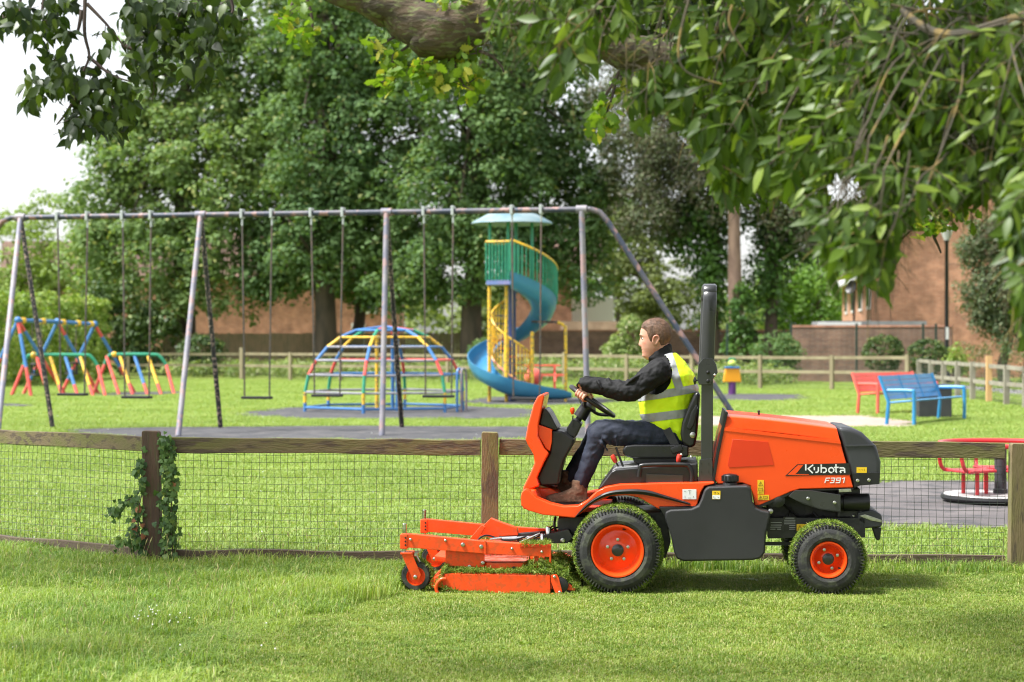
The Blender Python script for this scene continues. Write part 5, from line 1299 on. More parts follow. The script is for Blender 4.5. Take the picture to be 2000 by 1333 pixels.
q = MB(); q.lathe([(.042, .28), (.042, .40)], M(1514, 985, 0) , MV, 14); q.lathe([(.02, .24), (.045, .25), (.045, .28)], M(1524, 984, .0), MV, 14); q.build('hinge_bracket', MT['steelblack'], mw)
def bolt(px, py, v, r=.012, parent=mw):
    q = MB(); q.lathe([(r, .004), (r, -.006), (r * .55, -.009), (0, -.009)], M(px, py, v), MV, 10); return q.build('bolt', MT['bolt'], parent, angle=25)
bolt(1505, 999, .235, .016)

# ---- fuel tank
FT = [(1376, 957), (1384, 951), (1460, 949), (1467, 954), (1470, 980), (1476, 992), (1488, 997), (1503, 1000), (1505, 1006), (1497, 1040), (1494, 1080), (1486, 1091), (1470, 1095), (1335, 1097), (1322, 1092), (1316, 1078), (1310, 1045), (1298, 1012), (1300, 1000), (1310, 996), (1350, 994), (1364, 988), (1370, 975)]
poly(FT, .1, .42, 'fuel_tank', MT['tank'], mw, bevel=.022, seg=4)
q = MB(); c = M(1426, 958, .2)
q.lathe([(.055, -.02), (.05, .02), (.045, .05)], c, MZ, 24); q.build('filler_neck', MT['tank'], mw)
q = MB(); c2 = M(1426, 941, .2); q.lathe([(.046, 0), (.05, .004), (.05, .035), (.044, .044), (.03, .047), (.012, .05), (0, .05)], c2, MZ, 24)
for k in range(14):
    t = 2 * math.pi * k / 14; q.box(c2 + Vector((math.cos(t) * .05, math.sin(t) * .05, .02)), (.009, .009, .034))
q.build('filler_cap', MT['black'], mw)

# ---- floor pan, fender and front cowl (orange)
FP = [(1017, 972), (1019, 962), (1025, 956), (1033, 959), (1048, 973), (1074, 984), (1100, 990), (1128, 989), (1146, 979), (1166, 960), (1182, 952), (1210, 947), (1300, 944), (1367, 943), (1395, 942), (1395, 946), (1376, 950), (1369, 962), (1362, 985), (1357, 992), (1285, 994), (1270, 985), (1248, 972), (1225, 968), (1190, 970), (1158, 985), (1135, 1003), (1122, 1012), (1060, 1006), (1030, 997), (1018, 988)]
poly(FP, .16, .30, 'fender', MT['orange'], mw, bevel=.012, seg=3)
poly([(1017, 972), (1025, 956), (1048, 952), (1075, 957), (1100, 962), (1146, 962), (1166, 958), (1200, 965), (1135, 1003), (1122, 1012), (1060, 1006), (1030, 997), (1018, 988)], .95, 1.09, 'far_floor_edge', MT['orange'], mw, bevel=.012, seg=3)
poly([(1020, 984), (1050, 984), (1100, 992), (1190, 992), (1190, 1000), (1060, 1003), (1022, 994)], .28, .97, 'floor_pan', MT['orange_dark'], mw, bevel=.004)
poly([(1020, 962), (1030, 953), (1075, 953), (1090, 962), (1106, 985), (1022, 988)], .52, .97, 'front_shelf', MT['orange'], mw, bevel=.012, seg=3)
poly([(1020, 966), (1026, 957), (1046, 957), (1052, 975), (1060, 988), (1022, 988)], .28, .54, 'toe_board', MT['orange'], mw, bevel=.012, seg=3)
poly([(1046, 975), (1075, 986), (1120, 991.5), (1146, 986), (1150, 995), (1070, 995), (1046, 980)], .29, .93, 'floor_mat', MT['black'], mw, bevel=.003)
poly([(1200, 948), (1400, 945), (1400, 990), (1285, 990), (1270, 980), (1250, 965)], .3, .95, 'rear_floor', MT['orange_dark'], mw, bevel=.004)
TR = smooth_path([M(1124, 1010, .14), M(1150, 985, .14), M(1185, 966, .14), M(1225, 961, .14), M(1262, 963, .14), M(1300, 972, .14), M(1348, 985, .14)], 6)
q = MB(); n = len(TR); rings = []
for i, p in enumerate(TR):
    h = float(np.interp(i / (n - 1), [0, .15, .7, 1], [.008, .02, .028, .008])); rings.append([p - MV * .012 - MZ * h * .5, p - MV * .02 + MZ * h * .2, p - MV * .01 + MZ * h * .6, p + MV * .05 + MZ * h * .6, p + MV * .05 - MZ * h * .5])
q.loft(rings); q.build('fender_trim', MT['black'], mw)
poly([(1286, 990), (1360, 989), (1366, 1012), (1330, 1020), (1300, 1016)], .13, .3, 'fender_skirt', MT['black'], mw, bevel=.01)
poly([(1246, 968), (1298, 978), (1330, 986), (1358, 989), (1358, 993), (1286, 994), (1262, 980)], .155, .2, 'fender_gusset', MT['orange'], mw, bevel=.003)
# cowl: bright front shield and the panel behind it
CW = [(1057, 770), (1063, 771), (1063, 776), (1052, 828), (1051, 852), (1063, 876), (1072, 886), (1062, 905), (1049, 934), (1054, 950), (1030, 958), (1020, 966), (1022, 952), (1037, 922), (1044, 905), (1042, 888), (1030, 868), (1026, 858), (1031, 830), (1042, 790), (1050, 775)]
poly(CW, .36, .88, 'front_cowl', MT['orange'], mw, bevel=.012, seg=3)
poly([(1052, 830), (1078, 839), (1078, 862), (1074, 882), (1066, 876), (1052, 852)], .40, .84, 'cowl_panel', MT['orange'], mw, bevel=.004)
# steering pedestal and dash
poly([(1077, 841), (1098, 842), (1121, 858), (1119, 868), (1112, 880), (1101, 900), (1094, 925), (1091, 948), (1056, 950), (1049, 934), (1066, 898), (1074, 884)], .43, .81, 'pedestal', MT['black'], mw, bevel=.014, seg=3)
poly([(1054, 826), (1060, 800), (1066, 798), (1074, 808), (1090, 838), (1084, 842), (1054, 830)], .42, .82, 'dash_cover', MT['black'], mw, bevel=.01)
poly([(1106, 838), (1118, 819), (1128, 822), (1136, 829), (1123, 856), (1108, 850)], .5, .74, 'column_box', MT['black'], mw, bevel=.008)
q = MB(); q.tube([M(1120, 838, .62), M(1134, 812, .62)], .021, 12); q.tube([M(1132, 816, .62), M(1147, 793, .62)], [.045, .04], 16); q.tube([M(1145, 797, .62), M(1154, 786, .62)], .022, 12); q.build('steering_column', MT['black'], mw)
wc = M(1157, 784, .62); wd = (M(1197, 812, .62) - M(1117, 757, .62)).normalized(); wn_ = wd.cross(MV).normalized()
if wn_.z < 0: wn_ = -wn_
rw = .168
q = MB(); q.tube([wc + wd * (rw * math.cos(a)) + MV * (rw * math.sin(a)) for a in np.linspace(0, 2 * math.pi, 41)[:-1]], .0145, 10, closed=True); sw = q.build('steering_wheel', MT['black'], mw)
q = MB()
for a in (R(15), R(135), R(255)): q.tube(smooth_path([wc - wn_ * .045, wc - wn_ * .05 + (wd * math.cos(a) + MV * math.sin(a)) * .08, wc + (wd * math.cos(a) + MV * math.sin(a)) * rw], 4), .011, 8)
q.build('spokes', MT['black'], sw)
q = MB(); q.lathe([(.05, -.06), (.055, -.04), (.04, -.02), (0, -.015)], wc, wn_, 18); q.build('hub', MT['black'], sw)
q = MB(); q.tube([M(1118, 832, .5), M(1119, 812, .5)], .005, 6); lv = q.build('throttle_lever', MT['steelblack'], mw)
q = MB(); q.lathe([(.007, 0), (.015, .02), (.016, .035), (.01, .045), (0, .047)], M(1118, 810, .5), MZ, 12); q.build('knob', MT['orange'], lv)
q = MB(); q.tube(smooth_path([M(1082, 950, .46), M(1086, 935, .46), M(1089, 930, .46)], 3), .022, 8); q.build('brake_pedal', MT['black'], mw)

# ---- console, grab rail, levers, seat
poly([(1166, 958), (1193, 922), (1203, 917), (1247, 913), (1363, 905), (1363, 943), (1230, 946), (1185, 950)], .26, .98, 'side_console', MT['black'], mw, bevel=.012, seg=3)
poly([(1195, 920), (1204, 913), (1246, 911), (1246, 918), (1205, 921)], .3, .94, 'control_plate', mat('silver_plate', (.4, .4, .41), .35, metal=.5), mw, bevel=.004)
q = MB(); q.tube(smooth_path([M(1248, 932, .24), M(1250, 917, .24), M(1258, 909, .24), M(1335, 908, .24), M(1346, 913, .24), M(1351, 925, .24), M(1351, 943, .24)], 4), .0145, 10); q.build('grab_rail', MT['black'], mw)
poly([(1262, 926), (1334, 928), (1334, 942), (1262, 944)], .253, .27, 'console_panel', MT['rops'], mw, bevel=.003)
for nm, a, b, kc, vv in (('height_lever', (1209, 914), (1199, 896), 'red_plastic', .36), ('seat_lever', (1321, 920), (1326, 895), 'red_plastic', .3)):
    q = MB(); q.tube([M(*a, vv), M(*b, vv)], .006, 7); lv = q.build(nm, MT['steelblack'], mw)
    d_ = (M(*b, vv) - M(*a, vv)).normalized(); q = MB(); q.lathe([(.009, -.03), (.015, -.02), (.017, .005), (.015, .02), (.006, .026), (0, .026)], M(*b, vv), d_, 12); q.build('knob', MT[kc], lv)
q = MB(); q.tube([M(1217, 912, .33), M(1203, 874, .33)], .007, 8); q.build('tilt_lever', MT['black'], mw)
# seat cushion and back
poly([(1216, 878), (1222, 871), (1240, 869), (1330, 869), (1345, 872), (1345, 893), (1320, 896), (1236, 896), (1222, 892), (1216, 886)], .37, .87, 'seat_cushion', MT['vinyl'], mw, bevel=.024, seg=4)
poly([(1235, 894), (1325, 894), (1325, 903), (1300, 911), (1255, 911), (1238, 903)], .42, .82, 'seat_base', MT['black'], mw, bevel=.006)
poly([(1332, 866), (1329, 848), (1332, 826), (1343, 797), (1356, 770), (1364, 764), (1368, 772), (1366, 800), (1362, 850), (1358, 872), (1345, 876)], .38, .86, 'seat_back', MT['vinyl'], mw, bevel=.022, seg=4)
poly([(1341, 836), (1350, 806), (1360, 790), (1364, 800), (1356, 830), (1348, 842)], .36, .40, 'armrest_mount', MT['black'], mw, bevel=.008)
q = MB(); q.lathe([(.019, 0), (.019, -.018), (.012, -.022), (0, -.022)], M(1353, 850, .385), MV, 16); kb = q.build('recline_knob', MT['bolt'], mw)
q = MB(); q.bar(M(1302, 838, .40), M(1322, 876, .385), .004, .05, up=MU); q.build('seat_belt', MT['black'], mw)
q = MB(); q.box(M(1322, 878, .375), (.075, .03, .045), ((MU * .94 + MZ * .34).normalized(), MV, (MZ * .94 - MU * .34).normalized())); q.build('belt_buckle', MT['black'], mw, bevel=.008)
bolt(1350, 893, .36, .009); bolt(1331, 889, .36, .009)

# ---- roll bar
RV0, RV1 = .27, 1.0
def rops_post(v):
    nm = 'roll_bar_post'
    lo = [(1366, 938), (1390, 938), (1391, 900), (1394, 740), (1371, 740), (1369, 900)]
    poly(lo, v, v + .06, nm, MT['rops'], mw, bevel=.005)
q = MB()
for v in (RV0, RV1):
    poly([(1369, 942), (1392, 942), (1393, 742), (1370, 742)], v, v + .06, 'lower_post', MT['rops'], mw, bevel=.006)
    poly([(1364, 712), (1374, 700), (1391, 700), (1399, 712), (1402, 728), (1390, 745), (1388, 752), (1365, 752), (1362, 740)], v - .012, v, 'hinge_plate', MT['rops'], mw, bevel=.003)
    poly([(1364, 712), (1374, 700), (1391, 700), (1399, 712), (1402, 728), (1390, 745), (1388, 752), (1365, 752), (1362, 740)], v + .06, v + .072, 'hinge_plate', MT['rops'], mw, bevel=.003)
    poly([(1366, 898), (1390, 896), (1392, 904), (1392, 940), (1364, 940)], v - .011, v, 'foot_plate', MT['rops'], mw, bevel=.003)
# upper hoop: one swept square tube
up = [M(1381, 722, RV0 + .03), M(1383, 660, RV0 + .03), M(1386, 596, RV0 + .03)]
a_, b_ = M(1386, 575, RV0 + .05), M(1386, 564, RV0 + .12)
w_ = RV1 - RV0
hoop = [M(1379, 740, RV0 + .03)] + up + [a_, b_, Vv(b_, RV0 + .12, RV1 - .06), Vv(a_, RV0 + .05, RV1 + .01)] + [Vv(p, RV0 + .03, RV1 + .03) for p in reversed(up)] + [Vv(M(1379, 740, RV0 + .03), RV0 + .03, RV1 + .03)]
hoop = smooth_path(hoop, 5); rings = []
for i, p in enumerate(hoop):
    t = (hoop[min(i + 1, len(hoop) - 1)] - hoop[max(i - 1, 0)]).normalized(); s = (MU - t * MU.dot(t)).normalized(); o_ = t.cross(s).normalized()
    c_, k_ = .044, .03; b2 = .009
    rings.append([p + s * x + o_ * y for x, y in ((-c_ + b2, -k_), (c_ - b2, -k_), (c_, -k_ + b2), (c_, k_ - b2), (c_ - b2, k_), (-c_ + b2, k_), (-c_, k_ - b2), (-c_, -k_ + b2))])
q = MB(); q.loft(rings); q.build('upper_hoop', MT['rops'], mw, angle=50)
for px, py, r_ in ((1383, 728, .012), (1396, 733, .008), (1383, 745, .012)):
    q = MB(); q.lathe([(r_, 0), (r_, -.004), (r_ * .5, -.008), (0, -.008)], M(px, py, RV0 - .012), MV, 12); q.build('hinge_bolt', MT['bolt'] if r_ < .01 else MT['black'], mw)
for px, py in ((1370, 906), (1384, 906), (1370, 922), (1384, 922)):
    q = MB(); q.lathe([(.005, .001), (.005, -.002), (0, -.002)], M(px, py, RV0 - .011), MV, 8); q.build('plate_hole', MT['black_print'], mw)
q = MB(); q.tube([M(1368, 742, RV0 + .0), M(1357, 744, RV0 - .0)], .006, 7); q.lathe([(.006, 0), (.024, .004), (.024, .014), (.006, .02)], M(1360, 744, RV0), -MU, 8); q.build('clamp_knob', MT['black'], mw)

# ---- hood
HV0, HV1 = .24, 1.0
side = [(1414, 836), (1641, 862), (1667, 953), (1562, 956), (1545, 961), (1483, 988), (1474, 988), (1466, 950), (1450, 944), (1402, 946), (1395, 936), (1404, 884)]
q = MB(); q.prism([M(x, y, HV0) for x, y in side], MV * (HV1 - HV0))
hood = q.build('hood', MT['orange'], mw, bevel=.008, seg=2)
topf, topr = [(1414, 836), (1419, 814), (1421, 808)], [(1641, 862), (1635, 838), (1631, 832)]
ins = [0.0, .014, .075]
rings = []
for (xf, yf), (xr, yr), k in zip(topf, topr, ins):
    pass
q = MB(); ringF, ringR = [], []
def edge(lst, j, far): 
    p = M(lst[j][0], lst[j][1], HV0 + ins[j]); return p if not far else p + MV * ((HV1 - HV0) - 2 * ins[j])
stations = []
for s in np.linspace(0, 1, 9):
    r_ = []
    for j in (0, 1, 2): r_.append(edge(topf, j, False).lerp(edge(topr, j, False), s) + MZ * (.006 * math.sin(math.pi * s)))
    for j in (2, 1, 0): r_.append(edge(topf, j, True).lerp(edge(topr, j, True), s) + MZ * (.006 * math.sin(math.pi * s)))
    stations.append(r_)
q.loft(stations); q.build('hood_top', MT['orange'], hood, bevel=.006)
# lighter moulded crease along the side, panel with the recess shade put into its colour, black seal at the front edge
poly([(1415, 835), (1641, 861), (1643, 868), (1413, 842)], HV0 - .004, HV0 + .004, 'side_crease', MT['orange'], hood, bevel=.0018)
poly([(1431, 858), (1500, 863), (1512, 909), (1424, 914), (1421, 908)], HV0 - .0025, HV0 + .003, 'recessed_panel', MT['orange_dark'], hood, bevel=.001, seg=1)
poly([(1417, 804), (1422, 806), (1415, 836), (1405, 884), (1396, 938), (1400, 948), (1395, 948), (1391, 938), (1400, 880)], HV0 - .006, HV1 + .004, 'hood_seal', MT['black'], hood, bevel=.002)
poly([(1395, 936), (1413, 838), (1417, 812), (1404, 850), (1393, 905)], HV0 + .06, HV1 - .06, 'bulkhead', MT['red_plastic'], hood, bevel=.002)
q = MB(); q.tube([M(1482, 814, .6), M(1482, 806, .6)], .007, 8); q.ball(M(1482, 804, .6), .009, n=8, m=6); q.build('hood_stop', MT['black'], hood)
poly([(1545, 961), (1560, 957), (1667, 954), (1667, 957), (1562, 960), (1547, 965), (1484, 993), (1472, 992), (1472, 987), (1482, 987)], HV0 + .002, HV0 + .03, 'lower_seal', MT['black'], hood, bevel=.001)
# rear grille
GA = [(1635, 833), (1662, 836), (1684, 845), (1712, 872), (1721, 903), (1719, 946), (1680, 949), (1668, 954), (1644, 862)]
poly(GA, HV0 + .01, HV1 - .01, 'rear_grille', MT['grille'], mw, bevel=.03, seg=3)
poly([(1650, 870), (1708, 869), (1709, 872), (1651, 873)], HV0 + .004, HV0 + .012, 'grille_crease', MT['grille'], mw, bevel=.001)
poly([(1664, 925), (1719, 923), (1718, 946), (1680, 949), (1669, 953)], HV0 + .004, HV0 + .03, 'lower_cover', MT['black'], mw, bevel=.003)
bolt(1675, 939, HV0 + .004, .011); bolt(1697, 938, HV0 + .004, .011)
# ---- heat shield, muffler, plate, rear weight
poly([(1540, 970), (1553, 958), (1582, 958), (1642, 967), (1642, 1001), (1600, 995), (1566, 984)], .22, .235, 'heat_shield', MT['rops'], mw, bevel=.003)
poly([(1540, 970), (1566, 984), (1600, 995), (1642, 1001), (1642, 998), (1600, 992), (1568, 981)], .22, .32, 'shield_flange', MT['rops'], mw, bevel=.002)
bolt(1578, 974, .218, .011); bolt(1630, 982, .218, .011)
q = MB(); q.tube([M(1636, 982, .32), M(1646, 982, .32), M(1647, 982, .32), M(1696, 981, .32), M(1698, 981, .32)], [.045, .045, .055, .055, .05], 24); q.build('muffler', MT['black'], mw)
poly([(1638, 956), (1662, 955), (1663, 961), (1639, 962)], .23, .24, 'catch_plate', MT['bolt'], mw, bevel=.001)
poly([(1636, 960), (1680, 955), (1680, 1010), (1668, 1046), (1660, 1046), (1660, 1010), (1636, 1010)], .34, .9, 'rear_support', MT['steelblack'], mw, bevel=.004)
poly([(1675, 1001), (1700, 997), (1708, 997), (1722, 1006), (1724, 1020), (1722, 1030), (1675, 1034)], .3, .95, 'rear_weight', MT['grille'], mw, bevel=.012, seg=3)
poly([(1678, 1008), (1690, 1005), (1722, 1016), (1722, 1021), (1700, 1017)], .294, .31, 'weight_groove', MT['bolt'], mw, bevel=.002)
poly([(1704, 1032), (1722, 1031), (1719, 1054), (1715, 1057), (1711, 1054)], .34, .42, 'rear_guard', MT['black'], mw, bevel=.006)
poly([(1704, 1032), (1722, 1031), (1719, 1054), (1715, 1057), (1711, 1054)], .83, .91, 'rear_guard', MT['black'], mw, bevel=.006)
bolt(1667, 1008, .335, .009); bolt(1612, 1018, .298, .009)

# ---- lettering and stickers (flat print)
def ribbon(strokes, wpx, v, name, m, parent, th=.001):
    q = MB()
    for st in strokes:
        for (x0, y0), (x1, y1) in zip(st[:-1], st[1:]):
            dx, dy = x1 - x0, y1 - y0; l = math.hypot(dx, dy) or 1; ex, ey = dx / l * wpx * .5, dy / l * wpx * .5; nx, ny = -dy / l * wpx / 2, dx / l * wpx / 2
            q.prism([M(x, y, v) for x, y in ((x0 - ex * .7 + nx, y0 - ey * .7 + ny), (x1 + ex * .7 + nx, y1 + ey * .7 + ny), (x1 + ex * .7 - nx, y1 + ey * .7 - ny), (x0 - ex * .7 - nx, y0 - ey * .7 - ny))], MV * (-th * rnd.uniform(.8, 1.2)))
    return q.build(name, m, parent, smooth=False, bevel=0)
def flat(pts, v, name, m, parent, th=.0012):
    q = MB(); q.prism([M(x, y, v) for x, y in pts], MV * -th); return q.build(name, m, parent, smooth=False)
def CR(pts): return [(1360 + x / 5, 780 + y / 5) for x, y in pts]
dec = flat(CR([(868, 750), (985, 637), (1490, 625), (1508, 738), (1010, 746)]), HV0 - .001, 'badge', MT['black_print'], hood)
flat(CR([(890, 741), (992, 645), (1045, 643), (985, 715), (965, 732), (1100, 733), (1098, 738)]), HV0 - .0026, 'badge_flash', MT['orange'], hood, .0008)
o8 = [(1318 + 25 * math.cos(t), 693 + 24 * math.sin(t)) for t in np.linspace(R(75), R(395), 14)]
letters = {'K': [[(1069, 641), (1069, 692)], [(1138, 643), (1092, 680), (1134, 720)]],
           'u': [[(1152, 668), (1153, 690)], [(1192, 668), (1192, 700), (1184, 713), (1168, 715)]],
           'b': [[(1220, 642), (1220, 714)], [(1222, 672), (1255, 672), (1268, 683), (1269, 702), (1257, 714), (1240, 716)]],
           'o': [o8],
           't': [[(1364, 640), (1364, 708), (1370, 716)], [(1350, 667), (1386, 667)]],
           'a': [[(1402, 671), (1436, 671), (1447, 681), (1449, 716)], [(1436, 696), (1412, 697), (1405, 708), (1412, 717)]]}
for ch, stx in letters.items():
    ribbon([CR(s) for s in stx], 13 / 5, HV0 - .0026, 'letter', MT['white_print'], dec)
num = {'F': [[(1256, 816), (1268, 772), (1304, 771)], [(1264, 795), (1293, 794)]], '3': [[(1318, 771), (1354, 771), (1348, 793), (1322, 793)], [(1346, 793), (1342, 815), (1308, 816)]],
       '9': [[(1402, 793), (1370, 793), (1374, 771), (1410, 771), (1400, 815), (1364, 816)]], '1': [[(1428, 776), (1448, 770), (1438, 816)]]}
for ch, stx in num.items():
    ribbon([CR(s) for s in stx], 9 / 5, HV0 - .001, 'numeral', MT['white_print'], hood)
def sticker(x0, y0, x1, y1, v, m, marks, parent, white=None):
    o = flat([(x0, y0), (x1, y0), (x1, y1), (x0, y1)], v, 'sticker', m, parent)
    if white: flat(white, v - .0014, 'sticker_field', MT['white_print'], o, .0006)
    ribbon(marks, .55, v - .0022, 'sticker_print', MT['black_print'], o, .0005); return o
def tri(cx, cy, s): return [(cx, cy - s), (cx + s, cy + s * .8), (cx - s, cy + s * .8), (cx, cy - s)]
def book(cx, cy, w, h): return [(cx - w, cy - h), (cx, cy - h * .7), (cx + w, cy - h), (cx + w, cy + h), (cx, cy + h * .7), (cx - w, cy + h), (cx - w, cy - h)]
sticker(1479.5, 938, 1492, 966, HV0 - .001, MT['yellow_print'], [tri(1485.7, 945.5, 4.2), [(1485.7, 943.5), (1485.7, 947)], book(1485.7, 956.5, 4, 3), [(1482, 963), (1489, 963)]], hood)
sticker(1480, 967, 1502, 977, HV0 - .001, MT['yellow_print'], [tri(1485.5, 972.3, 3.6), [(1485.5, 971), (1485.5, 974)], book(1495, 972, 3.6, 2.6)], hood)
sticker(1391, 959, 1407, 975.5, .099, MT['yellow_print'], [[(1394, 963), (1398, 962), (1396, 966)], [(1401, 962), (1404, 964), (1401, 966)], [(1394, 970), (1394, 973), (1398, 973)], [(1402, 972), (1404, 972)]], mw, [(1391.6, 967.5), (1406.4, 967.5), (1406.4, 975), (1391.6, 975)])
sticker(1333, 956, 1360, 975.5, .158, MT['white_print'], [[(1344, 958), (1350, 958)], [(1347, 959), (1347, 966)], [(1336, 960), (1340, 960)], [(1338, 969), (1338, 973)], [(1354, 969), (1354, 972)], [(1344, 973), (1350, 973)]], mw)
sticker(1673, 913, 1693, 924, HV0 + .008, MT['yellow_print'], [[(1677, 918), (1680, 918)], [(1683, 917), (1685, 919)], [(1688, 916), (1688, 920)]], mw)
pl_ = flat([(1504, 1018), (1529, 1018), (1527, 1038), (1502, 1038)], .298, 'data_plate', MT['black_print'], mw)
ribbon([[(1506, 1021), (1526, 1021)], [(1506, 1026), (1526, 1026)], [(1505, 1030), (1525, 1030)], [(1505, 1034), (1514, 1034)], [(1518, 1034), (1525, 1034)]], 1.5, .2965, 'plate_print', MT['grey_print'], pl_)
pl_ = flat([(1530, 1010), (1555, 1010), (1555, 1038), (1530, 1038)], .298, 'data_plate', MT['black_print'], mw)
ribbon([[(1534, 1012.5), (1551, 1012.5)]] + [[(1532, y), (1553, y)] for y in (1016.5, 1020, 1023.5)] + [[(1542, y), (1553, y)] for y in (1027, 1030.5, 1034)], 1.3, .2965, 'plate_print', MT['grey_print'], pl_)
sticker(1556, 1024, 1583, 1037, .298, MT['yellow_print'], [tri(1562.5, 1031, 4.5), [(1562.5, 1029), (1562.5, 1033)], [(1570, 1029), (1575, 1029)], [(1571, 1032), (1578, 1032)]], mw)

# ================================================================== cutting deck
DV0, DV1 = -.02, 1.30
OW = MT['orange_worn']
dk = poly([(846, 1128), (862, 1121), (900, 1120), (1060, 1121), (1085, 1124), (1124, 1148), (1124, 1155), (1075, 1152), (870, 1152), (850, 1146)], DV0 + .03, DV1, 'cutting_deck', OW, mw, bevel=.01)
poly([(869, 1122), (874, 1121), (1074, 1125), (1075, 1158), (1070, 1161), (975, 1161), (905, 1154), (872, 1155)], DV0, DV0 + .012, 'side_plate', OW, dk, bevel=.003)
q = MB(); q.tube(smooth_path([M(871, 1131, DV0 - .012), M(862, 1132, DV0 - .012), M(853, 1142, DV0 - .012), M(853, 1155, DV0 - .012), M(862, 1164, DV0 - .012), M(880, 1165.5, DV0 - .012), M(1066, 1167.5, DV0 - .012), M(1076, 1161, DV0 - .012)], 5), .011, 10); q.build('skid_bar', OW, dk)
poly([(870, 1063), (946, 1063), (946, 1108), (870, 1106)], .06, .09, 'deck_bracket', OW, dk, bevel=.003)
poly([(872, 1058), (1062, 1066), (1058, 1095), (872, 1095)], .5, .72, 'gearbox_tower', OW, dk, bevel=.008)
# belt cover: low eight-sided box with a worn lid
bc = [(913, 1083), (953, 1098), (986, 1099), (1022, 1096), (1028, 1092), (1022, 1088), (945, 1082)]
q = MB(); lid = [M(913, 1082, .24), M(950, 1097, .07), M(986, 1098, .05), M(1022, 1094, .07), M(1031, 1090, .2), M(1031, 1084, .42), M(925, 1079, .42)]
zt = M(986, 1100, .05).z; lid = [Vector((p.x, p.y, zt)) for p in lid]; q.prism(lid, -MZ * .06); q.build('belt_cover', OW, dk, bevel=.004)
q = MB(); q.prism([p + (p - sum(lid, Vector()) / len(lid)) * .05 + MZ * .004 for p in lid], MZ * .005); q.build('belt_cover_lid', mat('scuffed_orange', (.55, .09, .05), .5, (.35, .22, .18), scale=16, lo=.45, hi=.7), dk, bevel=.001)
q = MB(); q.lathe([(.012, 0), (.012, -.004), (0, -.004)], M(1004, 1110, .046), MV, 12); q.box(M(1004, 1114, .048), (.022, .006, .022), AX); q.build('cover_slot', MT['black_print'], dk)
# booms, near and far
def boom(dv, dx, nm='boom'):
    def S(pts): return [(x, y) for x, y in pts]
    o = poly([(785, 1043), (795, 1043), (947, 1058), (1073, 1066), (1075, 1089), (1060, 1088), (945, 1082), (795, 1070), (785, 1070)], .02, .08, nm, OW, dk, bevel=.004)
    return o
b1 = boom(0, 0)
q = MB(); q.prism([M(x, y, .02) + MV * 1.02 for x, y in [(785, 1043), (795, 1043), (947, 1058), (1073, 1066), (1075, 1089), (1060, 1088), (945, 1082), (795, 1070), (785, 1070)]], MV * .06); q.build('boom', OW, dk, bevel=.004)
for dvv in (0, 1.02):
    for (px, py, nm, r_, z0, z1) in ((790, 1071, 'pivot_post', .0135, -.0, .155),):
        c = Vv(M(790, 1078, .05), .05, .05 + dvv); q = MB(); q.lathe([(.024, -.012), (.024, 0), (r_, .002), (r_, .175), (r_ - .003, .178), (0, .178)], c, MZ, 16); q.build('pivot_post', MT['chrome'], dk)
        q = MB(); c2 = Vv(M(790, 1071, .05), .05, .05 + dvv); q.box(c2 + MZ * .044, (.05, .07, .092), AX); q.build('pivot_block', OW, dk, bevel=.006)
        for hy in (1051, 1058, 1065):
            p = Vv(M(792, hy, .0145), 0, dvv); q = MB(); q.lathe([(.006, 0), (.006, -.002), (0, -.002)], p, MV, 10); q.build('adjuster_hole', MT['black_print'], dk)
    # caster
    cc = Vv(M(811, 1130, .0), 0, dvv + .02); cc.z = .096
    q = MB(); q.lathe([(.058, .012), (.062, .004), (.085, .004), (.093, .015), (.096, .03), (.096, .07), (.093, .085), (.085, .096), (.058, .09)], cc, MV, 32, caps=False); cw_ = q.build('caster_wheel', MT['tyre'], mw)
    q = MB(); q.lathe([(.059, .02), (.06, .008), (.056, .006), (.05, .03), (.02, .03), (0, .03)], cc, MV, 28, caps=False); q.lathe([(.059, .08), (.056, .094), (.05, .07), (0, .07)], cc, MV, 28, caps=False); q.build('rim', MT['orange'], cw_)
    P = [];
    th = np.random.default_rng(5).uniform(0, 2 * np.pi, 1500); d_ = np.outer(np.cos(th), np.array(MU)) + np.outer(np.sin(th), np.array(MZ)); P = np.array(cc) + d_ * .098 + np.outer(np.random.default_rng(6).uniform(.005, .095, 1500), np.array(MV)); ok = P[:, 2] > .012
    clippings('caked_grass', P[ok], d_[ok], 1600, .022, cw_, 8, flat=.5)
    fk = MB(); top = Vv(M(793, 1080, -.005), 0, dvv); ax_ = cc - MV * .012 + MZ * .0
    for off in (-.008, .118):
        t0 = top + MV * (off + .012); a0 = ax_ + MV * (off + .008)
        d2 = (a0 - t0).normalized(); w2 = Vector((d2.z, 0, -d2.x)).normalized(); wv = MU
        fk.prism([t0 - wv * .035, t0 + wv * .035 , a0 + wv * .036 + MZ * .012, a0 + wv * .022 - MZ * .022, a0 - wv * .018 - MZ * .022, a0 - wv * .03 + MZ * .01], MV * .009)
    fk.prism([top - MU * .036 + MZ * .0, top + MU * .036, top + MU * .036 - MZ * .012, top - MU * .036 - MZ * .012], MV * .135)
    fk.build('caster_fork', OW, cw_, bevel=.003)
    q = MB(); q.lathe([(.012, 0), (.012, -.008), (.006, -.012), (0, -.012)], cc - MV * .014, MV, 10); q.build('axle_bolt', MT['bolt'], cw_)
bolt(904, 1064, .018, .013, dk); bolt(940, 1068, .018, .013, dk)
poly([(946, 1057), (949, 1057), (949, 1083), (946, 1083)], .012, .06, 'boom_joint', OW, dk, bevel=.001)
poly([(1015, 1063), (1076, 1065), (1076, 1069), (1015, 1070)], .01, .09, 'boom_cap', MT['orange_dark'], dk, bevel=.002)
poly([(1072, 1066), (1076, 1066), (1076, 1098), (1073, 1098)], .015, .09, 'boom_end_plate', OW, dk, bevel=.001)
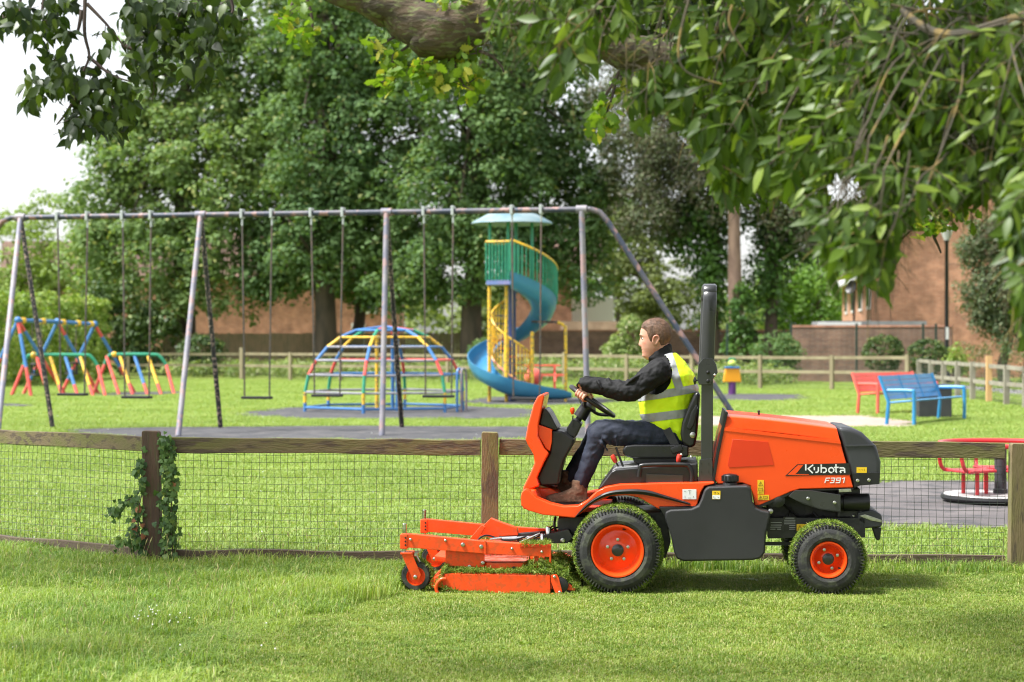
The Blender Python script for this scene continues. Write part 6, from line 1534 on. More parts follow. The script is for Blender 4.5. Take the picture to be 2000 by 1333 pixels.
# lift linkage between the booms and the tractor
poly([(930, 1040), (958, 1013), (975, 1020), (1010, 1032), (1012, 1046), (975, 1048), (960, 1052)], .42, .5, 'lift_bracket', OW, dk, bevel=.004)
poly([(918, 1052), (940, 1026), (948, 1030), (932, 1056)], .36, .40, 'lift_strut', OW, dk, bevel=.004)
poly([(974, 1046), (1100, 1036), (1120, 1048), (1100, 1062), (975, 1058)], .44, .52, 'lift_arm', MT['steelblack'], mw, bevel=.005)
poly([(1060, 1046), (1110, 1034), (1120, 1050), (1108, 1062), (1062, 1062)], .22, .30, 'lift_arm', MT['steelblack'], mw, bevel=.005)
bolt(1099, 1056, .215, .015)
q = MB(); q.tube([M(968, 1054, .3), M(1010, 1052, .3)], .016, 10); q.tube([M(1005, 1052, .3), M(1055, 1048, .3)], .010, 10); q.build('lift_cylinder', MT['chrome'], mw)
q = MB(); q.tube([M(958, 1054, .22), M(980, 1051, .22)], .008, 8); q.tube([M(1015, 1060, .25), M(1055, 1042, .25)], .006, 8); q.build('linkage_rods', MT['bolt'], mw)
for px, py in ((1060, 1048), (1071, 1034)):
    q = MB(); q.lathe([(.017, -.03), (.018, .02), (.012, .03), (0, .03)], M(px, py + 4, .26), MZ, 14); q.build('hydraulic_fitting', MT['chrome'], mw)
q = MB()
for k in range(3): q.tube(smooth_path([M(1085 + k * 9, 1010, .4 + k * .06), M(1083 + k * 9, 1028, .36 + k * .06), M(1092 + k * 8, 1045, .4), M(1120, 1040, .45)], 5), .009, 7)
q.build('hydraulic_hoses', MT['black'], mw)
# anti-scalp roller at the rear of the side plate
poly([(1076, 1124), (1087, 1122), (1091, 1128), (1098, 1156), (1092, 1163), (1084, 1158), (1076, 1136)], DV0 - .012, DV0, 'roller_bracket', OW, dk, bevel=.002)
rc = M(1094, 1150, DV0 + .002); rc.z = .052
q = MB(); q.lathe([(.02, 0), (.05, .006), (.052, .015), (.052, .05), (.048, .06), (0, .06)], rc, MV, 22); q.build('anti_scalp_roller', MT['black'], dk)
bolt(1083, 1127, DV0 - .012, .009, dk); bolt(1093, 1157, DV0 - .012, .009, dk)
bolt(917, 1107, .058, .011, dk); bolt(1066, 1112, .03, .012, dk); bolt(943, 1100, .06, .012, dk)
# straps, spindle covers, flap and cables that crowd the deck
for x in (884, 1043):
    poly([(x, 1066), (x + 9, 1067), (x + 9, 1120), (x, 1120)], .082, .094, 'deck_strap', OW, dk, bevel=.002); bolt(x + 4, 1112, .08, .009, dk)
zt2 = M(960, 1119, .1).z
for (px_, v_) in ((905, .42), (985, .62), (905, .95), (1050, .4), (1050, .95)):
    p_ = M(px_, 1100, v_); p_.z = zt2; q = MB(); q.lathe([(.11, 0), (.11, .03), (.085, .04), (.05, .045), (.05, .07), (.02, .075), (0, .075)], p_, MZ, 24); q.build('spindle_cover', OW, dk)
    q = MB(); q.lathe([(.014, .074), (.014, .09), (0, .09)], p_, MZ, 6); q.build('spindle_nut', MT['bolt'], dk)
poly([(1078, 1128), (1112, 1138), (1124, 1150), (1118, 1160), (1090, 1158)], DV0 + .04, DV1 - .05, 'rear_flap', MT['black'], dk, bevel=.003)
poly([(838, 1138), (850, 1122), (858, 1121), (856, 1150), (844, 1148)], DV0 + .06, DV1 - .1, 'front_lip', OW, dk, bevel=.003)
poly([(848, 1086), (880, 1090), (880, 1100), (850, 1098)], .2, 1.0, 'cross_tube', OW, dk, bevel=.006)
q = MB(); q.tube(smooth_path([M(930, 1058, .2), M(950, 1046, .24), M(990, 1056, .26), M(1030, 1048, .3), M(1090, 1030, .4)], 6), .006, 6); q.tube(smooth_path([M(965, 1062, .16), M(1000, 1064, .18), M(1040, 1054, .24), M(1085, 1024, .38)], 6), .005, 6); q.build('control_cables', MT['black'], dk)
q = MB(); q.tube([M(820, 1098, .02), M(812, 1084, .02)], .006, 6); q.lathe([(.014, 0), (.014, .02), (0, .02)], M(813, 1086, .02), MZ, 8); q.build('adjuster_pin', MT['bolt'], dk)
for px_, py_ in ((802, 1050), (870, 1052), (1000, 1068), (1058, 1074)): bolt(px_, py_ + 4, .018, .008, dk)
# clippings heaped on the deck
rg = np.random.default_rng(91)
def heap(x0, x1, y0, y1, z_fun, n, k, size, seed, parent=dk):
    a, b = M(x0, y0, DV0 + .02), M(x1, y0, DV0 + .02); u0 = (a - MR).dot(MU); u1 = (b - MR).dot(MU)
    u = rg.uniform(u0, u1, n); v = rg.uniform(y0 * 0, 1, n)
    return u, v
def heap_on(u0, u1, v0, v1, z0, z1, k, seed, nm='grass_clippings', lump=.018):
    n = 2500; u = rg.uniform(u0, u1, n); v = rg.uniform(v0, v1, n); t = (u - u0) / (u1 - u0)
    z = lerp(z0, z1, t) + lump * np.array([mnoise.noise(Vector((a * 9, b * 9, seed))) for a, b in zip(u, v)])
    P = np.array(MR) + np.outer(u, np.array(MU)) + np.outer(v, np.array(MV)); P[:, 2] = z
    clippings(nm, P, np.tile(np.array([0, 0, 1.0]), (n, 1)), k, .034, dk, seed, flat=.35, lift=.02)
def uu(px, v): return (M(px, 1100, v) - MR).dot(MU)
zd = M(960, 1121, 0).z
def zz(py, v): return M(960, py, v).z
heap_on(uu(862, 0), uu(1078, 0), DV0 + .005, .26, zz(1118, 0), zz(1118, 0), 7000, 61)
heap_on(uu(1020, .1), uu(1110, .1), DV0 + .01, .9, zz(1106, .1), zz(1118, .1), 5000, 62, lump=.05)
heap_on(uu(1080, .1), uu(1128, .1), DV0 + .02, .9, zz(1112, 0), zz(1152, 0), 5200, 63)
heap_on(uu(850, 0), uu(872, 0), DV0 + .0, .5, zz(1150, 0), zz(1112, 0), 2600, 64)
heap_on(uu(872, .3), uu(1060, .3), .26, 1.2, zz(1090, .0), zz(1092, .0), 3000, 65)
heap_on(uu(1018, .1), uu(1076, .1), .0, .1, zz(1065, .0), zz(1064, .0), 500, 66, lump=.004)
# clippings stuck along the foot of the side plate
n = 1200; u = rg.uniform(uu(862, 0), uu(1070, 0), n); zmax = np.interp(u, [uu(862, 0), uu(900, 0), uu(950, 0), uu(985, 0), uu(1030, 0), uu(1070, 0)], [zz(1140, 0), zz(1155, 0), zz(1154, 0), zz(1163, 0), zz(1157, 0), zz(1161, 0)]); z = zz(1166, 0) + (zmax - zz(1166, 0)) * rg.random(n)
P = np.array(MR) + np.outer(u, np.array(MU)) + np.outer(np.full(n, DV0 - .006), np.array(MV)); P[:, 2] = z
clippings('grass_clippings', P, np.tile(np.array(-MV), (n, 1)), 2600, .022, dk, 67, flat=.1, lift=.008)
# ================================================================== the driver
pr = empty('person', M(1300, 869, .62), 'person in yellow hi-vis vest, black jacket and navy trousers driving the mower', 'person', rz=-TH)
def baked(mb, name, voxel, smooth_it=4, disp=0.0, dscale=.05, seed=0):
    """overlapping shapes grown into one continuous skin; returns a mesh in the person's frame"""
    me = mb.mesh(name, rootmat(pr), False)
    bm = bmesh.new(); bm.from_mesh(me); bmesh.ops.recalc_face_normals(bm, faces=bm.faces); bm.to_mesh(me); bm.free()
    o = bpy.data.objects.new(name, me); col.objects.link(o)
    r = o.modifiers.new('r', 'REMESH'); r.mode = 'VOXEL'; r.voxel_size = voxel; r.use_smooth_shade = True
    if smooth_it:
        s = o.modifiers.new('s', 'SMOOTH'); s.iterations = smooth_it; s.factor = .5
    if disp:
        tx = bpy.data.textures.new(name + '_folds', 'CLOUDS'); tx.noise_scale = dscale; tx.noise_depth = 2
        d = o.modifiers.new('d', 'DISPLACE'); d.texture = tx; d.strength = disp; d.mid_level = .5; d.texture_coords = 'LOCAL'
    dg = bpy.context.evaluated_depsgraph_get(); m2 = bpy.data.meshes.new_from_object(o.evaluated_get(dg))
    bpy.data.objects.remove(o); bpy.data.meshes.remove(me); m2.name = name
    m2.shade_smooth(); return m2
def put(me, name, m, parent=pr):
    me.materials.clear(); return link_mesh(name, me, m, parent)
VC = .62
def body_rings(q, secs, n=18, flatback=1.0):
    """secs: (px, py, half depth m, half width m, lean) cross-sections of the trunk"""
    rings = []
    for (px, py, hd, hw, tilt) in secs:
        c = M(px, py, VC); ax = (MU * math.cos(tilt) + MZ * math.sin(tilt)).normalized(); ring = []
        for k in range(n):
            a = 2 * math.pi * k / n; ca, sa = math.cos(a), math.sin(a); e = .8
            ring.append(c + ax * (hd * math.copysign(abs(ca) ** e, ca)) + MV * (hw * math.copysign(abs(sa) ** e, sa)))
        rings.append(ring)
    q.loft(rings)
S = 1 / 299.0
# --- trunk silhouettes (front/back columns read off the picture at each height)
TS = [(1314, 862, .105, .17, -.1), (1309, 840, .135, .18, -.1), (1303, 815, .150, .185, -.08), (1302, 790, .160, .195, -.05), (1307, 760, .158, .205, .0), (1306, 735, .140, .21, .06), (1300, 714, .108, .19, .12), (1294, 700, .075, .12, .2)]
# jacket: trunk, collar, sleeves
q = MB(); body_rings(q, [(a, b, c - .012, d - .012, e) for a, b, c, d, e in TS])
q.loft([[M(px, py, VC) + (MU * math.cos(t) + MZ * math.sin(t)) * (rx * math.cos(a)) + MV * (ry * math.sin(a)) for a in np.linspace(0, 2 * math.pi, 17)[:-1]] for px, py, rx, ry, t in ((1294, 712, .085, .10, .3), (1291, 700, .083, .078, .42), (1288, 688, .088, .074, .48), (1287, 683, .084, .07, .5))])
NEAR_ARM = [(1296, 722, .43, .078), (1284, 728, .405, .086), (1262, 744, .385, .076), (1240, 762, .38, .066), (1226, 766, .385, .067), (1205, 763, .40, .064), (1180, 757, .42, .057), (1155, 753, .44, .049), (1137, 751, .455, .043), (1135, 751, .456, .037)]
FAR_ARM = [(1296, 722, .81, .078), (1284, 728, .835, .086), (1262, 742, .855, .076), (1240, 757, .86, .066), (1226, 761, .855, .062), (1200, 758, .84, .055), (1175, 752, .82, .048), (1155, 748, .805, .043), (1140, 746, .79, .040)]
for arm in (NEAR_ARM, FAR_ARM):
    q.tube(smooth_path([M(x, y, v) for x, y, v, r_ in arm], 4), [float(np.interp(i, range(0, 4 * len(arm) - 3, 4), [r_ for *_, r_ in arm])) for i in range(4 * len(arm) - 3)], 14)
# cloth folds across the near sleeve
for (x, y, rr) in ((1228, 744, .016), (1208, 743, .013), (1188, 741, .015), (1167, 742, .012)):
    c = M(x, y, .40); q.tube([c + MV * .03 - MZ * .01, c - MV * .015 - MZ * .002, c - MV * .038 - MZ * .025 + MU * .012, c - MV * .045 - MZ * .06 + MU * .03], [rr * .4, rr, rr * .9, rr * .3], 8)
for (x0, y0, x1, y1) in ((1255, 728, 1222, 752), (1275, 745, 1240, 776), (1262, 735, 1228, 764)):
    q.tube([M(x0, y0, .335), M((x0 + x1) / 2, (y0 + y1) / 2, .320), M(x1, y1, .335)], [.006, .013, .006], 8)
jk = put(baked(q, 'jacket', .0065, 3, .018, .045), 'jacket', MT['jacket'])

# --- head: cross-sections between a front and a back profile, with nose, lips and eye sockets worked in
HY = [623.5, 625, 628, 634, 640, 646, 652, 656, 660, 664, 668, 672, 676, 680, 684, 688, 692, 696, 700, 705]
HFR = [1280, 1275, 1267, 1258.5, 1253, 1250.8, 1250, 1249.6, 1251, 1251.6, 1252, 1252.6, 1253, 1253.2, 1254, 1254.6, 1255, 1255.2, 1259, 1268]
HBK = [1286, 1290, 1297, 1304, 1308, 1310, 1310.5, 1310, 1308.5, 1306.5, 1304, 1302, 1300, 1299, 1299, 1300, 1301, 1302, 1303, 1304]
HHW = [.008, .024, .044, .060, .069, .073, .0745, .0745, .074, .0725, .071, .069, .066, .0635, .060, .056, .052, .048, .047, .048]
def hairline(px): return float(np.interp(px, [1246, 1252, 1258, 1263, 1266, 1270, 1274, 1276, 1283, 1288, 1292, 1300, 1316], [640, 641, 643, 648, 657, 667, 669, 662, 660, 668, 678, 682, 682]))
def head_rings(hair, nz=64, na=72):
    rings = []
    for i in range(nz):
        py = lerp(623.6, 704.5, (i / (nz - 1)) ** 1.0) if i else 623.5
        f, b_, hw = (float(np.interp(py, HY, t)) for t in (HFR, HBK, HHW))
        cx = lerp(f, b_, .55); ring = []
        nose = float(np.interp(py, [658, 663, 668, 672, 674.5, 677, 679.5], [0, .0065, .013, .0185, .0205, .013, 0])); nw = float(np.interp(py, [658, 668, 675, 680], [.0075, .0085, .0125, .012]))
        lip = .0035 * math.exp(-((py - 682) / 1.6) ** 2) + .0038 * math.exp(-((py - 687) / 2.0) ** 2) - .0022 * math.exp(-((py - 684.4) / .9) ** 2)
        chin = .004 * math.exp(-((py - 695.5) / 3.5) ** 2)
        for k in range(na):
            a = 2 * math.pi * k / na; ca, sa = math.cos(a), math.sin(a)
            e = .82 if ca < 0 else 1.0
            lat = hw * math.copysign(abs(sa) ** .9, sa); half = (cx - f) if ca < 0 else (b_ - cx)
            x = cx + half * math.copysign(abs(ca) ** e, ca)
            d = 0.0
            if ca < 0:
                d += nose * math.exp(-(lat / nw) ** 2) + (lip) * math.exp(-(lat / .019) ** 2) + chin * math.exp(-(lat / .018) ** 2)
                for s in (-1, 1):
                    d -= .0085 * math.exp(-((lat - s * .031) / .014) ** 2 - ((py - 661.5) / 3.4) ** 2)
                    d += .0035 * math.exp(-((lat - s * .042) / .016) ** 2 - ((py - 671) / 6.0) ** 2)
                d += .0035 * math.exp(-(lat / .045) ** 2 - ((py - 656) / 2.2) ** 2)
            p_ = M(x, py, VC) + MV * lat - MU * d
            if hair:
                c0 = M(cx, 655, VC); nrm = (p_ - c0).normalized(); m_ = hairline(x) - py
                t_ = max(-.006, min(1.0, m_ / 9) * .0075) if m_ > 0 else max(-.006, m_ / 3 * .004)
                if m_ > 0: t_ += .006 * math.exp(-((x - 1262) / 14) ** 2 - ((py - 632) / 9) ** 2) + .0026 * mnoise.noise(Vector((x * .9, py * .22, lat * 260))) * min(1, m_ / 6)
                p_ = p_ + nrm * t_
            ring.append(p_)
        rings.append(ring)
    return rings
# --- body: head, neck, hands and the rest in one skin
HX = lambda px, py, v=VC: M(px, py, v)
q = MB()
hu = (MU * .97 + MZ * .10).normalized(); hz = (MZ * .97 - MU * .10).normalized(); hax = (hu, MV, hz)
q.loft(head_rings(0))
for s in (-1, 1):
    q.tube(smooth_path([HX(1280, 674, VC + s * .074), HX(1276, 668, VC + s * .08), HX(1277, 659, VC + s * .084), HX(1283, 656, VC + s * .086), HX(1287, 661, VC + s * .084), HX(1284, 669, VC + s * .08), HX(1280, 674, VC + s * .075)], 4), .0065, 7)
    q.ball(HX(1281, 665, VC + s * .075), (.015, .008, .022), hax, 10, 7)
q.tube([HX(1288, 670), HX(1291, 690), HX(1296, 712)], [.058, .060, .072], 16)     # neck
body_rings(q, [(a, b, c - .03, d - .03, e) for a, b, c, d, e in TS])
def hand(q, wr, pts_palm, side):
    pass
def add_arm_skin(q, arm):
    q.tube(smooth_path([M(x, y, v) for x, y, v, r_ in arm], 4), [float(np.interp(i, range(0, 4 * len(arm) - 3, 4), [r_ * .68 for *_, r_ in arm])) for i in range(4 * len(arm) - 3)], 12)
for arm in (NEAR_ARM, FAR_ARM): add_arm_skin(q, arm)
# hands closed on the wheel rim: near hand on the upper near rim, far hand opposite
for s, vv in ((-1, .47), (1, .77)):
    sa = (vv - VC) / rw; sa = max(-.95, min(.95, sa)); ca = -math.sqrt(1 - sa * sa)
    rimc = wc + wd * (rw * ca) + MV * (rw * sa); tang = (wd * -sa + MV * ca).normalized()
    out = (wd * ca + MV * sa).normalized()
    wrist = M(1138, 750 if s < 0 else 746, .46 if s < 0 else .785)
    palm = rimc + wn_ * .030 - out * .018
    q.tube([wrist, wrist.lerp(palm, .5) + MZ * .004, palm + out * .002], [.028, .029, .026], 12)
    q.ball(palm + out * .004, (.036, .040, .017), (tang, out, wn_), 14, 9)
    for f in range(4):
        k0 = rimc + tang * (s * (-.033 + f * .0215)); L_ = (.95, 1.0, .96, .84)[f]
        q.tube([k0 + wn_ * .024 - out * .012, k0 + wn_ * .027 + out * .012 * L_, k0 + wn_ * .012 + out * .028 * L_, k0 - wn_ * .011 + out * .026 * L_, k0 - wn_ * .024 + out * .008, k0 - wn_ * .022 - out * .008], [.0095, .0095, .0088, .0085, .008, .007], 9)
    t0 = rimc + tang * (s * -.040) - out * .02 + wn_ * .022
    q.tube([t0, t0 + tang * (s * -.012) + wn_ * .0 - out * .004, rimc + tang * (s * -.036) - out * .024 - wn_ * .012, rimc + tang * (s * -.018) - out * .012 - wn_ * .026], [.012, .0115, .0105, .0085], 9)
LEG_N = [(1316, 848, .52, .098), (1290, 851, .505, .098), (1250, 850, .49, .090), (1205, 846, .475, .082), (1172, 845, .47, .074), (1166, 862, .47, .070), (1158, 885, .47, .064), (1146, 915, .47, .056), (1134, 945, .47, .050), (1131, 955, .47, .048)]
LEG_F = [(1316, 848, .72, .098), (1290, 851, .735, .098), (1250, 848, .75, .090), (1205, 844, .76, .082), (1170, 842, .765, .074), (1160, 860, .765, .070), (1146, 882, .765, .062), (1128, 908, .765, .054), (1112, 932, .765, .048), (1108, 938, .765, .047)]
def tubeleg(q, L_, k):
    q.tube(smooth_path([M(x, y, v) for x, y, v, r_ in L_], 4), [float(np.interp(i, range(0, 4 * len(L_) - 3, 4), [r_ * k for *_, r_ in L_])) for i in range(4 * len(L_) - 3)], 16)
for L_ in (LEG_N, LEG_F): tubeleg(q, L_, .8)
put(baked(q, 'body', .0038, 2), 'body', MT['skin'])

# eyes and brows, each a child of the figure
for s in (-1, 1):
    q = MB(); q.ball(HX(1255.6, 661.5, VC + s * .031), (.0085, .012, .006), hax, 12, 8); q.build('eye', mat('eye_white', (.75, .72, .7), .25), pr)
    q = MB(); q.ball(HX(1253.4, 661.5, VC + s * .032), (.0036, .0072, .0052), hax, 10, 7); q.build('iris', mat('eye_iris', (.03, .022, .018), .2), pr)
    q = MB(); q.tube(smooth_path([HX(1249.2, 656.3, VC + s * .014), HX(1250.6, 655, VC + s * .03), HX(1257, 656.5, VC + s * .05)], 4), .0024, 6); q.build('eyebrow', MT['hair'], pr)
# hair: short at the sides, swept up at the front
hr = head_rings(1, 90, 110); q = MB(); q.loft(hr); hair = q.build('hair', MT['hair'], pr, angle=80)
sv, npr = [], np.random.default_rng(17)
for _ in range(5200):
    i, k = int(npr.integers(1, 88)), int(npr.integers(0, 110)); p = hr[i][k]; x_, y_ = PX(p)
    c0 = M(1282, 655, VC); nn = (p - c0).normalized(); xx = 1000 + (x_ - 1000) * p.y / (p + MV * ((c0 - p).dot(MV))).y
    mg = hairline(xx) - y_
    if mg < .6: continue
    top = max(0.0, min(1.0, (648 - y_) / 16)); dr = (nn * (.35 + .25 * top) + MU * (.75 - .2 * top) + MZ * (-.45 + .75 * top * (1.0 if xx < 1275 else .4)) + Vector(npr.normal(scale=.16, size=3))).normalized()
    ln = lerp(.007, .017, top) * npr.uniform(.7, 1.3); wv = dr.cross(nn).normalized() * .00045
    sv += [p - wv, p + wv, p + dr * ln + nn * .001 + wv * .3, p + dr * ln + nn * .001 - wv * .3]
q = MB(); q.add(sv, [(j, j + 1, j + 2, j + 3) for j in range(0, len(sv), 4)]); so = q.build('hair_strands', MT['hair'], hair, fix=False, smooth=False)

# --- trousers
q = MB()
for L_ in (LEG_N, LEG_F): tubeleg(q, L_, 1.0)
body_rings(q, [(1318, 866, .10, .19, 0), (1312, 848, .13, .195, 0), (1306, 828, .13, .18, -.05)])
for (x0, y0, x1, y1, vv) in ((1170, 842, 1192, 870, .40), (1163, 850, 1188, 882, .40), (1200, 838, 1205, 872, .40), (1150, 880, 1172, 892, .41), (1285, 838, 1300, 868, .42)):
    q.tube([M(x0, y0, vv + .02), M((x0 + x1) / 2, (y0 + y1) / 2, vv - .004), M(x1, y1, vv + .02)], [.006, .012, .006], 7)
put(baked(q, 'trousers', .007, 3, .018, .05), 'trousers', MT['trouser'])

# --- boots
def boot(px, py, v, k=1.0, name='boot'):
    """px, py: the heel's lower rear corner; toe to the front (left)"""
    o = M(px, py, v); F = -MU; q = MB()
    secs = [(.0, .035, .045, .10), (.03, .04, .05, .115), (.08, .041, .046, .11), (.12, .043, .040, .085), (.17, .046, .032, .065), (.215, .047, .028, .055), (.25, .04, .023, .046), (.268, .02, .014, .034)]
    rings = []
    for (f, hw, _, h) in secs:
        c = o + F * (f * k); rings.append([c + MV * (hw * x * k) + MZ * (.022 + h * y * k) for x, y in ((-1, .0), (-1, .35), (-.9, .7), (-.55, .96), (0, 1.0), (.55, .96), (.9, .7), (1, .35), (1, .0), (0, -.02))])
    q.loft(rings)
    q.tube([o + F * .052 + MZ * .08, o + F * .052 + MZ * .14, o + F * .05 + MZ * .165], [.052 * k, .050 * k, .049 * k], 14)
    b = put(baked(q, name, .0055, 2, .005, .03), name, MT['boot'])
    q = MB(); pts = []
    for (f, w) in ((-.004, .03), (.0, .036), (.05, .04), (.09, .037), (.14, .042), (.2, .049), (.25, .042), (.275, .018)): pts.append((f * k, w * k))
    q.prism([o + F * f + MV * w for f, w in pts] + [o + F * f - MV * w for f, w in reversed(pts)], MZ * .024); q.build('sole', MT['sole'], b, bevel=.005)
    return b
boot(1147, 988, .47, 1.0)
boot(1122, 968, .765, .98)

# --- hi-vis vest over the jacket trunk, reflective tape over the vest
q = MB(); VS = [(1334, 864, .055, .15, -.3), (1324, 856, .105, .19, -.3), (1310, 838, .158, .205, -.15), (1303, 815, .176, .212, -.08), (1303, 790, .186, .22, -.05), (1308, 760, .184, .228, .0), (1308, 735, .160, .226, .06), (1304, 714, .122, .195, .12), (1302, 702, .088, .140, .2), (1303, 693, .062, .10, .25)]
body_rings(q, VS, 24)
vm = baked(q, 'vest', .008, 3, .02, .08)
bm = bmesh.new(); bm.from_mesh(vm); RM = rootmat(pr); RMi = RM.inverted()
def arm_gap(p, pad=0.0):
    """inside the arm opening, seen from the side: rounded hole about the shoulder"""
    a = M(1279, 727, VC); d = p - a; u, z = d.dot(MU), d.z
    k = (u / (.105 + pad)) ** 2 + ((z - .0) / (.135 + pad)) ** 2 if True else 9
    return k < 1 and abs((p - M(1300, 740, VC)).dot(MV)) > .07
ctr = {f: RM @ f.calc_center_median() for f in bm.faces}
bmesh.ops.delete(bm, geom=[f for f, c in ctr.items() if arm_gap(c) or (c.z > M(1300, 703, VC).z and (c - M(1300, 700, VC)).length < .10 and (c - M(1303, 700, VC)).dot(MU) < -.02)], context='FACES')
bmesh.ops.delete(bm, geom=[v for v in bm.verts if not v.link_faces], context='VERTS')
bnd = [v for v in bm.verts if v.is_boundary]
for _ in range(16): bmesh.ops.smooth_vert(bm, verts=bnd, factor=.5, use_axis_x=True, use_axis_y=True, use_axis_z=True)
bm.to_mesh(vm); vm.shade_smooth()
vest = put(vm, 'vest', MT['hivis'])
def tape(planes, name='reflective_tape', lift=.004, side=None):
    b2 = bm.copy()
    for co, no in planes:
        bmesh.ops.bisect_plane(b2, geom=list(b2.verts) + list(b2.edges) + list(b2.faces), plane_co=RMi @ co, plane_no=RMi.to_3x3() @ no, clear_outer=True)
    b2.normal_update()
    for v in b2.verts: v.co += v.normal * lift
    me = bpy.data.meshes.new(name); b2.to_mesh(me); b2.free(); me.shade_smooth(); return link_mesh(name, me, MT['tape'], vest)
def band(y_front, y_back, wpx):
    a, b = M(1255, y_front, VC), M(1362, y_back, VC); d = (b - a).normalized(); n = MV.cross(d).normalized(); n = n if n.z > 0 else -n
    return [(a + n * (wpx * S / 2), n), (a - n * (wpx * S / 2), -n)]
tape(band(775, 757, 15)); tape(band(816, 802, 16))
def strap(s):
    a, b = M(1327, 760, VC), M(1305, 690, VC); d = (b - a).normalized(); n = d.cross(MV).normalized(); h = .026
    return [(a + n * h, n), (a - n * h, -n), (M(1300, 757, VC), -MZ), (M(1300, 740, VC + s * .02), -MV * s)]
tape(strap(-1)); tape(strap(1))
bm.free()
# ================================================================== boughs hanging in from above
MT['oak_bark'] = mat('lichened_oak_bark', (0.085, 0.06, 0.036), .95, (0.045, 0.035, 0.023), c3=(.105, .115, .045), scale=6, stretch=(1, 3, 3), bump=1.0, bscale=22)
MT['twig'] = mat('grey_twig', (0.06, 0.052, 0.036), .9, (0.09, 0.072, 0.05), c3=(.2, .14, .045), scale=3)
MT['twig_dark'] = mat('dark_twig', (0.06, 0.042, 0.04), .9, (0.10, 0.07, 0.06), scale=9)
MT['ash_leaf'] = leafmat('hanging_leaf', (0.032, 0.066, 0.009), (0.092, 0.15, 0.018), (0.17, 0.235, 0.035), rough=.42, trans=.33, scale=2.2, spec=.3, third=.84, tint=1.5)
MT['shade_leaf'] = leafmat('shaded_hanging_leaf', (0.013, 0.029, 0.007), (0.038, 0.066, 0.012), (0.07, 0.105, 0.02), rough=.42, trans=.32, scale=2, spec=.45, third=.85, tint=1.3)  # backlit, shaded look put into the leaf colour
MT['oak_leaf'] = leafmat('oak_leaf', (0.075, 0.15, 0.016), (0.16, 0.25, 0.028), (0.32, 0.32, 0.05), rough=.45, trans=.42, scale=2.5, third=.8, tint=1.4)

def leaf_mesh(name, widths, m, fold=.22, curl=.12, L_=1.0):
    """blade along +Y with a midrib fold; unit length"""
    n = len(widths) - 1; vs, fs = [], []
    for i, w in enumerate(widths):
        y = i / n; z = -curl * y * y
        vs += [(-w / 2, y - .03 * (w > .2), z + fold * w / 2), (0, y, z), (w / 2, y - .03 * (w > .2), z + fold * w / 2)]
    for i in range(n):
        a, b = i * 3, i * 3 + 3; fs += [(a, a + 1, b + 1, b), (a + 1, a + 2, b + 2, b + 1)]
    me = bpy.data.meshes.new(name); me.from_pydata(vs, [], fs); me.validate(clean_customdata=False); me.shade_smooth(); me.materials.append(m)
    return me, np.array(vs), np.array(fs)
ASH = leaf_mesh('leaflet', [.02, .22, .34, .38, .36, .28, .16, .02], MT['ash_leaf'])
SHD = leaf_mesh('ovate_leaf', [.03, .36, .50, .50, .42, .28, .12, .01], MT['shade_leaf'], .18, .2)
OAK = leaf_mesh('oak_leaf', [.05, .16, .36, .22, .52, .32, .66, .42, .55, .22, .04], MT['oak_leaf'], .15, .15)

class Foliage:
    def __init__(self): self.L = []
    def leaf(self, p, tip, nrm, size):
        tip = tip.normalized(); nrm = (nrm - tip * nrm.dot(tip))
        if nrm.length < 1e-4: nrm = tip.orthogonal()
        nrm.normalize(); x = tip.cross(nrm)
        self.L.append((p, Matrix((x, tip, nrm)).transposed(), size))
    def build(self, root, proto, limit=290, pick=None):
        """the leaves that show largest become parts of their own, the rest one part"""
        me, vs, fs = proto; o = Vector(root.location)
        def show(l):
            px, py = PX(l[0]); ins = -30 < px < 2030 and -30 < py < 1333
            return (l[2] / l[0].y) if ins else -1
        order = sorted(self.L, key=show, reverse=True); head, rest = order[:limit], order[limit:]
        for p, m3, s in head:
            ob = bpy.data.objects.new('leaf', me); ob.matrix_local = Matrix.Translation(p - o) @ (m3 * s).to_4x4(); col.objects.link(ob); ob.parent = root
        if rest:
            A = np.array([np.array(m3) * s for _, m3, s in rest]); T = np.array([np.array(p - o) for p, *_ in rest])
            V = np.einsum('nij,kj->nki', A, vs) + T[:, None, :]; F = fs[None] + (np.arange(len(rest)) * len(vs))[:, None, None]
            ob = link_mesh('foliage', fast_mesh('foliage', V.reshape(-1, 3), F.reshape(-1, 4)), me.materials[0], root); ob.data.shade_smooth(); ob['kind'] = 'stuff'
def in_poly(poly_, x, y):
    c = False; n = len(poly_)
    for i in range(n):
        x0, y0 = poly_[i]; x1, y1 = poly_[(i + 1) % n]
        if (y0 > y) != (y1 > y) and x < (x1 - x0) * (y - y0) / (y1 - y0) + x0: c = not c
    return c
def rv(s): return Vector((rnd.gauss(0, s), rnd.gauss(0, s), rnd.gauss(0, s)))
DOWN = Vector((0, 0, -1))
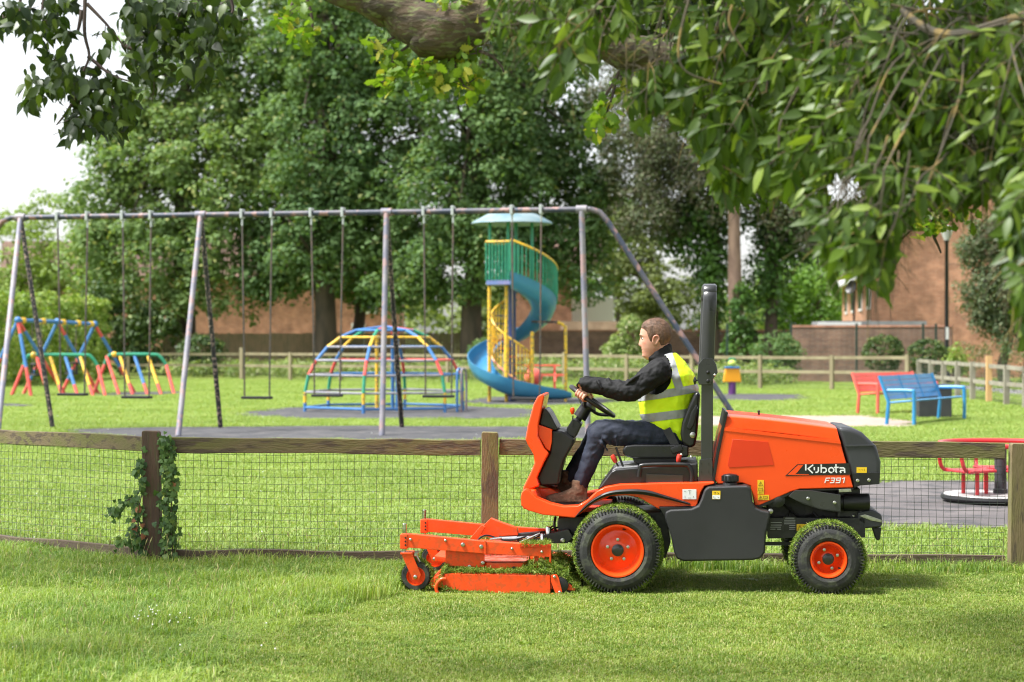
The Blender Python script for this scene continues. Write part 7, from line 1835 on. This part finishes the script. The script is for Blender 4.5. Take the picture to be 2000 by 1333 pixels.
def compound(fol, tw, p, d, L_, n, size, keep, flare=.75):
    """a feather of leaflets along a drooping stalk"""
    pts = [p]; dd = d.normalized()
    for i in range(5): dd = (dd + DOWN * .16 + rv(.05)).normalized(); pts.append(pts[-1] + dd * (L_ / 5))
    used = False
    for k in range(n):
        t = (k + 1) / n; i = min(int(t * 5), 4); q_ = pts[i].lerp(pts[i + 1], t * 5 - i); axis = (pts[i + 1] - pts[i]).normalized()
        side = axis.cross(Vector((rnd.gauss(0, .25), -1, rnd.gauss(0, .25)))).normalized()
        for s in ((-1, 1) if k < n - 1 else (0,)):
            tip = axis * .55 + side * (s * flare) + DOWN * .55 + rv(.22); nrm = Vector((rnd.gauss(0, .7), -.6, .5 + rnd.gauss(0, .5)))
            pp = q_ + rv(.004)
            if keep(pp + tip.normalized() * size * .5): fol.leaf(pp, tip, nrm, size * rnd.uniform(.55, 1.25)); used = True
    if used: tw.tube(pts, [.0018, .0017, .0015, .0013, .001, .0008], 4, caps=False)
def strand(fol, tw, start, d0, L_, grav, keep, size, step=.075, n=5, r0=.004, rach=.20):
    path = [start]; d = d0.normalized(); k = int(L_ / .05)
    for i in range(k): d = (d + DOWN * grav + rv(.11)).normalized(); path.append(path[-1] + d * .05)
    if not any(keep(p) for p in path): return
    for i in range(3, len(path)):
        x_, y_ = PX(path[i])
        if y_ > float(np.interp(x_, [a for a, b in LOW], [b for a, b in LOW])) - 12: path = path[:i]; break
    k = len(path) - 1
    tw.tube(path, [lerp(r0, .0018, i / k) for i in range(k + 1)], 6, caps=False)
    acc = 0
    for i in range(1, k + 1):
        acc += .05
        if acc >= step:
            acc = 0; ax = (path[i] - path[i - 1]).normalized(); s = ax.cross(Vector((0, 1, 0)) + rv(.4)).normalized()
            for sg in (-1, 1):
                if rnd.random() < .85: compound(fol, tw, path[i], ax * .35 + s * sg + DOWN * .1 + rv(.15), rach * rnd.uniform(.75, 1.15), n, size, keep)
    compound(fol, tw, path[-1], d, rach, n + 1, size, keep)

# ---- ash at the right: trunk out of view, boughs reaching over and trailing down
AT = Vector((4.0, 7.2, 0))
ash = empty('overhanging_tree', AT, 'leafy tree trailing long green leaflets over the mower from the upper corner', 'tree')
q = MB(); q.tube(smooth_path([AT, AT + Vector((0, 0, 1.5)), AT + Vector((-.1, 0, 3.0)), AT + Vector((.1, .2, 5)), AT + Vector((.2, .2, 7.5))], 4), [float(x) for x in np.linspace(.24, .09, 17)], 12); q.build('trunk', MT['bark'], ash)
tw = MB(); fol = Foliage()
boughs = [[AT + Vector((-.1, 0, 3.2)), W(2250, -120, 7.2), W(1900, -60, 7.3), W(1500, -50, 7.4), W(1150, -60, 7.6), W(950, -80, 7.7)],
          [AT + Vector((-.1, 0, 3.4)), W(2300, -60, 8.2), W(1950, -10, 8.4), W(1700, -20, 8.5), W(1350, -30, 8.6)],
          [AT + Vector((0, 0, 2.9)), W(2400, 60, 6.8), W(2100, 20, 6.7), W(1860, 70, 6.8), W(1760, 20, 7.0)],
          [AT + Vector((0, 0, 3.0)), W(2350, 100, 7.5), W(2050, 120, 7.3), W(1880, 180, 7.3)]]
bp = []
for b in boughs:
    pth = smooth_path(b, 8); tw.tube(pth, [lerp(.045, .010, i / (len(pth) - 1)) for i in range(len(pth))], 8); bp.append(pth)
LOW = [(900, 40), (960, 90), (1000, 60), (1040, 130), (1085, 190), (1130, 130), (1180, 165), (1215, 180), (1250, 265), (1290, 215), (1330, 250), (1370, 300), (1400, 390), (1440, 410), (1470, 380), (1500, 410), (1540, 370), (1570, 430), (1600, 500), (1625, 560), (1660, 520), (1700, 560), (1735, 585), (1755, 470), (1790, 420), (1830, 375), (1870, 395), (1915, 375), (1945, 385), (1958, 500), (1975, 580), (2000, 680), (2060, 720)]
def keep_ash(p):
    px, py = PX(p)
    if px < 950: return False
    lim = np.interp(px, [a for a, b in LOW], [b for a, b in LOW])
    if px > 1900: lim = max(lim, 0)
    hole = (abs(px - 1650) / 42) ** 2 + ((py - 372) / 34) ** 2 < 1 or (abs(px - 1190) / 40) ** 2 + ((py - 180) / 60) ** 2 < 1 and px > 1150
    hole = hole or ((px - 1240) / 75) ** 2 + ((py - 112) / 34) ** 2 < 1 or ((px - 1655) / 30) ** 2 + ((py - 90) / 20) ** 2 < 1 or ((px - 1900) / 26) ** 2 + ((py - 285) / 22) ** 2 < 1
    return py < lim + rnd.gauss(0, 9) and not hole
for _ in range(150):
    pth = rnd.choice(bp); i = rnd.randrange(6, len(pth)); s0 = pth[i] + rv(.03); px, py = PX(s0)
    if px < 930: continue
    lim = float(np.interp(px, [a for a, b in LOW], [b for a, b in LOW])); drop = max(.1, (lim - py) * s0.y / FPX)
    strand(fol, tw, s0, Vector((rnd.uniform(-1, .5), rnd.uniform(-.5, .5), rnd.uniform(-.5, .2))), drop * rnd.uniform(.6, 1.15) + .06, rnd.uniform(.08, .25), keep_ash, rnd.uniform(.05, .09))
# extra trails where the picture shows the densest, lowest sprays
for (x0, y0, x1, y1, d_) in ((1420, 120, 1420, 380, 6.2), (1480, 150, 1460, 390, 6.4), (1560, 180, 1520, 370, 6.6), (1740, 260, 1640, 540, 5.2), (1760, 300, 1700, 560, 5.1), (1720, 240, 1610, 470, 5.4), (1800, 300, 1740, 480, 5.3), (1850, 200, 1800, 430, 6.2), (1930, 250, 1900, 410, 6.0), (2060, 300, 1990, 640, 4.9), (2080, 350, 2010, 660, 4.8), (2040, 280, 1960, 560, 5.0),
                            (1320, 60, 1290, 220, 6.6), (1240, 40, 1230, 230, 6.2), (1130, 20, 1100, 170, 5.6), (1020, 0, 990, 80, 6.0), (1600, 100, 1580, 300, 6.0), (1680, 120, 1660, 330, 6.4), (1380, 60, 1380, 280, 7.0), (1520, 60, 1510, 260, 6.8), (1830, 90, 1880, 330, 6.6), (1950, 60, 1990, 320, 6.4), (1900, 120, 1940, 300, 5.8)):
    d = d_ + 1.3; a, b = W(x0, y0, d), W(x1, y1, d + rnd.uniform(-.2, .2)); mid = a.lerp(b, .5) + rv(.03)
    for it in range(3):
        aa, bb = a + rv(.05), b + rv(.05); strand(fol, tw, aa, (bb - aa), (bb - aa).length, .03, keep_ash, rnd.uniform(.052, .09), step=.055, r0=.004)
        if it == 0: src = min((p for pth in bp for p in pth), key=lambda p: (p - aa).length); tw.tube(smooth_path([src, src.lerp(aa, .5) + rv(.03) + Vector((0, 0, .03)), aa], 5), .0035, 5, caps=False)
# bare arching twigs flecked with yellow lichen
for pts in ([(1345, 0), (1325, 90), (1340, 140), (1410, 165)], [(1430, 10), (1425, 50), (1460, 110)], [(1740, 10), (1825, 32), (1850, 80), (1878, 150), (1876, 260)], [(1870, 90), (1930, 160), (1985, 300)], [(1890, 30), (1960, 180), (2005, 220)], [(1560, 170), (1525, 240), (1520, 300), (1500, 325)], [(1570, 380), (1600, 402), (1640, 395), (1662, 365)], [(1900, 130), (1945, 210), (1990, 320)]):
    tw.tube(smooth_path([W(x, y, 7.0) for x, y in pts], 6), [.0058 - .0032 * i / (6 * (len(pts) - 1)) for i in range(6 * (len(pts) - 1) + 1)], 6, caps=False)
tag(tw.build('twigs', MT['twig'], ash, fix=False), kind='stuff'); fol.build(ash, ASH)

# ---- oak limb across the top, with sprays of small lobed leaves
OT = Vector((4.6, 9.6, 0))
oak = empty('overhanging_tree', OT, 'oak with a thick crooked mossy limb crossing the top of the view', 'tree')
q = MB(); q.tube(smooth_path([OT, OT + Vector((-.05, 0, 1.4)), OT + Vector((-.2, 0, 3.0)), OT + Vector((0, .2, 5.2)), OT + Vector((.2, .3, 8))], 4), [float(x) for x in np.linspace(.42, .16, 17)], 14); q.build('trunk', MT['oak_bark'], oak)
LB = [(OT + Vector((-.2, 0, 2.9)), .15), (W(2450, 30, 9.4), .125), (W(2000, 60, 9.1), .11), (W(1600, 120, 9.0), .10), (W(1320, 118, 9.0), .085), (W(1190, 85, 9.0), .085), (W(1060, 42, 9.0), .09), (W(960, 30, 9.0), .095), (W(885, 62, 8.98), .12), (W(838, 60, 8.98), .115), (W(760, 10, 9.0), .10), (W(660, -35, 9.05), .09), (W(480, -140, 9.2), .07), (W(250, -260, 9.5), .04)]
pth = smooth_path([p for p, _ in LB], 7); rr_ = [float(np.interp(i / 7, range(len(LB)), [r_ for _, r_ in LB])) * (1 + .10 * mnoise.noise(Vector((i * .35, 0, 0)))) for i in range(len(pth))]
q = MB(); q.tube([p + Vector((0, 0, .012 * math.sin(i * 1.3))) for i, p in enumerate(pth)], rr_, 22)
# the blunt stub of the elbow
q.tube([W(870, 60, 8.95), W(862, 92, 8.93), W(860, 112, 8.93)], [.10, .062, .02], 14)
me = q.mesh('limb', rootmat(oak), True, 60)
for v in me.vertices:
    c = v.co + Vector(oak.location); k = mnoise.fractal(Vector((c.x * 5, c.y * 18, c.z * 18)), 1, 2, 4); v.co += v.normal * .018 * k
link_mesh('limb', me, MT['oak_bark'], oak)
tw = MB(); fol = Foliage()
def oak_spray(cx, cy, rx, ry, n, d=9.0, size=.055, src=None, poly_=None):
    c = W(cx, cy, d)
    if src: tw.tube(smooth_path([W(*src, d), W((src[0] + cx) / 2 + rnd.uniform(-8, 8), (src[1] + cy) / 2, d), c], 5), [.010 - .0006 * i for i in range(11)], 6, caps=False)
    for _ in range(max(3, n // 7)):
        h = W(cx + rnd.gauss(0, rx * .5), cy + rnd.gauss(0, ry * .5), d + rnd.gauss(0, .1)); tw.tube([c, c.lerp(h, .5) + rv(.012), h], [.004, .003, .0015], 4, caps=False)
        a0 = rnd.uniform(0, 6.28); ax = Vector((rnd.gauss(0, .4), -.6, rnd.gauss(0, .5))).normalized(); u1 = ax.orthogonal().normalized(); u2 = ax.cross(u1)
        for k in range(8):
            a = a0 + k * 2.4; tip = u1 * math.cos(a) + u2 * math.sin(a) + ax * .3 + DOWN * .25; fol.leaf(h + rv(.022), tip, ax + rv(.3), size * rnd.uniform(.7, 1.3))
for sp in ((560, 40, 40, 26, 60, (590, -20)), (610, 72, 24, 16, 34, (600, 0)), (735, 95, 22, 18, 30, (800, 60)), (770, 110, 28, 22, 40, (820, 70)), (755, 160, 26, 14, 28, (770, 110)), (815, 135, 22, 16, 36, (850, 100)), (860, 150, 34, 26, 60, (870, 100)), (905, 165, 30, 22, 50, (890, 95)), (900, 130, 30, 18, 34, (900, 70)), (930, 105, 24, 14, 26, (920, 60)),
           (880, 15, 40, 20, 50, (860, 40)), (1180, 235, 20, 18, 44, (1205, 150)), (1170, 205, 18, 14, 24, (1210, 140)), (1215, 170, 24, 16, 30, (1215, 120)), (1820, 440, 34, 22, 60, (1800, 330)), (1860, 420, 22, 18, 40, (1850, 330)), (1780, 410, 22, 16, 30, (1800, 330))):
    oak_spray(*sp[:5], src=sp[5])
# upper growth of the oak behind the leaflets, shade put into its leaf colour
bright = fol; fol = Foliage()
for _ in range(170):
    x_ = rnd.uniform(1150, 2080); oak_spray(x_, rnd.uniform(-80, float(np.interp(x_, [1150, 1400, 1700, 2080], [40, 160, 300, 330]))), 44, 32, 28, d=rnd.uniform(9.3, 11), size=.075)
OAKD = leaf_mesh('shaded_oak_leaf', [.05, .16, .36, .22, .52, .32, .66, .42, .55, .22, .04], MT['shade_leaf'], .15, .15)
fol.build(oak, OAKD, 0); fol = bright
tw.tube(smooth_path([W(935, 100, 9), W(960, 110, 9), W(978, 128, 9), W(984, 142, 9)], 5), [.009 - .0003 * i for i in range(16)], 6)
tw.tube(smooth_path([W(1818, 440, 9), W(1825, 465, 9), W(1832, 480, 9), W(1838, 495, 9)], 5), [.009 - .0003 * i for i in range(16)], 6)
tag(tw.build('twigs', MT['twig_dark'], oak, fix=False), kind='stuff'); fol.build(oak, OAK)

# ---- dark leafy branch in the left corner
LT = Vector((-4.4, 9.4, 0))
lt = empty('overhanging_tree', LT, 'dark leafy branch hanging in the upper left corner against white sky', 'tree')
q = MB(); q.tube(smooth_path([LT, LT + Vector((.05, 0, 1.5)), LT + Vector((.1, 0, 3.0)), LT + Vector((0, .2, 5.4)), LT + Vector((-.2, .3, 8))], 4), [float(x) for x in np.linspace(.3, .1, 17)], 12); q.build('trunk', MT['bark'], lt)
tw = MB(); fol = Foliage()
tops = [[LT + Vector((.1, 0, 3.0)), W(-300, -120, 9.3), W(0, -70, 9.2), W(170, -40, 9.1), W(340, -50, 9.1), W(460, -30, 9.2)]]
pth = smooth_path(tops[0], 8); tw.tube(pth, [lerp(.06, .012, i / (len(pth) - 1)) for i in range(len(pth))], 8)
TWL = [[(168, -40), (165, 60), (174, 110), (160, 150), (155, 210)], [(170, 8), (210, 50), (245, 95)], [(160, 20), (150, 65), (130, 65)], [(172, 110), (215, 145), (255, 160)], [(340, -50), (350, 40), (330, 100)], [(400, -40), (405, 50), (385, 120)], [(440, -30), (455, 20), (430, 45)], [(30, -60), (40, 20), (15, 40)], [(90, -60), (80, 30), (50, 60)], [(290, -40), (300, 60), (290, 120)], [(155, 180), (130, 220), (110, 245)], [(245, 90), (300, 120), (320, 150)]]
for t in TWL: tw.tube(smooth_path([W(x, y, 9.1) for x, y in t], 6), [lerp(.011, .003, i / (6 * (len(t) - 1))) for i in range(6 * (len(t) - 1) + 1)], 6, caps=False)
BL = [((30, 20), 34, 24, 90), ((90, 40), 30, 18, 60), ((120, 5), 34, 16, 70), ((8, 45), 14, 14, 26), ((75, 65), 20, 14, 34), ((130, 65), 16, 12, 24), ((105, 115), 30, 18, 60), ((80, 165), 26, 22, 70), ((130, 150), 34, 22, 100), ((60, 195), 14, 12, 26), ((170, 175), 34, 26, 120), ((215, 160), 28, 18, 80), ((160, 225), 30, 22, 110), ((230, 215), 30, 24, 110), ((215, 250), 24, 14, 44), ((250, 190), 18, 20, 50),
      ((285, 70), 34, 40, 170), ((340, 60), 40, 44, 220), ((390, 70), 30, 44, 170), ((410, 20), 34, 24, 110), ((450, 30), 22, 18, 44), ((300, 140), 34, 22, 90), ((390, 140), 22, 20, 70), ((255, 20), 24, 18, 60), ((340, 5), 60, 16, 120), ((205, 65), 14, 10, 14), ((280, 115), 26, 20, 60), ((200, 100), 12, 10, 12), ((145, 255), 20, 12, 30)]
for (c, rx, ry, n) in BL:
    k = int(n * .62)
    for _ in range(k):
        p = W(c[0] + rnd.gauss(0, rx * .62), c[1] + rnd.gauss(0, ry * .62), 9.1 + rnd.gauss(0, .16)); fol.leaf(p, DOWN * .8 + rv(.55), Vector((rnd.gauss(0, .6), -.8, .5 + rnd.gauss(0, .4))), rnd.uniform(.045, .088))
    for _ in range(max(2, n // 20)):
        a = W(c[0], c[1], 9.1); b = W(c[0] + rnd.gauss(0, rx), c[1] + rnd.gauss(0, ry), 9.1 + rnd.gauss(0, .1)); tw.tube([a, a.lerp(b, .5) + rv(.01), b], [.003, .0022, .0012], 4, caps=False)
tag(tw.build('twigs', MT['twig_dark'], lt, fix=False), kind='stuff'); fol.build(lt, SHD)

# ---- upper crowns of these trees, above the view: they shade the verge and the trailing leaves
def upper_crown(root, lobes, n, k, size, m, seed):
    npr = np.random.default_rng(seed); C, Rr = clumps(lobes, n, npr, (.25, .5), .3); V, F = leaf_cards(C, Rr, k, size, npr)
    o = link_mesh('crown', fast_mesh('crown', V - np.array(root.location), F), m, root); o['kind'] = 'stuff'
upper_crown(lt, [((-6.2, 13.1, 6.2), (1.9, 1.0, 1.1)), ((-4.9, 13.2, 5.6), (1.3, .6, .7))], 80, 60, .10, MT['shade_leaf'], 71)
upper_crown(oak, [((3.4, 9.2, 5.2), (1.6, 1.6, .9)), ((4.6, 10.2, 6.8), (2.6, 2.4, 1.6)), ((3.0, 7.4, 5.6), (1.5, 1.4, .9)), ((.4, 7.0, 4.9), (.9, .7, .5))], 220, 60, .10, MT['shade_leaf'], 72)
q = MB()
for a, b, r_ in ((LT + Vector((.05, .1, 4.2)), Vector((-5.4, 12.4, 6.0)), .07), (LT + Vector((0, .2, 5.2)), Vector((-4.9, 13.0, 5.5)), .05), (LT + Vector((0, .2, 4.8)), Vector((-7.0, 10.6, 6.4)), .06)):
    q.tube(smooth_path([a, a.lerp(b, .5) + Vector((0, 0, .25)), b], 5), [lerp(r_, .015, i / 10) for i in range(11)], 8)
q.build('limbs', MT['bark'], lt)
q = MB()
for b, r_ in ((Vector((3.2, 9.2, 5.0)), .10), (Vector((.5, 7.1, 4.9)), .06), (Vector((3.0, 7.6, 5.5)), .08)):
    a = OT + Vector((-.1, .1, 4.0)); q.tube(smooth_path([a, a.lerp(b, .5) + Vector((0, 0, .3)), b], 5), [lerp(r_, .02, i / 10) for i in range(11)], 8)
q.build('limbs', MT['oak_bark'], oak)
